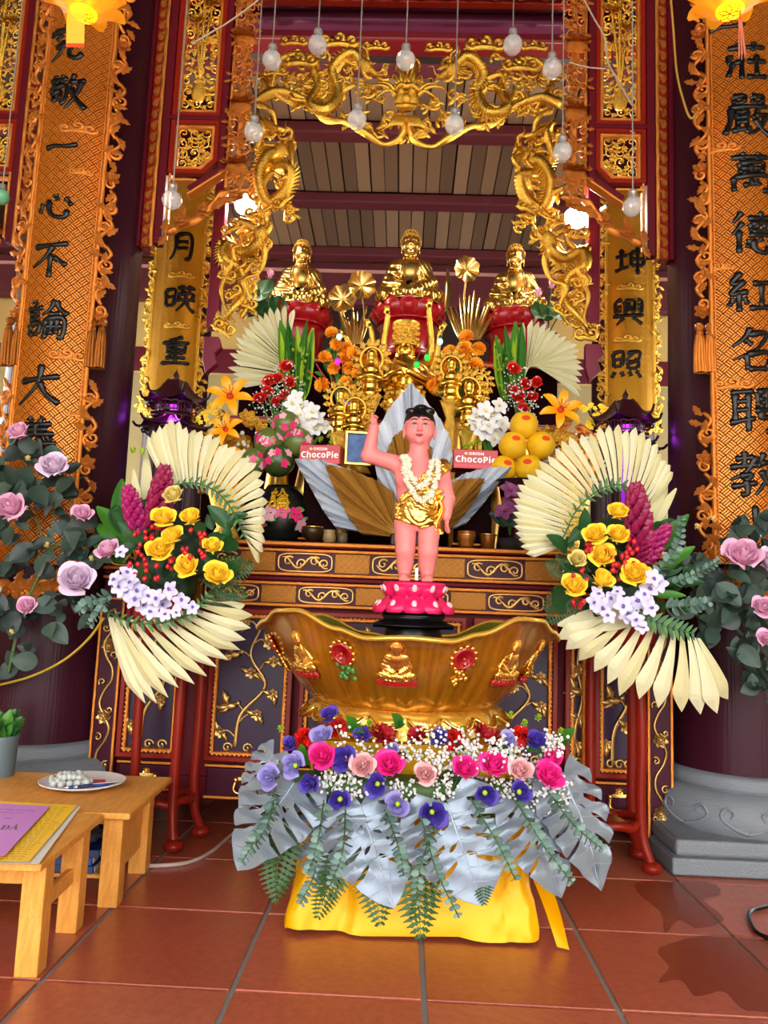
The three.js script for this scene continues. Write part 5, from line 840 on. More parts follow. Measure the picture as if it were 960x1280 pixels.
const monBend = (x, y, z) => [x, y, z - 0.21 * y * y - 0.55 * x * x + 0.06 * sin(y * 34) * abs(x) + 0.16 * abs(x) + 0.012 * sin(y * 20 + x * 12)];
const monsteraVeins = (() => { const g = [], P = (x, y) => monBend(x, y, 0.008); g.push(tube([...Array(8)].map((_, k) => P(0, 0.05 + k * 0.128)), (u) => 0.012 * (1.15 - u), { sides: 5 })); for (let k = 0; k < 6; k++) for (const s of [-1, 1]) { const y = 0.16 + k * 0.125, L = 0.4 * sin(PI * (0.3 + k * 0.1)); g.push(tube([0, 0.35, 0.7, 1].map((t) => P(s * L * t, y + 0.1 * t - 0.05 * t * t)), (u) => 0.005 * (1.2 - u), { sides: 4, n: 8 })); } return mg(g); })();
function tessellate(g0, L) { let g = g0.index ? g0.toNonIndexed() : g0; for (let it = 0; it < 5; it++) { const p = g.attributes.position, out = []; let split = false; for (let i = 0; i < p.count; i += 3) { const v = [0, 1, 2].map((k) => V(p.getX(i + k), p.getY(i + k), p.getZ(i + k))), e = [v[0].distanceTo(v[1]), v[1].distanceTo(v[2]), v[2].distanceTo(v[0])], m = e.indexOf(max(...e)); if (e[m] > L) { split = true; const a = v[m], b = v[(m + 1) % 3], c = v[(m + 2) % 3], h = V().lerpVectors(a, b, 0.5); out.push(a, h, c, h, b, c); } else out.push(...v); } g = new THREE.BufferGeometry().setFromPoints(out); if (!split) break; } const h = mergeVertices(g, 1e-4); h.computeVertexNormals(); return h; }
function pleated(root, outline, n, depth = 0.012) {      // hand-pleated palm leaf: ridges run from the root to points of the outline
  const c = new THREE.CatmullRomCurve3(outline.map(v3), false, 'catmullrom', 0.1), P = []; for (let i = 0; i <= n * 2; i++) P.push(c.getPoint(i / (n * 2)));
  const g = sheet((u, v) => { const i = round(u * n * 2), p = P[i], z = (i % 2 ? 1 : -1) * depth * v * (v > 0.97 ? 0.9 : 1), q = 0.05 + 0.95 * v; return [lerp(root.x, p.x, q), lerp(root.y, p.y, q), lerp(root.z, p.z, q) + z]; }, n * 2, 6).toNonIndexed(); g.computeVertexNormals(); return g;
}
const gypPlain = new THREE.IcosahedronGeometry(1, 0);
function gypsophila(t, pts, n, r, name = 'gypsophila') { // cloud of tiny white blossoms nobody could count
  const m = new THREE.InstancedMesh(gypPlain, mat.white, n), d = new THREE.Object3D(); m.name = name; m.castShadow = m.receiveShadow = true; const st = [];
  for (let i = 0; i < n; i++) { const b = pts[floor(rnd() * pts.length)], p = near(b, r); d.position.copy(rel(t, p)); d.rotation.set(rr(0, 6), rr(0, 6), 0); d.scale.setScalar(rr(0.0034, 0.0064)); d.updateMatrix(); m.setMatrixAt(i, d.matrix); if (i % 5 === 0) st.push(tube([rel(t, b).add(V(0, -r * 0.4, -r * 0.5)), rel(t, p)], 0.0009, { sides: 3, n: 1, straight: true })); }
  m.userData.kind = 'stuff'; t.add(m); const s = part(name + '_stems', st, mat.leaf[1], t); s.userData.kind = 'stuff'; return m;
}
// ---------------------------------------------------------------- flower skirt in front of the basin
{
  rnd = mulberry(41);
  const D = 2.36, o = at(515, 985, 2.5), t = thing('flower_arrangement', 'long low arrangement of pink and violet roses with silver monstera leaves under the basin', 'flower arrangement', o);
  part('foam_tray', bx(0.8, 0.1, 0.13, 0.0, 0.0, 0.08, 0.03), mat.stem, t);
  const dd = (py) => lerp(2.42, 2.3, smooth(900, 1000, py));
  const list = (name, geos, m, s, pts, d0 = 0) => pts.forEach(([px, py, k], i) => { const q = at(px, py, dd(py) + d0); grow(t, name, geos[i % geos.length], Array.isArray(m) ? m[i % m.length] : m, q, s * (k ?? 1), V((px - 520) / 420 + rr(-0.2, 0.2), py < 935 ? 0.9 : name === 'rose' ? rr(0.5, 1.0) : rr(-0.05, 0.3), 1)); });
  list('rose', roses, mat.hotPink, 0.047, [[404, 949, 1.05], [487, 960, 1], [579, 964, 1.05], [615, 961, 1.12], [683, 974, 1], [688, 950, 0.85]]);
  list('rose', [roses[0], roses[2]], mat.blush, 0.045, [[454, 960], [531, 970], [649, 966, 0.95]], 0);
  list('lisianthus', lisianthus, [mat.violet, mat.violet, mat.lavender], 0.036, [[432, 949, 1.1], [390, 979], [369, 957, 1.1], [425, 999], [472, 980], [497, 1005, 1.15], [540, 1015, 1.15], [606, 991, 1.05], [405, 922, 1], [454, 921, 0.9], [549, 925, 0.9], [634, 928, 0.9], [668, 929], [649, 990], [339, 973, 1.05], [364, 932, 0.8], [412, 897, 0.85], [490, 938, 0.7]]);
  for (const [px, py] of [[472, 980], [425, 999], [497, 1005], [540, 1015], [606, 991], [369, 957], [649, 990]]) part('flower_centre', ball(0.008, 0, 0, 0, 1, 1, 1, 6), mat.lime, t).position.copy(rel(t, at(px, py, dd(py) - 0.035)));
  list('carnation', [carnation], [mat.redRose, mat.crimson], 0.035, [[424, 913], [478, 921, 1.15], [381, 925], [522, 922], [568, 928, 1.1], [616, 926], [649, 922], [600, 915, 0.8]], 0.04);
  list('bud', [rosebud], mat.lime, 0.02, [[462, 905], [577, 912], [638, 895], [700, 915], [655, 905], [352, 912], [672, 898]]);
  const pts = []; for (let i = 0; i < 60; i++) pts.push(at(rr(415, 690), rr(915, 1000), rr(2.36, 2.44)));
  for (const [px, py] of [[520, 940], [545, 950], [590, 945], [508, 990], [560, 985], [630, 985], [665, 1000], [690, 1000], [420, 975], [440, 985], [620, 935], [690, 930], [640, 945], [700, 985], [412, 975]]) for (let k = 0; k < 4; k++) pts.push(at(px + rr(-8, 8), py + rr(-6, 6), rr(2.31, 2.37)));
  gypsophila(t, pts, 1900, 0.03);
  // silver monstera leaves
  const ms = [monsteraGeo(1), monsteraGeo(2), monsteraGeo(3)];
  for (const [ax, ay, bx_, by, w, d1, d2, sx] of [[372, 975, 290, 1075, 1.05, 2.36, 2.2, -0.5], [345, 940, 292, 1010, 0.8, 2.45, 2.4, -0.6], [405, 1002, 402, 1108, 1.2, 2.34, 2.24, -0.3], [448, 1002, 494, 1132, 1.0, 2.32, 2.2, 0.15], [556, 998, 604, 1130, 1.2, 2.32, 2.2, 0.0], [652, 1002, 712, 1115, 0.95, 2.34, 2.22, 0.5], [700, 965, 770, 1104, 0.95, 2.42, 2.28, 0.75], [690, 985, 745, 1085, 0.8, 2.38, 2.36, 0.4], [480, 1000, 440, 1090, 0.8, 2.36, 2.34, 0]])
    leafTo(t, 'monstera_leaf', ms[floor(rnd() * 3)], mat.silverLeaf, at(ax, ay, d1), at(bx_, by, d2), V(sx, 0.25, 1), w, monsteraVeins);
  // hanging eucalyptus and ferns
  const E = [[405, 1000, 385, 1092], [432, 1012, 413, 1106], [481, 1012, 505, 1095], [526, 1020, 574, 1147], [588, 998, 645, 1100], [644, 1000, 716, 1104], [687, 992, 754, 1062], [350, 1000, 302, 1078], [345, 985, 315, 1062], [398, 1040, 375, 1130], [545, 1030, 520, 1130]];
  for (const [a, b, c, d] of E) sprig(t, at(a, b, 2.24), at(c, d, 2.16), 12, 0.026, mat.euc, roundLeaf, 'eucalyptus_leaf', 0.05);
  for (const [a, b, c, d] of [[440, 1040, 400, 1130], [465, 1060, 478, 1160], [520, 1060, 530, 1178], [360, 1010, 340, 1115], [545, 1080, 515, 1150], [420, 1080, 398, 1150], [600, 1080, 605, 1130], [350, 1040, 346, 1130]]) leafTo(t, 'fern_frond', fern, rnd() < 0.5 ? mat.fernG : mat.fernB, at(a, b, 2.3), at(c, d, 2.22), V(rr(-0.3, 0.3), 0.1, 1), 1);
  for (let k = 0; k < 26; k++) { const px = rr(350, 700), q = at(px, rr(905, 1010), 2.44); leafTo(t, 'leaf', ovalLeaf, mat.leaf[k % 3], q, near(q.clone().add(V(rr(-0.06, 0.06), rr(-0.02, 0.05), 0.05)), 0.02), V(0, 0.5, 1)); }
}
// ---------------------------------------------------------------- wooden stands with big fan-palm arrangements
function flowerStand(label, x, z, legs) {
  const t = thing('flower_stand', label, 'plant stand', [x, 0, z]);
  for (const a of legs) {
    const c = cos(a), s = sin(a), r = 0.135;
    const prof = [[0.10, 0.97], [0.125, 0.8], [0.135, 0.5], [0.13, 0.25], [0.14, 0.12], [0.165, 0.05], [0.17, 0.02]];
    const l = part('leg', tube(prof.map(([q, y]) => [c * q, y, s * q]), (u) => u > 0.86 ? lerp(0.02, 0.034, (u - 0.86) / 0.14) : 0.019 + 0.004 * (1 - u), { sides: 8, n: 30 }), mat.redwood, t);
    part('leg_foot', ball(0.034, c * 0.172, 0.027, s * 0.172, 1.2, 0.8, 1.2, 10), mat.redwood, l);
  }
  part('shelf_ring', tube([...Array(24)].map((_, k) => [cos(k / 24 * 2 * PI) * 0.12, 0.17 + 0.012 * abs(sin(k / 4 * PI)), sin(k / 24 * 2 * PI) * 0.12]), 0.018, { closed: true, n: 60, sides: 8 }), mat.redwood, t);
  part('shelf', [cyl(0.06, 0.06, 0.018, 0, 0.17, 0, 20), ...[0, 1, 2].map((k) => bx(0.2, 0.016, 0.035, 0, 0.17, 0).rotateY(k * PI / 3))], mat.redwood, t);
  part('top_disc', lathe([[0.001, 0.955], [0.13, 0.955], [0.14, 0.965], [0.14, 0.985], [0.13, 0.995], [0.001, 0.995]], 28), mat.redwood, t);
  return t;
}
flowerStand('dark red wooden flower stand with curved feet under the left fan-palm arrangement', -0.98, -3.3, [0.94, 5.83, 3.3]);
flowerStand('dark red wooden flower stand with curved feet beside the stone column base', 0.87, -3.27, [0.61, 4.36, 5.75]);
function sprayRoses(t, D, pts, m, s, names = 'rose', geos = roses) { pts.forEach(([px, py, k, mm], i) => grow(t, names, geos[i % geos.length], mm ?? m, at(px, py, D + (k && k < 0 ? -k : 0)), s * (k && k > 0 ? k : 1), V(rr(-0.4, 0.4), rr(0.55, 1.15), 1))); }
function berries(t, D, spots) { for (const [px, py] of spots) { const b = at(px, py, D); for (let k = 0; k < 6; k++) { const p = near(b, 0.03), m = part('berry', berry, mat.berry, t); m.position.copy(rel(t, p)); m.scale.setScalar(rr(0.0085, 0.011)); aim(m, V(rr(-0.5, 0.5), 1, rr(0, 0.8))); if (k % 2) part('berry_stem', tube([rel(t, p), rel(t, b).add(V(0, -0.05, -0.04))], 0.0018, { sides: 4, n: 2 }), mat.stem, t); } } }
function orchidSpray(t, D, pts, m = mat.orchidLilac, lip = mat.orchidPurple, s = 0.034) { for (const [px, py, k] of pts) { const f = grow(t, 'orchid', orchidGeo, m, at(px, py, D + rr(-0.03, 0.03)), s * (k ?? 1), V(rr(-0.5, 0.5), rr(-0.1, 0.6), 1)); part('orchid_lip', orchidLip, lip, f); } }
function leafTrim(t, D, pts, n, L) { const c = new THREE.CatmullRomCurve3(pts.map(([x, y]) => at(x, y, D))); part('fern_stem', tube(new THREE.CatmullRomCurve3(c.getPoints(20).map((p) => rel(t, p))), 0.003, { n: 24, sides: 5 }), mat.leaf[2], t); for (let k = 0; k < n; k++) for (const s of [-1, 1]) { const u = (k + 0.5) / n, p = c.getPoint(u), T = c.getTangent(u), d = V(-T.y * s, T.x * s, 0.3).addScaledVector(T, 0.6); leafTo(t, 'trim_leaf', longLeaf, mat.leaf[k % 2 ? 2 : 0], p, p.clone().addScaledVector(d.normalize(), L * (0.6 + 0.5 * sin(u * PI))), V(0, 0.2, 1), 2.4); } }
{
  rnd = mulberry(51);
  const D = 3.08, t = thing('flower_arrangement', 'yellow rose arrangement with cream fan palms beside the black painted jar', 'flower arrangement', at(200, 735, 3.2));
  part('foam_block', [bx(0.26, 0.2, 0.16, 0.02, 0.04, 0, 0.05), ball(0.15, 0.05, 0.18, 0, 1, 1, 0.5)], mat.fernG, t); part('pot', lathe([[0.001, -0.2], [0.1, -0.2], [0.13, -0.02], [0.001, -0.02]], 20).translate(0.0, 0, -0.03), mat.redPaint, t);
  frond([[212, 612], [226, 606], [244, 606], [264, 614], [284, 630], [300, 655], [308, 676]], [[178, 548], [192, 534], [210, 528], [226, 530], [246, 536], [266, 545], [288, 555], [306, 566], [322, 584], [331, 606], [334, 632], [331, 656], [330, 680], [322, 706]], 26, D, t, [mat.cream, mat.creamB, mat.cream]);
  frond([[134, 770], [150, 774], [190, 772], [225, 762], [262, 748]], [[170, 878], [188, 876], [212, 868], [236, 857], [259, 844], [282, 832], [302, 815], [310, 795], [316, 772], [305, 752]], 13, D - 0.08, t, [mat.cream, mat.cream, mat.creamB], { w: 0.56, fold: 0.018, arch: 0.03, base: 0.32, tip: 0.76 });
  for (const [a, b, c, d] of [[176, 660, 166, 585], [185, 640, 182, 560]]) leafTo(t, 'palm_blade', longLeaf, mat.creamB, at(a, b, D + 0.03), at(c, d, D), V(0.3, 0, 1), 1.2);
  leafTrim(t, D - 0.07, [[218, 606], [246, 604], [272, 616], [292, 640], [306, 672]], 15, 0.034); leafTrim(t, D - 0.17, [[132, 764], [165, 778], [205, 778], [240, 766], [262, 742]], 17, 0.036);
  sprayRoses(t, D - 0.14, [[220, 624, 1, mat.paleYellow], [205, 652], [240, 652, 1.05], [218, 675], [200, 692, 1.1], [265, 687, 0.95], [237, 712, 1.12], [271, 723, 1.12]], mat.yellowRose, 0.053);
  sprayRoses(t, D - 0.12, [[138, 692]], mat.pinkRose, 0.055);
  for (const [a, b, c, d, w, m] of [[192, 662, 206, 580, 0.62, mat.ginger], [172, 662, 158, 606, 0.75, mat.ginger2]]) { const q = at(a, b, D - 0.05), e = at(c, d, D - 0.08), g = part('ginger_flower', gingerGeo, m, t); g.position.copy(rel(t, q)); aim(g, e.clone().sub(q)); g.scale.setScalar(q.distanceTo(e) / 1.05); g.scale.x *= w; g.scale.z *= w; }
  berries(t, D - 0.14, [[180, 690], [170, 712], [195, 668], [214, 705], [250, 688], [235, 700], [190, 715], [225, 690], [180, 672], [248, 672]]);
  orchidSpray(t, D - 0.17, [[145, 724], [160, 716], [150, 735], [172, 738, 1.1], [184, 744], [168, 752], [196, 748, 1.1], [205, 755], [180, 758], [214, 738, 1.1], [226, 752], [190, 765], [158, 742], [240, 760, 0.8], [152, 690, 0.8], [165, 728], [205, 768, 0.8], [220, 765, 0.7]]);
  for (let k = 0; k < 44; k++) { const q = at(rr(140, 290), rr(645, 745), D - 0.02); leafTo(t, 'leaf', k % 3 ? ovalLeaf : roundLeaf, k % 4 ? mat.leaf[2] : mat.roseLeaf[k % 3], q, q.clone().add(V(rr(-0.09, 0.09), rr(-0.07, 0.09), rr(0, 0.08))), V(rr(-0.4, 0.4), rr(0, 0.6), 1)); }
  for (const [a, b, c, d] of [[166, 680, 120, 628], [160, 690, 118, 650], [156, 704, 112, 670], [150, 664, 152, 596]]) leafTo(t, 'broad_leaf', broadLeaf, mat.leaf[k2(a)], at(a, b, D), at(c, d, D + 0.02), V(0.3, 0.4, 1));
  for (const [a, b, c, d] of [[262, 722, 318, 700], [268, 735, 312, 742], [255, 745, 306, 760], [250, 730, 300, 690]]) leafTo(t, 'fern_frond', fern, mat.fernB, at(a, b, D - 0.04), at(c, d, D), V(0, 0.4, 1), 1.2);
  sprig(t, at(140, 742, D - 0.15), at(98, 765, D - 0.2), 8, 0.032, mat.euc); sprig(t, at(135, 748, D - 0.17), at(112, 782, D - 0.2), 8, 0.03, mat.euc);
  for (const [px, py] of [[166, 566], [178, 568]]) grow(t, 'lily_bud', rosebud, mat.lime, at(px, py, D - 0.02), 0.03, V(0, 1, 0.3));
}
function k2(a) { return a % 3; }
{
  rnd = mulberry(53);
  const D = 3.06, t = thing('flower_arrangement', 'yellow rose arrangement with cream fan palms below the stacked yellow pomelos', 'flower arrangement', at(780, 745, 3.2));
  part('foam_block', [bx(0.26, 0.2, 0.16, 0, 0.04, 0, 0.05), ball(0.15, -0.04, 0.18, 0, 1, 1, 0.5)], mat.fernG, t); part('pot', lathe([[0.001, -0.2], [0.1, -0.2], [0.13, -0.02], [0.001, -0.02]], 20).translate(0.03, 0, -0.03), mat.redPaint, t);
  frond([[703, 684], [708, 664], [722, 640], [742, 620], [768, 609], [792, 618], [812, 634]], [[664, 698], [650, 676], [645, 656], [643, 634], [648, 612], [660, 594], [680, 572], [704, 553], [734, 541], [764, 533], [790, 537], [815, 550], [832, 572], [842, 592]], 33, D, t, [mat.cream, mat.cream, mat.creamB], { w: 0.54 });
  frond([[752, 770], [775, 780], [808, 778], [840, 788], [862, 796], [876, 798]], [[694, 786], [700, 806], [722, 826], [746, 846], [768, 864], [798, 874], [832, 886], [868, 890], [892, 888], [916, 868]], 12, D - 0.08, t, [mat.cream, mat.cream, mat.creamB], { w: 0.56, fold: 0.018, arch: 0.03, base: 0.32, tip: 0.76 });
  leafTo(t, 'palm_blade', broadLeaf, mat.cream, at(795, 775, D - 0.1), at(697, 776, D - 0.05), V(0, 0.4, 1), 1);
  for (const [a, b, c, d] of [[806, 660, 836, 595], [812, 664, 846, 606]]) leafTo(t, 'palm_blade', longLeaf, mat.creamB, at(a, b, D), at(c, d, D), V(-0.3, 0.2, 1), 1.3);
  leafTrim(t, D - 0.07, [[704, 672], [722, 636], [750, 612], [776, 606], [808, 626]], 15, 0.034); leafTrim(t, D - 0.17, [[786, 768], [812, 775], [840, 785], [868, 792]], 12, 0.045);
  sprayRoses(t, D - 0.14, [[771, 645, 0.95], [745, 672, 0.95], [771, 673, 1.05], [754, 700, 1.15], [792, 721, 1.15], [749, 729, 1.1], [717, 737, 1.12], [720, 702, 0.75, mat.paleYellow]], mat.yellowRose, 0.053);
  for (const [a, b, c, d, w, m] of [[799, 690, 792, 602, 0.65, mat.ginger], [806, 700, 836, 654, 0.7, mat.ginger2], [800, 706, 812, 668, 0.8, mat.ginger]]) { const q = at(a, b, D - 0.06), e = at(c, d, D - 0.1), g = part('ginger_flower', gingerGeo, m, t); g.position.copy(rel(t, q)); aim(g, e.clone().sub(q)); g.scale.setScalar(q.distanceTo(e) / 1.05); g.scale.x *= w; g.scale.z *= w; }
  berries(t, D - 0.14, [[740, 682], [790, 682], [770, 715], [724, 718], [775, 700], [760, 690], [735, 695], [790, 695], [722, 752]]);
  orchidSpray(t, D - 0.17, [[816, 722], [812, 735, 1.1], [824, 730], [742, 752], [752, 758, 1.1], [765, 750], [778, 756, 1.1], [790, 762], [800, 752, 1.2], [812, 760], [760, 770, 0.9], [795, 775], [772, 740, 0.8], [746, 742, 0.9], [806, 744], [785, 770], [802, 784, 0.8]]);
  for (let k = 0; k < 44; k++) { const q = at(rr(705, 860), rr(655, 765), D - 0.02); leafTo(t, 'leaf', k % 3 ? ovalLeaf : roundLeaf, k % 4 ? mat.leaf[2] : mat.roseLeaf[k % 3], q, q.clone().add(V(rr(-0.09, 0.09), rr(-0.07, 0.09), rr(0, 0.08))), V(rr(-0.4, 0.4), rr(0, 0.6), 1)); }
  for (const [a, b, c, d] of [[826, 712, 868, 680], [820, 745, 858, 742], [830, 730, 882, 724], [822, 690, 860, 640]]) leafTo(t, 'broad_leaf', broadLeaf, mat.leaf[k2(a)], at(a, b, D - 0.08), at(c, d, D - 0.1), V(-0.2, 0.6, 1));
  for (const [a, b, c, d] of [[722, 722, 682, 698], [718, 738, 676, 760], [726, 745, 680, 778], [720, 712, 696, 690]]) leafTo(t, 'fern_frond', fern, mat.fernB, at(a, b, D - 0.04), at(c, d, D), V(0, 0.4, 1), 1.2);
  sprig(t, at(820, 720, D - 0.12), at(852, 645, D - 0.1), 10, 0.03, mat.euc); sprig(t, at(830, 760, D - 0.15), at(888, 752, D - 0.18), 10, 0.036, mat.euc); sprig(t, at(840, 730, D - 0.14), at(900, 700, D - 0.14), 10, 0.026, mat.euc);
}
// ---------------------------------------------------------------- rose vines tied round the columns
function roseVine(label, base, D, leafArea, n, rosesAt, buds, stems) {
  const t = thing('rose_garland', label, 'rose garland', at(base[0], base[1], D));
  for (const s of stems) part('vine_stem', tube(s.map(([x, y]) => rel(t, at(x, y, D + 0.02))), (u) => 0.006 * (1.1 - 0.6 * u), { sides: 5 }), mat.stem, t);
  for (let k = 0; k < n; k++) { let px, py; do { px = rr(leafArea[0], leafArea[1]); py = rr(leafArea[2], leafArea[3]); } while (leafArea[4](px, py)); const q = at(px, py, D + rr(-0.06, 0.06)); for (let i = 0; i < (k % 2 ? 1 : 2); i++) leafTo(t, 'rose_leaf', ovalLeaf, mat.roseLeaf[floor(rnd() * 3)], q, q.clone().add(V(rr(-0.09, 0.09), rr(-0.08, 0.08), rr(-0.01, 0.07))), V(rr(-0.6, 0.6), rr(-0.1, 0.7), 1), rr(1.2, 1.7)); }
  rosesAt.forEach(([px, py, r, m, dx], i) => grow(t, 'rose', roses[i % 3], m, at(px, py, D - 0.09), r * D / FOCAL, V(dx ?? rr(-0.4, 0.4), rr(0.35, 0.9), 1)));
  for (const [px, py] of buds) grow(t, 'rose_bud', rosebud, mat.paleYellow, at(px, py, D - 0.07), 0.022, V(rr(-0.5, 0.5), 1, 0.6));
  return t;
}
rnd = mulberry(61);
roseVine('pink rose vine with dark leaves hanging on the left column below the black characters', [60, 660], 3.1, [-40, 132, 545, 845, (x, y) => (y < 590 && x > 60) || (y > 770 && x > 62) || (y > 690 && x > 118) || (x > 100 && y > 600 && y < 640)], 120,
  [[27, 545, 17, mat.pinkRose, -0.2], [68, 588, 20, mat.lilacRose, 0.3], [18, 640, 26, mat.pinkRose, 0], [103, 646, 15, mat.pinkRose, 0.4], [97, 729, 24, mat.lilacRose, 0.25], [36, 761, 16, mat.pinkRose, 0.1]], [[58, 683], [85, 575], [35, 575], [16, 792], [115, 700]], [[[10, 840], [30, 760], [60, 690], [72, 600]], [[60, 690], [90, 660], [70, 560]], [[30, 760], [90, 740], [120, 760]], [[0, 600], [40, 640], [60, 690]]]);
roseVine('pink rose vine with dark leaves hanging on the right column above its stone base', [900, 740], 3.08, [848, 985, 640, 860, (x, y) => y < 640 + abs(x - 905) * 0 + (x < 900 && y < 690 ? 100 : 0) || (y > 770 && x < 870 + (y - 770) * 0.75) || (y > 830 && x < 935)], 105,
  [[926, 701, 26, mat.pinkRose, -0.2], [951, 762, 16, mat.pinkRose, 0], [957, 801, 15, mat.pinkRose, -0.3], [958, 706, 20, mat.lilacRose, 0.4]], [[872, 660], [890, 650]], [[[960, 830], [900, 760], [860, 690], [845, 660]], [[900, 760], [930, 690], [950, 640]], [[850, 765], [900, 770], [940, 740]]]);
// ---------------------------------------------------------------- offerings on the altar
Object.assign(mat, { gold2: M(new THREE.Color(0.8, 0.5, 0.12), 0.3, 0.9), ribbon: M('#e08a00', 0.4, 0.1), deepDark: M('#1a0a0c', 0.9, 0, { specularIntensity: 0.1, ior: 1.4 }), blackJar: M('#101410', 0.25, 0, { specularIntensity: 0.8, ior: 1.5 }), leafPaint: M('#5f9a4a', 0.4), pinkPaint: M('#d6286c', 0.4), palePaint: M('#e6a8bc', 0.45), yellowFruit: M('#e8b400', 0.5, 0, { bumpMap: withRepeat(fineTex, 6), bumpScale: 0.0012 }), packRed: M('#a80d1e', 0.35), darkWood2: M('#331018', 0.35, 0, { specularIntensity: 0.6, ior: 1.5 }) });
const onAltar = (px, py, d) => { const q = at(px, py, d); return V(q.x, ALTAR, -d); };
// pleated silver and gold palm leaves behind the child statue
{
  const D = 3.56, t = thing('pleated_palm_backdrop', 'fan of pleated silver and gold painted palm leaves standing behind the pink child statue', 'leaf arrangement', onAltar(515, 670, D));
  const L = (px, py, dz = 0) => rel(t, at(px, py, D + dz)), leaf = (root, out, n, m, dz, lab) => part('pleated_leaf', pleated(L(root[0], root[1], dz), out.map(([x, y]) => L(x, y, dz)), round(n * 0.75), 0.017), m, t, lab);
  leaf([518, 668], [[472, 600], [466, 565], [470, 540], [488, 508], [505, 488], [514, 478], [526, 492], [548, 520], [563, 548], [566, 575], [558, 610]], 26, mat.silver, 0.06, 'silver pleated leaf with a pointed top');
  leaf([492, 672], [[420, 660], [405, 640], [386, 606], [368, 574], [400, 574], [440, 588], [470, 602]], 24, mat.silver, 0.04, 'silver pleated leaf'); leaf([540, 672], [[582, 655], [604, 630], [622, 606], [640, 584], [610, 584], [580, 592], [556, 606]], 24, mat.silver, 0.04, 'silver pleated leaf');
  leaf([500, 672], [[452, 668], [436, 648], [418, 612], [406, 580], [440, 588], [470, 600], [492, 615]], 22, mat.bronzeLeaf, 0.0, 'gold pleated leaf'); leaf([530, 675], [[566, 660], [584, 640], [598, 618], [606, 598], [582, 598], [556, 604], [540, 618]], 22, mat.bronzeLeaf, 0.0, 'gold pleated leaf');
  leaf([518, 668], [[500, 600], [484, 565], [492, 545], [506, 536], [524, 540], [540, 560], [534, 600]], 20, mat.bronzeLeaf, 0.03, 'gold pleated leaf');
  part('holder', bx(0.2, 0.06, 0.08, 0, 0.03, 0, 0.01), mat.darkWood2, t);
}
// painted lacquer jar and balls
function paintFlowers(t, r, n, sy = 1, front = true, big = 1) {
  for (let k = 0; k < n; k++) { const a = front ? lerp(-1.1, 1.1, (k + 0.5) / n) + rr(-0.15, 0.15) : rr(0, 6.28), e = rr(-0.5, 0.6), d = V(sin(a) * cos(e), sin(e), cos(a) * cos(e)), fs = r * 0.3 * big * rr(0.8, 1.1);
    const f = part('painted_flower', [star(5, 1, 0.85, 0.08, 0, [ball(0.25, 0, 0.1, 0, 1, 0.5, 1, 6)])], k % 3 === 2 ? mat.palePaint : mat.pinkPaint, t); f.position.set(d.x * r, d.y * r * sy, d.z * r); aim(f, d, rr(0, 6)); f.scale.set(fs, fs * 0.3, fs);
    const h = part('painted_leaf', [ovalLeaf.clone().rotateX(-PI / 2), ovalLeaf.clone().rotateX(-PI / 2).rotateY(2.2)], mat.leafPaint, f); h.position.set(0.5, -0.1, 0.4); h.scale.setScalar(1.5); }
}
{
  rnd = mulberry(71);
  const D = 3.72, k = D / FOCAL, q = onAltar(350, 660, D), t = thing('painted_jar', 'round black lacquer jar painted with pink flowers and a gold character', 'jar', q), R = 38 * k;
  part('jar_body', lathe([[0.001, 0.012], [R * 0.6, 0.012], [R * 0.75, 0.03], [R, R * 0.95], [R * 0.8, R * 1.6], [R * 0.55, R * 1.85], [R * 0.5, R * 1.95], [0.001, R * 1.96]], 36), mat.blackJar, t); part('foot_ring', lathe([[0.001, 0], [R * 0.66, 0], [R * 0.66, 0.012], [0.001, 0.014]], 28), mat.redPaint, t);
  const body = new THREE.Group(); body.name = 'painted_decor'; body.position.y = R * 0.95; t.add(body); paintFlowers(body, R * 0.985, 6, 0.85, true, 0.85);
  part('gold_character', glyph('lun', R * 0.75, R * 0.8, 0.004, (x, y, z) => { const a = (x + R * 0.05) / R, yy = y + R * 1.42; const rad = R * (1.02 - 0.55 * pow(max(0, (yy - R * 0.95) / R), 2)); return [sin(a) * (rad + z), yy, cos(a) * (rad + z)]; }), M('#d8a81c', 0.35, 0.5), t);
  const ballG = new THREE.SphereGeometry(1, 24, 16), pedestalTop = R * 1.96;
  for (const [px, py, r, lab] of [[318, 577, 17, 'painted green ball with pink flowers, leftmost and half behind the palm fan'], [348, 576, 21, 'painted ball with pink flowers sitting directly on the black jar'], [336, 553, 19, 'painted ball with pink flowers in the middle row, left of its twin'], [373, 553, 19, 'painted ball with pink flowers in the middle row, nearer the cake box'], [358, 531, 18, 'topmost painted ball with pink flowers in the pile on the black jar']]) {
    const b = thing('painted_ball', lab, 'ball', at(px, py, D - (py > 570 ? 0.02 : 0)), rr(0, 1)), r1 = r * k; part('ball_body', ballG.clone().scale(r1, r1, r1), M(py % 2 ? '#5a6a2e' : '#33451e', 0.35), b); b.rotation.y = 0; paintFlowers(b, r1, 6, 1, true, 1.0);
  }
}
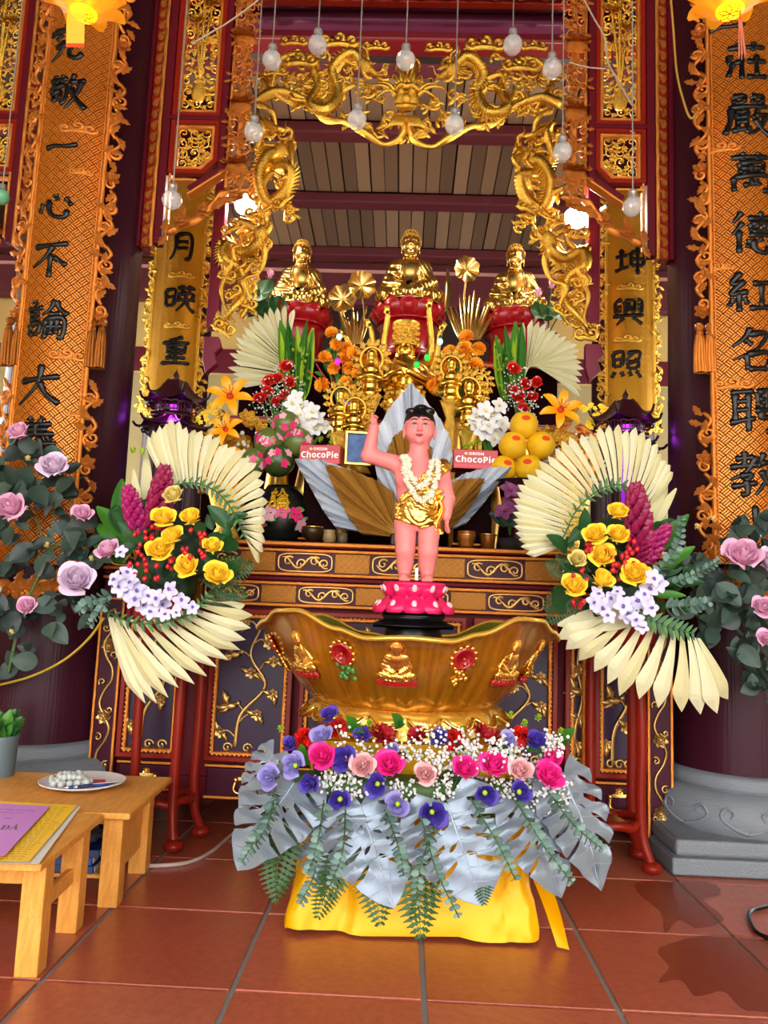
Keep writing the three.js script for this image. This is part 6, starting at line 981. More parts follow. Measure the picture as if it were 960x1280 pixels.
// pomelos
{
  rnd = mulberry(73); const D = 3.66, k = D / FOCAL;
  const one = thing('pomelo', 'topmost yellow pomelo with a red label, under the orange lily', 'pomelo', at(655, 532, D)), r = 18 * k;
  part('fruit', bend(new THREE.SphereGeometry(1, 28, 20), (x, y, z) => [x * r, y * r * (1 + 0.04 * y) - 0.05 * r * smooth(0.8, 1, y), z * r]), mat.yellowFruit, one); part('label_sticker', bend(new THREE.CircleGeometry(0.26, 20), (x, y) => { const a = x * 1.25, e = 0.35 + y * 0.8; return [sin(a) * cos(e) * r * 1.01, sin(e) * r * 1.015, cos(a) * cos(e) * r * 1.01]; }), M('#d4421a', 0.4), one);
  for (const [px, py, dz, lab] of [[641, 557, 0, 'yellow pomelo in the middle row, beside the white orchids'], [676, 557, 0, 'yellow pomelo in the middle row, nearest the right palm fan'], [628, 587, 0.02, 'lower yellow pomelo half behind the red cake box'], [661, 586, 0, 'lowest large yellow pomelo above the palm fan']]) { const c = copyOf(one, lab); c.position.copy(at(px, py, D + dz)); c.rotation.y = rr(-0.4, 0.3); }
  const tray = thing('fruit_dish', 'dark footed dish under the yellow pomelos', 'dish', onAltar(650, 640, D)), top = at(650, 604, D).y - ALTAR; part('bowl', lathe([[0.001, 0], [0.08, 0], [0.05, 0.03], [0.04, top - 0.05], [0.14, top], [0.135, top + 0.005], [0.001, top - 0.03]], 28), mat.darkWood2, tray);
}
// cake boxes
{
  const face = canvasTex(512, 256, (c, w, h) => { c.fillStyle = '#b01020'; c.fillRect(0, 0, w, h); c.fillStyle = '#c82030'; c.fillRect(0, h * 0.8, w, h * 0.2); c.fillStyle = '#f4ece4'; c.font = 'bold 128px sans-serif'; c.fillText('ChocoPie', 12, 178, 490); c.font = 'bold 56px sans-serif'; c.fillText('ORION', 170, 66); c.fillStyle = '#e8c060'; c.beginPath(); c.arc(140, 46, 20, 0, 7); c.fill(); }, true, false);
  const D = 3.64; for (const [x0, x1, y0, y1, rot, lab] of [[374, 427, 557, 579, -0.1, 'red cake box with white lettering beside the painted balls'], [565, 622, 563, 585, 0.06, 'red cake box with white lettering in front of the white orchids']]) {
    const p = at((x0 + x1) / 2, y1, D), q = at(x1, y1, D), w = (x1 - x0) * D / FOCAL, h = at(x0, y0, D).y - at(x0, y1, D).y, t = thing('cake_box', lab, 'box', [p.x, p.y, -D - 0.06], rot);
    part('carton', bx(w, h + 0.01, 0.12, 0, h / 2, 0, 0.004), mat.packRed, t); part('front_print', new THREE.PlaneGeometry(w * 0.97, h * 0.97).translate(0, h / 2, 0.0608), M('#ffffff', 0.4, 0, { map: face }), t);
    const s = thing('box_stand', rot < 0 ? 'dark wooden block under the left cake box' : 'dark wooden block under the right cake box', 'stand', [p.x, ALTAR, -D - 0.07]); part('block', bx(w * 0.8, p.y - ALTAR - 0.006, 0.1, 0, (p.y - ALTAR - 0.006) / 2, -0.01), mat.deepDark, s); part('block_trim', bx(w * 0.92, 0.012, 0.13, 0, 0.03, 0), mat.orangeGilt, s);
  }
  const p = at(446, 575, 3.7), t = thing('picture_card', 'small blue and white patterned card beside the raised arm', 'card', [p.x, p.y, -3.72], 0.15); part('card', bx(0.12, 0.16, 0.02, 0, 0.06, 0), M('#5f86b4', 0.5, 0, { map: tint([0.75, 0.85, 0.95], [0.25, 0.4, 0.6], null, 64) }), t); part('card_edge', rectFrame(0.125, 0.165, 0.008, 0.012).translate(0, 0.06, 0.008), mat.gold2, t);
}
// cups and small vessels along the altar's front edge
{
  const cup = (name, label, px, D, prof, m, lid) => { const t = thing(name, label, name.replace('_', ' '), onAltar(px, 665, D)); part('body', lathe(prof, 24), m, t); if (lid) part('rim', tube([...Array(16)].map((_, k) => [cos(k / 16 * 2 * PI) * lid[0], lid[1], sin(k / 16 * 2 * PI) * lid[0]]), 0.004, { closed: true, n: 40 }), mat.brass, t); return t; };
  const yc = M('#b48a1c', 0.35, 0.3, { map: withRepeat(fretGold, 2) });
  const a = cup('offering_cup', 'yellow patterned cup at the altar edge, right of the statue', 583, 3.5, [[0.001, 0], [0.03, 0], [0.034, 0.01], [0.036, 0.035], [0.042, 0.04], [0.042, 0.075], [0.036, 0.078], [0.034, 0.05], [0.001, 0.045]], yc, [0.042, 0.058]);
  cup('incense_pot', 'dark brown bronze pot between the jar and the palm leaves', 391, 3.52, [[0.001, 0], [0.03, 0], [0.028, 0.012], [0.05, 0.03], [0.055, 0.06], [0.045, 0.075], [0.04, 0.07], [0.001, 0.05]], M('#3a2a14', 0.35, 0.6), [0.048, 0.072]);
  cup('candle_cup', 'short tan cup beside the bronze pot at the altar edge', 412, 3.5, [[0.001, 0], [0.026, 0], [0.03, 0.03], [0.026, 0.05], [0.03, 0.06], [0.026, 0.058], [0.001, 0.04]], M('#8a7448', 0.5));
  cup('candle_cup', 'second tan cup close to the silver palm leaf', 428, 3.56, [[0.001, 0], [0.024, 0], [0.028, 0.03], [0.024, 0.055], [0.001, 0.056]], M('#5a4a30', 0.5));
  cup('offering_cup', 'small yellow cup half hidden near the purple orchid', 610, 3.6, [[0.001, 0], [0.03, 0], [0.034, 0.05], [0.04, 0.075], [0.034, 0.075], [0.001, 0.04]], yc, [0.039, 0.074]);
  // upright golden figurines and candlesticks among the flowers
  const fg = thing('gold_figurine', 'gold figurine on a column, just left of the raised hand', 'figurine', at(441, 560, 3.9));
  part('figure', surfaceNets((x, y, z) => { const p = [x, y, z]; let d = cap(p, [0, 0.02, 0], [0, 0.16, 0], 0.045, 0.03); d = smin(d, ell(p, [0, 0.22, 0], [0.026, 0.034, 0.028]), 0.015); d = smin(d, cap([abs(x), y, z], [0.03, 0.15, 0], [0.05, 0.1, 0.03], 0.016, 0.012), 0.01); d = smin(d, cap([abs(x), y, z], [0.05, 0.1, 0.03], [0.005, 0.11, 0.05], 0.012, 0.01), 0.01); return d + 0.002 * sin(y * 150); }, [-0.08, -0.04, -0.07], [0.08, 0.28, 0.08], 0.006), mat.gilt, fg);
  part('halo', [tube([...Array(20)].map((_, i) => [cos(i / 20 * 2 * PI) * 0.055, 0.215 + sin(i / 20 * 2 * PI) * 0.062, -0.025]), 0.008, { closed: true, n: 40, sides: 6 }), ...[...Array(14)].map((_, i) => carvedLeaf(0.05, 0.03).rotateZ(i / 14 * 2 * PI - PI / 2).translate(cos(i / 14 * 2 * PI) * 0.055, 0.215 + sin(i / 14 * 2 * PI) * 0.062, -0.03))], mat.gilt, fg); part('lotus_base', petalRow(9, 0.03, 0.05, 0.035, 0.7, -0.02, 0.4), mat.gilt, fg);
  part('column', lathe([[0.001, -0.28], [0.05, -0.28], [0.03, -0.24], [0.022, -0.15], [0.032, -0.12], [0.022, -0.08], [0.04, -0.03], [0.05, 0.0], [0.001, 0.01]], 16), mat.gilt, fg);
  for (const [px, py, s, d, lab] of [[424, 545, 0.9, 3.95, 'gold figurine between the orchids and the blue card'], [462, 500, 1, 4.0, 'gold figurine above the raised hand, by the orange flowers'], [585, 540, 1, 3.95, 'gold figurine right of the silver leaf tip'], [563, 505, 0.9, 4.0, 'gold figurine beside the right-hand orange flowers'], [455, 535, 0.8, 4.0, 'gold figurine directly behind the raised hand'], [598, 520, 0.8, 4.02, 'gold figurine behind the right-hand white orchids']]) { const c = copyOf(fg, lab); c.position.copy(at(px, py, d)); c.scale.setScalar(s * 1.1); }
}
// sprays of orange, red and white flowers with cream fan palms and green stalks
function vase(t, D, px, pyTop, m) { const top = rel(t, at(px, pyTop, D)), b = ALTAR - t.position.y; part('vase', lathe([[0.001, b], [0.06, b], [0.05, b + 0.02], [0.075, lerp(b, top.y, 0.5)], [0.04, top.y - 0.03], [0.05, top.y], [0.001, top.y]], 20).translate(top.x, 0, -D - t.position.z), m, t); }
function stemsTo(t, D, pts, base) { const b = rel(t, at(base[0], base[1], D + 0.05)); for (const [px, py] of pts) part('stem', tube([b, V().lerpVectors(b, rel(t, at(px, py, D)), 0.5).add(V(0, 0.01, 0.02)), rel(t, at(px, py, D + 0.01))], 0.004, { sides: 4, n: 6 }), mat.leaf[1], t); }
for (const sd of [0, 1]) {
  rnd = mulberry(81 + sd);
  const D = 4.1, pts = sd ? [[583, 423], [582, 436], [598, 438], [563, 442], [552, 458], [571, 455], [594, 457], [582, 471], [550, 478], [568, 486], [598, 489], [540, 484], [578, 446], [562, 470]] : [[415, 418], [420, 432], [433, 437], [430, 448], [407, 448], [418, 462], [452, 452], [449, 468], [466, 463], [432, 480], [403, 483], [443, 444], [436, 462]];
  const t = thing('flower_arrangement', sd ? 'spray of round orange flowers between the crowned statue and the right fan palm' : 'spray of round orange flowers between the left fan palm and the crowned statue', 'flower arrangement', at(sd ? 575 : 428, 500, D));
  pts.forEach(([px, py], i) => grow(t, 'orange_flower', pompons[i % 2], mat.orange, at(px, py, D + rr(-0.04, 0.04)), 0.042 * rr(0.9, 1.1), V(rr(-0.3, 0.3), 0.4, 1)));
  stemsTo(t, D, pts, sd ? [575, 530] : [428, 530]); for (let k = 0; k < 14; k++) { const q = at((sd ? 575 : 428) + rr(-30, 30), rr(440, 500), D + 0.04); leafTo(t, 'leaf', ovalLeaf, mat.leaf[k % 3], q, q.clone().add(V(rr(-0.08, 0.08), rr(-0.05, 0.08), 0.04)), V(0, 0.3, 1)); }
  vase(t, D, sd ? 575 : 428, 525, mat.gold2);
  for (let k = 0; k < 9; k++) part('red_twig', tube([rel(t, at(sd ? 575 : 428, 500, D + 0.03)), rel(t, at((sd ? 575 : 428) + (k - 4) * 9, 470 - 6 * (k % 3), D + 0.03)), rel(t, at((sd ? 575 : 428) + (k - 4) * 11, 430 + abs(k - 4) * 8, D + 0.02))], 0.003, { sides: 4, n: 8 }), mat.berry, t);
  // palm fan behind with gladiolus stalks, red roses and white filler
  const D2 = 4.3, u = thing('flower_arrangement', sd ? 'red roses and green stalks in front of the right cream fan palm' : 'red roses and green stalks in front of the left cream fan palm', 'flower arrangement', at(sd ? 652 : 352, 495, D2 - 0.1));
  const L = sd ? [[[655, 480], [658, 462], [666, 455]], [[636, 408], [662, 402], [682, 405], [698, 412], [714, 424], [722, 440], [728, 458], [728, 478], [726, 498]]] : [[[372, 478], [368, 462], [358, 452]], [[296, 486], [289, 470], [289, 450], [293, 434], [301, 418], [312, 402], [326, 390], [346, 384], [372, 388]]];
  frond(L[0], L[1], 19, D2, u, [mat.cream, mat.creamB], { w: 0.5, fold: 0.014 });
  for (let k = 0; k < 11; k++) { const x = (sd ? 618 : 350) + k * 4.2, a = at(x * 0.4 + (sd ? 636 : 372) * 0.6, 500, D2 - 0.1), b = at(x + rr(-4, 4), rr(392, 425), D2 - 0.12); leafTo(u, 'green_stalk', k % 2 ? longLeaf : broadLeaf, k % 3 ? mat.leaf[k % 2] : mat.lime, a, b, V(rr(-0.5, 0.5), 0, 1), k % 2 ? 1.2 : 0.32); }
  for (let k = 0; k < 26; k++) { const q = at((sd ? 632 : 372) + rr(-14, 14), rr(425, 500), D2 - 0.16); grow(u, 'lime_bud', rosebud, k % 2 ? mat.lime : mat.leaf[1], q, 0.02, V(rr(-0.5, 0.5), 1, 0.5)); }
  const rs = sd ? [[657, 482], [648, 497], [665, 497], [652, 513], [641, 463], [640, 490], [670, 480]] : [[335, 492], [347, 476], [356, 495], [361, 480], [359, 460], [346, 505], [325, 500], [338, 478]];
  rs.forEach(([px, py], i) => grow(u, 'red_rose', roses[i % 3], mat.redRose, at(px, py, D2 - 0.2), 0.04, V(rr(-0.3, 0.3), 0.3, 1))); stemsTo(u, D2 - 0.2, rs, sd ? [650, 560] : [350, 560]);
  gypsophila(u, rs.map(([x, y]) => at(x + rr(-8, 8), y + 8, D2 - 0.2)), 220, 0.06); vase(u, D2 - 0.14, sd ? 650 : 350, 545, mat.gold2);
  // white orchids
  const W = sd ? [[596, 520], [606, 512], [618, 520], [612, 534], [624, 508], [602, 540], [616, 548], [628, 530], [594, 532], [622, 545]] : [[366, 506], [378, 510], [390, 514], [384, 526], [398, 524], [372, 520], [394, 538], [382, 540], [404, 534], [370, 498]];
  const w = thing('orchid_spray', sd ? 'white orchids between the yellow pomelos and the right cake box' : 'white orchids above the painted balls and left cake box', 'flower arrangement', at(sd ? 610 : 385, 545, 3.85));
  orchidSpray(w, 3.82, W.map(([x, y]) => [x, y, 1.3]), mat.white, mat.paleYellow, 0.036); stemsTo(w, 3.84, W, sd ? [610, 575] : [385, 575]); for (let k = 0; k < 16; k++) grow(w, 'lime_bud', rosebud, mat.lime, at((sd ? 600 : 392) + rr(-22, 22), rr(535, 562), 3.86), 0.022, V(rr(-0.5, 0.5), 1, 0.5)); vase(w, 3.86, sd ? 610 : 385, 572, mat.gold2);
  // paper-gold offering with orange lilies and a ribbon bow
  const O = sd ? [712, 545] : [285, 545], z = 3.95, f = thing('gilt_offering', sd ? 'ornate gold offering with orange lily and bow, right of the pomelos' : 'ornate gold offering with orange lilies and bow, left of the painted balls', 'offering', onAltar(O[0], 620, z));
  const H = at(O[0], O[1], z).y - ALTAR; part('core', lathe([[0.001, 0], [0.1, 0], [0.08, 0.04], [0.05, 0.1], [0.12, H * 0.55], [0.15, H * 0.8], [0.1, H], [0.001, H + 0.02]], 24).scale(1, 1, 0.7), mat.gilt, f);
  for (let k = 0; k < 22; k++) { const a = rr(-1.5, 1.5), q = V(sin(a) * rr(0.06, 0.17), H * rr(0.55, 1.15), cos(a) * 0.13); const m = part(k % 2 ? 'gold_scroll' : 'gold_flower', k % 2 ? cloudScroll(0.045, 2) : blossom(0.05, 7), k % 4 === 3 ? mat.orangeGilt : mat.gilt, f); m.position.copy(q); m.rotation.set(rr(-0.4, 0.2), a * 0.6, rr(0, 6)); }
  for (let k = 0; k < 26; k++) part('crystal_bead', ball(rr(0.007, 0.012), 0, 0, 0, 1, 1, 1, 6), mat.white, f).position.set(rr(-0.17, 0.17), H * rr(0.6, 1.0), 0.15);
  for (const s of [-1, 1]) part('ribbon_loop', tube([[0, H * 0.72, 0.17], [s * 0.07, H * 0.72 + 0.05, 0.19], [s * 0.1, H * 0.72, 0.19], [s * 0.05, H * 0.72 - 0.04, 0.18], [0, H * 0.72, 0.17]], 0.018, { n: 24, flat: 0.35 }), mat.ribbon, f), part('ribbon_tail', sheet((u, v) => [s * (0.01 + 0.05 * v + 0.03 * u), H * 0.72 - 0.14 * v, 0.17 + 0.02 * sin(v * 6)], 3, 8), mat.ribbon, f);
  for (const [px, py, r] of sd ? [[700, 514, 1.1]] : [[288, 497, 1.15], [283, 538, 0.9]]) { const l = grow(f, 'lily', lilyPetals, mat.lily, at(px, py, z - 0.22), 0.1 * r, V(rr(-0.2, 0.2), 0.3, 1)); part('lily_stamens', lilyCore, mat.lilyRed, l); }
  for (let k = 0; k < 40; k++) grow(f, 'yellow_blossom', orchidGeo, mat.yellowRose, at(O[0] + (sd ? 1 : -1) * rr(10, 46), rr(505, 545), z - 0.05), 0.015, V(rr(-0.5, 0.5), 0.3, 1));
}
// dark orchid by the pomelos
{ rnd = mulberry(91); const t = thing('orchid_spray', 'dark purple orchid below the yellow pomelos, in shadow', 'flower arrangement', onAltar(637, 660, 3.6)); orchidSpray(t, 3.58, [[642, 628, 1.3], [636, 612], [630, 640, 1.1], [648, 614, 0.8]], M('#7a3a6a', 0.5), mat.ginger, 0.045); stemsTo(t, 3.6, [[642, 628], [636, 612], [630, 640], [648, 614]], [637, 668]); part('pot', lathe([[0.001, 0], [0.045, 0], [0.055, 0.06], [0.001, 0.06]], 18), mat.dark, t); for (let k = 0; k < 9; k++) { const q = at(637, 655, 3.6); leafTo(t, 'leaf', ovalLeaf, mat.roseLeaf[k % 3], q, q.clone().add(V(rr(-0.1, 0.1), rr(0, 0.12), rr(0, 0.05))), V(0, 0.3, 1), 1.3); } }
// gilded metal lotus leaves, reeds and pink lotus beside the buddhas
{
  rnd = mulberry(93); const D = 4.7;
  const t = thing('metal_lotus_plant', 'gold metal lotus leaves on stems between the left and middle buddhas', 'ornament', at(438, 440, D)), t2 = thing('metal_lotus_plant', 'gold metal lotus leaf and reeds between the middle and right buddhas', 'ornament', at(585, 440, D));
  const lily = sheet((u, v) => { const a = u * 2 * PI, r = v * (1 + 0.06 * sin(a * 9)); return [cos(a) * r, 0.28 * v * v + 0.09 * v * sin(a * 5) - 0.05, sin(a) * r]; }, 40, 6);
  for (const [o, px, py, s, dir] of [[t, 428, 374, 0.088, V(0, 0.5, 1)], [t, 452, 357, 0.09, V(0.2, 0.35, 1)], [t2, 583, 337, 0.082, V(0.2, 0.6, 1)]]) { const f = grow(o, 'lotus_leaf', lily, mat.paleGilt, at(px, py, D - 0.03), s, V(dir.x, -0.15, 1)); for (let k = 0; k < 9; k++) { const a = k / 9 * 2 * PI; part('vein', tube([[0, -0.04, 0], [cos(a) * 0.5, 0.05, sin(a) * 0.5], [cos(a) * 0.95, 0.24, sin(a) * 0.95]], 0.018, { sides: 4, n: 6 }), mat.paleGilt, f); } part('metal_stem', tube([rel(o, at(px, py, D)), rel(o, at(px + (px > 500 ? -4 : 2), 410, D)), V(0, 0, 0)], 0.006, { n: 12 }), mat.paleGilt, o); }
  for (let k = 0; k < 11; k++) leafTo(t2, 'metal_reed', longLeaf, mat.paleGilt, at(575 + k * 2.4, 425, D - 0.05), at(556 + k * 6.4, 352 + 5 * abs(k - 5) + (k % 3) * 6, D - 0.05), V(0, 0, 1), 0.6); leafTo(t2, 'metal_reed', broadLeaf, mat.brassy, at(556, 390, D - 0.05), at(563, 332, D - 0.05), V(0.4, 0, 1), 0.5);
  for (let k = 0; k < 8; k++) leafTo(t, 'metal_reed', longLeaf, mat.paleGilt, at(436 + k * 2, 430, D - 0.02), at(422 + k * 6, 378 + (k % 3) * 8, D - 0.02), V(0, 0, 1), 0.7);
  for (const o of [t, t2]) part('metal_pot', lathe([[0.001, T3 - o.position.y], [0.06, T3 - o.position.y], [0.075, -0.05], [0.05, 0.0], [0.001, 0.0]], 20), mat.brassy, o);
  for (const sd of [0, 1]) { const p = thing('lotus_flower', sd ? 'pink lotus buds with green leaves right of the right-hand buddha' : 'pink lotus bud with green leaves left of the left-hand buddha', 'flower', at(sd ? 684 : 334, 420, 4.62)); for (const [x, y] of sd ? [[672, 366], [689, 356]] : [[337, 343], [318, 352]]) { grow(p, 'lotus_bud', rosebud, mat.pinkRose, at(x, y + 4, 4.6), 0.055, V(0.1, 1, 0.3)); part('stem', tube([V(0, 0, 0), rel(p, at(x, y + 6, 4.6))], 0.005, { n: 3 }), mat.leaf[0], p); } for (const [x, y, s] of sd ? [[700, 392, 0.09], [676, 392, 0.08]] : [[326, 366, 0.1], [344, 384, 0.08], [318, 388, 0.09]]) { const f = grow(p, 'lotus_leaf', lily, mat.leaf[2], at(x, y, 4.6), s, V(sd ? 0.3 : -0.3, 0.5, 1)); part('stem', tube([V(0, 0, 0), rel(p, at(x, y, 4.62))], 0.005, { n: 3 }), mat.leaf[0], p); } part('pot', lathe([[0.001, T3 - p.position.y], [0.07, T3 - p.position.y], [0.08, 0], [0.001, 0.01]], 18), mat.darkWood2, p); }
}
// pagoda lanterns at both ends of the altar
function pagoda(label, px, D, tops) {
  const k = D / FOCAL, t = thing('pagoda_lantern', label, 'lantern', onAltar(px, 640, D)), Y = (py) => at(px, py, D).y - ALTAR;
  const roof = (y, r, h, nm) => { const g = []; for (let i = 0; i < 6; i++) { const a = i / 6 * 2 * PI; g.push(sheet((u, v) => { const b = a + (u - 0.5) * PI / 3, e = 1 / cos((u - 0.5) * PI / 3), R = lerp(r, r * 0.3, v) * e, lift = 0.25 * h * pow(abs(u - 0.5) * 2, 3) * (1 - v); return [sin(b) * R, y + h * pow(v, 1.5) + lift, cos(b) * R]; }, 8, 6)); } const m = part(nm, g, mat.darkWood2, t); for (let i = 0; i < 6; i++) { const b = (i + 0.5) / 6 * 2 * PI, R = r * 1.15; part('ridge', tube([[sin(b) * r * 0.34, y + h, cos(b) * r * 0.34], [sin(b) * r * 0.75, y + h * 0.4, cos(b) * r * 0.75], [sin(b) * R, y + h * 0.25, cos(b) * R], [sin(b) * R * 1.12, y + h * 0.55, cos(b) * R * 1.12]], 0.007, { n: 14 }), mat.darkWood2, m); } part('eave_fretwork', tube([...Array(36)].map((_, q) => { const b = q / 36 * 2 * PI; return [sin(b) * r * 0.95, y - 0.008 - 0.008 * (q % 2), cos(b) * r * 0.95]; }), 0.006, { closed: true, n: 72, sides: 5 }), mat.darkWood2, m); };
  const y1 = Y(tops[1]), y2 = Y(tops[2]), rT = 36 * k, rB = 48 * k;
  roof(y1, rT, Y(tops[0]) - y1 - 0.05, 'upper_roof'); part('finial', lathe([[0.001, 0], [0.02, 0], [0.01, 0.02], [0.018, 0.035], [0.004, 0.06], [0.001, 0.075]], 12).translate(0, Y(tops[0]) - 0.055, 0), mat.darkWood2, t);
  for (const [ya, yb, r] of [[y2 + 0.045, y1, rT * 0.62], [0.08, y2, rB * 0.6]]) { for (let i = 0; i < 6; i++) { const b = (i + 0.5) / 6 * 2 * PI; part('post', cyl(0.008, 0.008, yb - ya, sin(b) * r, (ya + yb) / 2, cos(b) * r, 8), mat.darkWood2, t); const c = i / 6 * 2 * PI; part('lattice', [bx(r * 0.9, 0.012, 0.006, 0, ya + 0.02, r * 0.86).rotateY(c), bx(r * 0.9, 0.008, 0.006, 0, lerp(ya, yb, 0.7), r * 0.86).rotateY(c), ...[-0.25, 0, 0.25].map((q) => bx(0.006, yb - ya, 0.006, q * r, (ya + yb) / 2, r * 0.86).rotateY(c))], mat.darkWood2, t); } part('light_core', cyl(r * 0.3, r * 0.3, (yb - ya) * 0.8, 0, (ya + yb) / 2, 0, 12), M('#5a0a70', 0.5, 0, { emissive: new THREE.Color('#c020ff'), emissiveIntensity: ya > 0.2 ? 2.2 : 0.5 }), t); }
  const pl = new THREE.PointLight('#c040ff', 0.25); pl.position.set(0, (y1 + y2) / 2, 0.05); pl.castShadow = true; t.add(pl);
  part('balustrade', lathe([[rT * 0.8, y2 + 0.03], [rT * 0.82, y2 + 0.05], [0.001, y2 + 0.05]], 6), mat.darkWood2, t); roof(y2 - 0.03, rB * 0.85, 0.07, 'lower_roof'); part('base', lathe([[0.001, 0], [rB * 0.8, 0], [rB * 0.8, 0.03], [rB * 0.7, 0.05], [rB * 0.72, 0.08], [0.001, 0.08]], 6), mat.darkWood2, t);
}
pagoda('dark red pagoda lantern with purple light below the left gold board', 208, 3.85, [465, 505, 530]); pagoda('dark red pagoda lantern with purple light below the right gold board', 782, 3.85, [490, 530, 556]);
// tiny coloured fairy lights hung among the flowers
{
  const cols = { mint: ['#a8f0d0', [[424, 421], [550, 427]]], green: ['#20d040', [[521, 456], [534, 447]]], magenta: ['#f020c0', [[422, 452]]], blue: ['#3050f0', [[433, 504]]] };
  for (const [nm, [c, ps]] of Object.entries(cols)) for (const [i, [px, py]] of ps.entries()) { const t = thing('fairy_light', `tiny glowing ${nm} bulb ${['beside the left orange flowers', 'beside the crowned statue'][nm === 'magenta' || nm === 'blue' ? 0 : nm === 'green' ? 1 : i]}${nm === 'green' ? (i ? ', the larger upper one' : ', the lower one') : ''}`, 'light bulb', at(px, py, 4.0)); part('bulb', ball(0.016, 0, 0, 0, 1, 1.2, 1, 10), M(c, 0.3, 0, { emissive: new THREE.Color(c), emissiveIntensity: 0.8 }), t); part('socket', cyl(0.008, 0.009, 0.02, 0, 0.024, 0, 8), mat.leaf[2], t); part('wire', tube([[0, 0.03, 0], [0.02, 0.1, -0.02], [0, 0.16, -0.06]], 0.0018, { sides: 4 }), mat.leaf[2], t); }
}
// ---------------------------------------------------------------- low tables and what lies on them
mat.pine = M('#ffffff', 0.4, 0, { map: withRepeat(noiseTex(256, (u, v) => { const g = loopNoise(u, v * 0.12, 4, 7) * 0.6 + 0.4 * loopNoise(u, v * 0.25, 15, 2); return [lerp(0.78, 0.92, g), lerp(0.52, 0.66, g), lerp(0.21, 0.33, g)]; }, true), 2.2), specularIntensity: 0.6, ior: 1.45 });
const onPlane = (px, py, y) => { const a = at(px, py, 1), k = (y - camera.position.y) / (a.y - camera.position.y); return a.sub(camera.position).multiplyScalar(k).add(camera.position); };
function lowTable(name, label, x1, z0, z1, h, W, o) {   // x1 is its right-hand side, z0 the front
  const D = z0 - z1, tn = o.turn, rx = W / 2 * cos(tn) + D / 2 * sin(tn), t = thing(name, label, 'table', [x1 - rx, 0, (z0 + z1) / 2 - W / 2 * sin(tn) * -0.9], tn), lg = o.leg, zs = [D / 2 - lg / 2 - (o.front ?? o.inset), -D / 2 + lg / 2 + o.back];
  part('table_top', bx(W, 0.022, D, 0, h - 0.011, 0, 0.006), mat.pine, t);
  for (const sx of [-1, 1]) for (const sz of [-1, 1]) part('leg', bx(lg, h - 0.022, lg, sx * (W / 2 - lg / 2 - o.inset), (h - 0.022) / 2, sz > 0 ? zs[0] : zs[1], 0.004), mat.pine, t);
  for (const sz of [-1, 1]) part('apron', bx(W - 2 * lg, o.ap, 0.018, 0, h - 0.022 - o.ap / 2, sz > 0 ? zs[0] : zs[1]), mat.pine, t);
  for (const sx of [-1, 1]) if (o.side) part('side_panel', bx(0.018, o.side, zs[0] - zs[1] - lg, sx * (W / 2 - lg / 2 - o.inset), h - 0.022 - o.side / 2, (zs[0] + zs[1]) / 2), mat.pine, t); else { part('side_rail', bx(0.022, 0.045, zs[0] - zs[1] - lg, sx * (W / 2 - lg / 2 - o.inset), h * 0.52, (zs[0] + zs[1]) / 2), mat.pine, t); }
  if (o.side) part('shelf', bx(W - 2 * lg, 0.014, zs[0] - zs[1], 0, 0.085, (zs[0] + zs[1]) / 2), mat.pine, t);
  return t;
}
const TH = 0.292, t2 = [onPlane(208, 968, 0.295), onPlane(157, 1023, 0.295)];
lowTable('low_bench', 'low pine bench in the foreground with pink and yellow papers on it', -0.9, -2.025, -2.505, 0.316, 1.0, { leg: 0.062, inset: 0.02, front: 0.09, back: 0.055, ap: 0.07, turn: 0.05 });
lowTable('low_table', 'low pine table carrying a plate, with a shelf of blue books', -0.86, -2.56, -3.1, 0.304, 0.9, { leg: 0.064, inset: 0.03, back: 0.13, ap: 0.03, side: 0.19, turn: 0.045 });
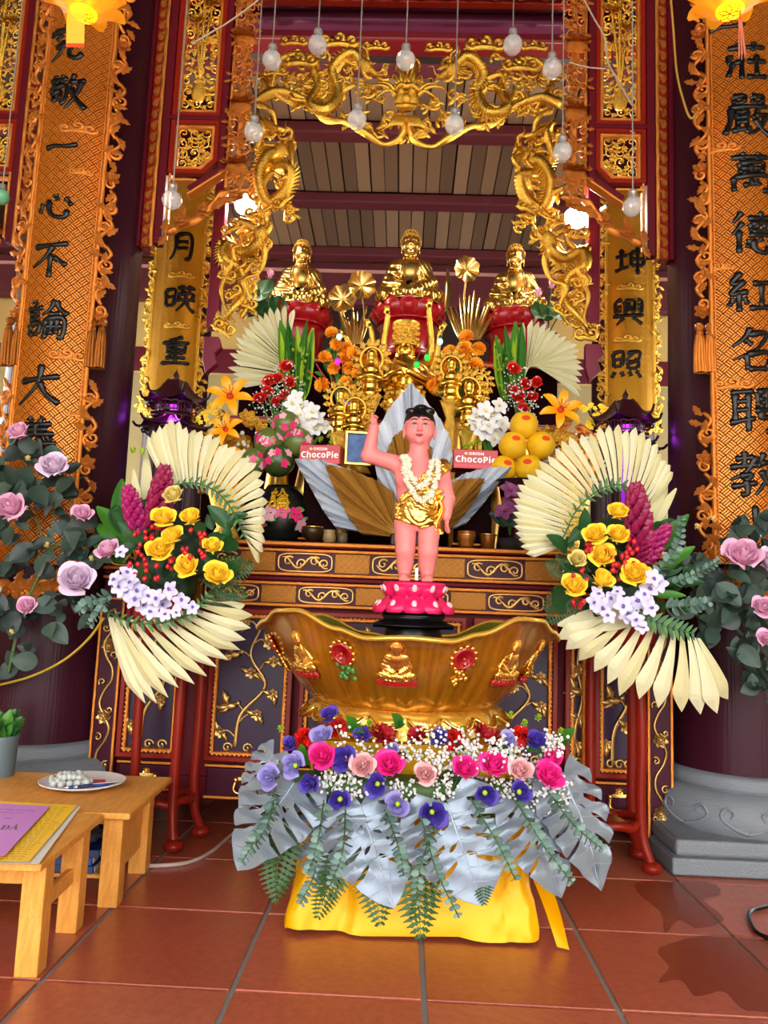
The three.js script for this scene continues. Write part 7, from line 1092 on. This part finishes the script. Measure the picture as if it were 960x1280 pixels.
{
  rnd = mulberry(101);
  const c = onPlane(103, 984, 0.304), t = thing('plate', 'white plate on the low table holding beads, pens and a red matchbox', 'plate', [c.x, 0.304, c.z]);
  part('dish', lathe([[0.001, 0.003], [0.09, 0.003], [0.1, 0.008], [0.15, 0.022], [0.153, 0.026], [0.148, 0.027], [0.1, 0.013], [0.001, 0.009]], 48), M('#d8d4d8', 0.25), t); 
  const b = thing('bead_bracelet', 'coiled string of white round beads on the plate', 'beads', [c.x - 0.045, 0.304, c.z + 0.01]), bead = ball(0.0125, 0, 0, 0, 1, 1, 1, 12), wm = M('#b4b8b6', 0.2); 
  for (let k = 0; k < 44; k++) { const a = k * 0.42, r = 0.075 - 0.0011 * k + 0.006 * sin(k * 1.7); part('bead', bead, wm, b).position.set(cos(a) * r, 0.024 + (k > 26 ? 0.016 : 0) + 0.003 * sin(k), sin(a) * r * 0.75); }
  for (const [dx, dz, r, col, lab] of [[0.035, 0.055, -0.55, '#1c3f9a', 'blue ballpoint pen nearest the plate rim'], [0.06, 0.04, -0.6, '#1a2a60', 'dark blue pen in the middle of the three'], [0.075, 0.025, -0.5, '#20202c', 'black pen beside the red matchbox']]) { const p = thing('pen', lab + ' on the white plate', 'pen', [c.x + dx, 0.322, c.z + dz], -r); part('barrel', cyl(0.005, 0.005, 0.12, 0, 0, 0, 10).rotateZ(PI / 2), M(col, 0.3), p); part('tip', new THREE.ConeGeometry(0.005, 0.016, 10).rotateZ(PI / 2).translate(-0.068, 0, 0), mat.white, p); part('clip', bx(0.035, 0.002, 0.004, 0.04, 0.006, 0), mat.white, p); }
  const m = thing('matchbox', 'small red matchbox lying behind the pens on the plate', 'box', [c.x + 0.05, 0.312, c.z - 0.01], 0.4); part('sleeve', bx(0.055, 0.016, 0.036, 0, 0.008, 0, 0.002), M('#b82018', 0.5), m); part('striker', bx(0.05, 0.011, 0.001, 0, 0.008, 0.0185, 0), mat.dark, m);
  const text = (bg, draw) => M('#ffffff', 0.65, 0, { map: canvasTex(512, 512, (g, w, h) => { g.fillStyle = bg; g.fillRect(0, 0, w, h); draw(g, w, h); }, true, false) });
  const pink = text('#c47cd0', (g) => { g.fillStyle = '#3a2a4a'; g.font = 'bold 62px serif'; g.fillText('ĐÀ', 358, 270); g.font = '22px serif'; g.fillText('Giáo Hội Phật Giáo Việt Nam', 160, 70); g.fillRect(190, 92, 220, 3); g.font = '18px serif'; g.fillText('Chùa', 330, 160); }), yel = text('#f0c000', (g, w, h) => { g.fillStyle = '#6a5000'; for (let y = 30; y < 490; y += 17) { let x = 300; while (x < 480) { const l = 8 + ((x * 7 + y * 13) % 23); g.fillRect(x, y, l, 3); x += l + 8; } } });
  const sheetOf = (name, lab, m, corners, y) => { const q = corners.map(([px, py]) => onPlane(px, py, y)), cx = q.reduce((s, p) => s.add(p), V()).multiplyScalar(0.25), t = thing(name, lab, 'paper', [cx.x, y, cx.z]); part('page', sheet((u, v) => { const a = V().lerpVectors(q[0], q[1], u), b = V().lerpVectors(q[3], q[2], u), p = V().lerpVectors(a, b, v).sub(cx); return [p.x, 0.0015 + 0.002 * sin(u * 5 + v * 3), p.z, u, 1 - v]; }, 8, 8), m, t); return t; };
  sheetOf('paper_sheet', 'white sheet peeking out under the yellow papers', M('#d8d4cc', 0.7), [[-70, 1002], [101, 1008], [48, 1082], [-130, 1080]], 0.318);
  sheetOf('paper_sheet', 'yellow printed sheet on the bench, under the pink one', yel, [[-70, 1000], [97, 1006], [36, 1079], [-130, 1076]], 0.321); sheetOf('paper_sheet', 'pink sheet with a large heading lying topmost on the bench', pink, [[-60, 1004], [63, 1007], [5, 1072], [-120, 1070]], 0.325);
  for (const [i, [dx, y, col, lab]] of [[-0.05, 0.1, '#12356e', 'blue bound book at the bottom of the shelf stack'], [-0.06, 0.127, '#1a4a8e', 'blue bound book second in the shelf stack'], [-0.04, 0.154, '#0f2c60', 'dark blue book topmost in the shelf stack']].entries()) { const b = thing('book', lab, 'book', [-1.07 + dx, y - 0.008, -2.72 + i * 0.01], 0.05 * i); part('cover', bx(0.26, 0.024, 0.2, 0, 0.012, 0, 0.002), M(col, 0.4), b); part('pages', bx(0.252, 0.018, 0.19, 0.006, 0.012, -0.008, 0.001), M('#c8c2b4', 0.8), b); }
  const bag = thing('plastic_bag', 'crumpled dark plastic bag on the shelf above the blue books', 'bag', [-1.05, 0.172, -2.74]); part('bag_skin', bend(new THREE.IcosahedronGeometry(0.06, 4), (x, y, z) => { const n = 1 + 0.3 * noise3(x * 25, y * 25, z * 25); return [x * n * 1.4, max(0, y * n * 0.7 + 0.025), z * n]; }), M('#3a3c44', 0.25), bag);
}
// plant pot at the left edge, puddles, hose and cable on the floor
{
  rnd = mulberry(103);
  const q = at(-2, 935, 3.0), t = thing('potted_plant', 'grey pot with a small green plant cut by the left edge, behind the table', 'potted plant', [q.x, 0, -3.0]); part('pot', lathe([[0.001, 0], [0.05, 0], [0.07, q.y - 0.02 + 0.05], [0.075, q.y + 0.05], [0.065, q.y + 0.05], [0.001, q.y + 0.03]], 24), M('#5a6a72', 0.5), t);
  for (let k = 0; k < 60; k++) { const a = V(rr(-0.03, 0.03), q.y + 0.03, rr(-0.03, 0.03)).add(t.position); leafTo(t, 'leaf', ovalLeaf, mat.leaf[k % 3], a, a.clone().add(V(rr(-0.06, 0.06), rr(0.04, 0.12), rr(-0.06, 0.06))), V(0, 0.4, 1)); }
  const fl = (px, py) => onPlane(px, py, 0.008);
  const cord = (name, label, cat, pts, r, m, y) => { const p = pts.map((c) => c.isVector3 ? c : fl(c[0], c[1])), o = p[0].clone(), t = thing(name, label, cat, o); part('cord_run', tube(p.map((v) => v.clone().sub(o)), r, { n: 60, sides: 8 }), m, t); return t; };
  cord('hose', 'clear white hose curving over the tiles behind the low table', 'hose', [[165, 1082], [200, 1082], [235, 1078], [262, 1066], [282, 1050], [296, 1040], [320, 1035]], 0.008, M('#b09a94', 0.4));
  const cb = cord('cable', 'black cable loop on the wet floor at the right edge', 'cable', [[990, 1125], [955, 1134], [938, 1140], [940, 1156], [950, 1168], [985, 1180]], 0.007, mat.black);
  cord('cable', 'yellow cable sagging across the dark base of the left column', 'cable', [at(-30, 862, 3.2), at(0, 856, 3.2), at(40, 845, 3.2), at(80, 825, 3.15), at(112, 797, 3.05), at(130, 772, 2.98)], 0.005, M('#b89a20', 0.5));
  const wire = (label, D, pts, col, r = 0.006) => cord('wire', label, 'wire', pts.map(([x, y]) => at(x, y, D)), r, M(col, 0.5));
  wire('white wire slanting from the arch beam to the left carved screen', 3.5, [[330, -6], [310, 10], [285, 28], [258, 44], [240, 55]], '#b4a898', 0.004); wire('white wire slanting across the right carved screen, top', 3.5, [[726, -8], [742, 22], [756, 48], [760, 78], [772, 100], [790, 132]], '#a49a8c', 0.004); wire('yellow wire running down the right column beside the carved trim', 3.25, [[838, -8], [842, 40], [846, 90], [854, 125], [864, 148], [872, 140]], '#a08030', 0.005); wire('thin white wire crossing the right carved screen sideways', 3.48, [[712, 78], [735, 84], [757, 86]], '#b4a898', 0.003);
  const wet = (label, pts) => { const q = pts.map(([x, y]) => onPlane(x, y, 0.0012)), c = new THREE.CatmullRomCurve3(q, true), o = q.reduce((s, p) => s.add(p), V()).multiplyScalar(1 / q.length), t = thing('puddle', label, 'puddle', [o.x, 0, o.z]), P = c.getPoints(90).map((p, i) => { const n = 1 + 0.02 * noise3(i * 0.35, 3, 1); return [(p.x - o.x) * n, -(p.z - o.z) * n]; }); part('water_film', prism(P, 0.0008, 0).rotateX(-PI / 2).translate(0, 0.0014, 0), M('#7a2a08', 0.08, 0, { transparent: true, opacity: 0.2 }), t); };
  wet('wet patch on the tiles in front of the stone column base', [[795, 1105], [830, 1100], [890, 1104], [900, 1118], [880, 1124], [905, 1150], [870, 1160], [850, 1150], [832, 1166], [826, 1140], [806, 1124]]);
  wet('wet patch spreading towards the right edge, nearest the camera', [[838, 1180], [900, 1168], [975, 1180], [985, 1262], [930, 1262], [905, 1240], [870, 1245], [850, 1225], [824, 1228], [836, 1208], [822, 1190]]);
}
// ---------------------------------------------------------------- lamps
{
  rnd = mulberry(105);
  const D = 3.3, glass = M('#f4f6f8', 0.16, 0, { transmission: 0.72, ior: 1.4, flatShading: true }), capM = M('#b8b4b0', 0.3, 0.6);
  const proto = new THREE.Group(); part('globe', bend(new THREE.IcosahedronGeometry(0.038, 2), (x, y, z) => [x, y * 1.03, z]), glass, proto); part('cap', lathe([[0.016, 0.036], [0.014, 0.05], [0.018, 0.052], [0.016, 0.064], [0.001, 0.066]], 16), capM, proto); part('filament_core', ball(0.008, 0, 0.01, 0, 1, 2, 1, 8), capM, proto);
  for (const [px, py, lab] of [[340, 75, 'clear faceted bulb hanging below the left end of the beam'], [397, 56, 'clear faceted bulb, highest of those left of centre'], [507, 75, 'clear faceted bulb hanging in front of the finial in the middle'], [641, 56, 'clear faceted bulb, highest of those right of centre'], [690, 86, 'clear faceted bulb beside the right vine pilaster top'], [446, 150, 'clear faceted bulb hanging left of the carved mask'], [568, 156, 'clear faceted bulb hanging right of the carved mask'], [703, 190, 'clear faceted bulb by the lower part of the right vine pilaster'], [791, 258, 'clear faceted bulb in front of the right screen corner branch'], [215, 250, 'clear faceted bulb in front of the left screen corner branch'], [317, 165, 'clear faceted bulb by the left vine pilaster']]) {
    const q = at(px, py, D), t = thing('hanging_bulb', lab, 'light bulb', q, 0, undefined); for (const c of proto.children) { const m = c.clone(); t.add(m); } t.rotation.y = rr(0, 6); t.scale.setScalar(1.2); part('cord', tube([[0, 0.064, 0], [0, (5.0 - q.y) / 1.2, 0]], 0.003, { n: 2, sides: 5, straight: true }), capM, t); part('cord_tie', tube([[-0.012, 0.3, 0], [0.012, 0.305, 0]], 0.0022, { n: 2 }), capM, t);
  }
  const g = at(2, 246, D), gt = thing('hanging_bulb', 'greenish faceted bulb at the far left edge', 'light bulb', g); part('globe', new THREE.IcosahedronGeometry(0.036, 2), M('#8fd8b0', 0.2, 0, { transmission: 0.5, ior: 1.4, flatShading: true }), gt); part('cap', lathe([[0.016, 0.034], [0.014, 0.06], [0.001, 0.062]], 14), capM, gt); part('cord', tube([[0, 0.06, 0], [0, 5 - g.y, 0]], 0.003, { n: 2, straight: true }), capM, gt);
  // lotus lanterns at the top corners
  const shade = M('#ffc810', 0.7, 0, { transmission: 0.4, emissive: new THREE.Color('#ffb400'), emissiveIntensity: 0.25 }), redTrim = M('#d83a10', 0.6, 0, { emissive: new THREE.Color('#ff4a08'), emissiveIntensity: 0.25 });
  for (const [px, py, lab, s] of [[106, 2, 'glowing yellow lotus lantern with a hanging paper strip, upper left', 0], [912, -2, 'glowing yellow lotus lantern with a pink tassel, upper right', 1]]) {
    const L = 2.7, q = at(px, py, L), k = L / FOCAL, t = thing('lotus_lantern', lab, 'lantern', q), R = 46 * k;
    for (const [n, r, h, tl, y] of [[8, R * 0.35, R * 1.0, 1.15, -R * 0.38], [8, R * 0.25, R * 1.15, 0.75, -R * 0.3], [8, R * 0.2, R * 1.2, 0.35, -R * 0.2]]) petalRow(n, r, h, R * 0.7, tl, y, 0.25).forEach((g) => part('shade_petal', g, shade, t));
    part('shade_bottom', lathe([[0.001, -R * 0.5], [R * 0.35, -R * 0.46], [R * 0.42, -R * 0.34], [R * 0.3, -R * 0.28]], 16), shade, t);
    for (let i = 0; i < 6; i++) { const a = i / 6 * 2 * PI; part('petal_outline', tube([V(0, -R * 0.505, 0), V(cos(a - 0.4) * R * 0.2, -R * 0.49, sin(a - 0.4) * R * 0.2), V(cos(a) * R * 0.32, -R * 0.48, sin(a) * R * 0.32), V(cos(a + 0.4) * R * 0.2, -R * 0.49, sin(a + 0.4) * R * 0.2), V(0, -R * 0.505, 0)], 0.002, { n: 24, sides: 5 }), redTrim, t); }
    part('bulb', ball(R * 0.16, 0, R * 0.02, 0, 1, 1.2, 1, 12), M('#fff0b0', 0.4, 0, { emissive: new THREE.Color('#ffd060'), emissiveIntensity: 3 }), t); const pl = new THREE.PointLight('#ffd070', 0.5); pl.position.set(0, R * 0.02, 0); pl.castShadow = true; t.add(pl);
    if (s) { part('tassel_cord', tube([[0.03, -R * 0.5, 0.02], [0.03, -R * 0.9, 0.02]], 0.003, { n: 2 }), redTrim, t); part('tassel', [...Array(8)].map((_, i) => tube([[0.03 + 0.004 * cos(i), -R * 0.85, 0.02 + 0.004 * sin(i)], [0.034 + 0.012 * cos(i), -R * 2.0, 0.02 + 0.012 * sin(i)]], 0.003, { n: 3, sides: 4 })), M('#c86a50', 0.7), t); }
    else { part('paper_strip', sheet((u, v) => [(u - 0.5) * 25 * k, -R * 0.45 - v * 55 * k, 0.05 + 0.008 * sin(v * 4)], 3, 8), M('#ffc820', 0.6, 0, { transmission: 0.3 }), t); part('strip_end', sheet((u, v) => [(u - 0.5) * 25 * k, -R * 0.45 - 55 * k - v * 6 * k, 0.05 + 0.008 * sin(4)], 3, 2), redTrim, t); }
    part('hanging_cord', tube([[0, R * 0.4, 0], [0, 5.3 - q.y, 0]], 0.004, { n: 2, straight: true }), capM, t);
  }
  // small red and white toy ornament beside the left lantern
  const o = thing('hanging_ornament', 'red and blue cloth ornament hanging beside the left lantern at the top edge', 'ornament', at(66, 2, 2.75)); part('red_head', ball(0.03, -0.02, 0.02, 0, 1.3, 0.8, 1, 12), M('#c02030', 0.6), o); part('white_tail', sheet((u, v) => [0.0 + 0.05 * v + 0.02 * u, 0.02 - 0.07 * v, 0.01 * sin(v * 3)], 3, 6), M('#c8c4c0', 0.6), o); part('blue_tail', sheet((u, v) => [0.015 + 0.04 * v + 0.015 * u, 0.03 - 0.05 * v, 0.02], 3, 6), M('#203a80', 0.6), o); part('cord', tube([[0, 0.04, 0], [0, 5.2 - o.position.y, 0]], 0.003, { n: 2, straight: true }), capM, o);
  // white flood lamps on the arch posts
  for (const [px, py, lab] of [[306, 252, 'bright white flood lamp glowing behind the left dragon carving'], [721, 269, 'bright white flood lamp glowing behind the right dragon carving']]) {
    const q = at(px, py, 4.55), t = thing('flood_lamp', lab, 'lamp', q), sd = px < 500 ? -1 : 1;
    part('shade', lathe([[0.012, -0.1], [0.03, -0.095], [0.05, -0.06], [0.075, -0.035], [0.07, -0.035], [0.045, -0.062], [0.001, -0.09]], 28).rotateX(PI / 2), M('#c8c8cc', 0.35, 0.5), t); part('bulb', ball(0.042, 0, 0, 0, 1, 1, 1.15, 20), M('#ffffff', 0.3, 0, { emissive: new THREE.Color('#fffaf0'), emissiveIntensity: 3 }), t);
    part('bracket', tube([[0, 0, -0.09], [sd * 0.05, 0.02, -0.1], [sd * 0.12, 0.03, -0.02], [sd * 0.17, 0.03, 0.07]], 0.011), M('#8a8a90', 0.4, 0.5), t);
    const s = new THREE.PointLight('#fff4e4', 2.6); s.castShadow = true; s.shadow.radius = 2; t.add(s);
  }
}
const GROUPS = { couplet_board: 'couplet boards on the columns', carved_screen: 'carved screens between the columns', dragon_bracket: 'dragon carvings on the arch posts', altar_step: 'steps behind the altar', seated_buddha: 'three golden buddhas on the top step', flower_stand: 'wooden stands of the fan-palm arrangements', rose_garland: 'rose vines on the front columns', painted_ball: 'painted balls piled on the black jar', pomelo: 'yellow pomelos stacked on the altar', cake_box: 'red cake boxes on the altar', box_stand: 'blocks under the cake boxes', candle_cup: 'small cups at the altar edge', offering_cup: 'yellow cups at the altar edge', gold_figurine: 'gold figurines among the flowers', orchid_spray: 'orchids on the altar', gilt_offering: 'gold offerings with orange lilies', metal_lotus_plant: 'metal lotus ornaments between the buddhas', lotus_flower: 'pink lotus beside the buddhas', pagoda_lantern: 'pagoda lanterns at the altar ends', fairy_light: 'coloured fairy lights among the flowers', pen: 'pens on the plate', paper_sheet: 'papers on the bench', book: 'blue books on the shelf', cable: 'loose cables', wire: 'wires strung across the carvings', puddle: 'wet patches on the floor', hanging_bulb: 'faceted bulbs hanging on cords', lotus_lantern: 'lotus lanterns in the top corners', flood_lamp: 'flood lamps on the arch posts', flower_arrangement: 'flower arrangements' };
for (const o of scene.children) { const g = GROUPS[o.name.replace(/_\d{3}$/, '')]; if (g && o.userData.category) o.userData.group = g; }
renderer.render(scene, camera);
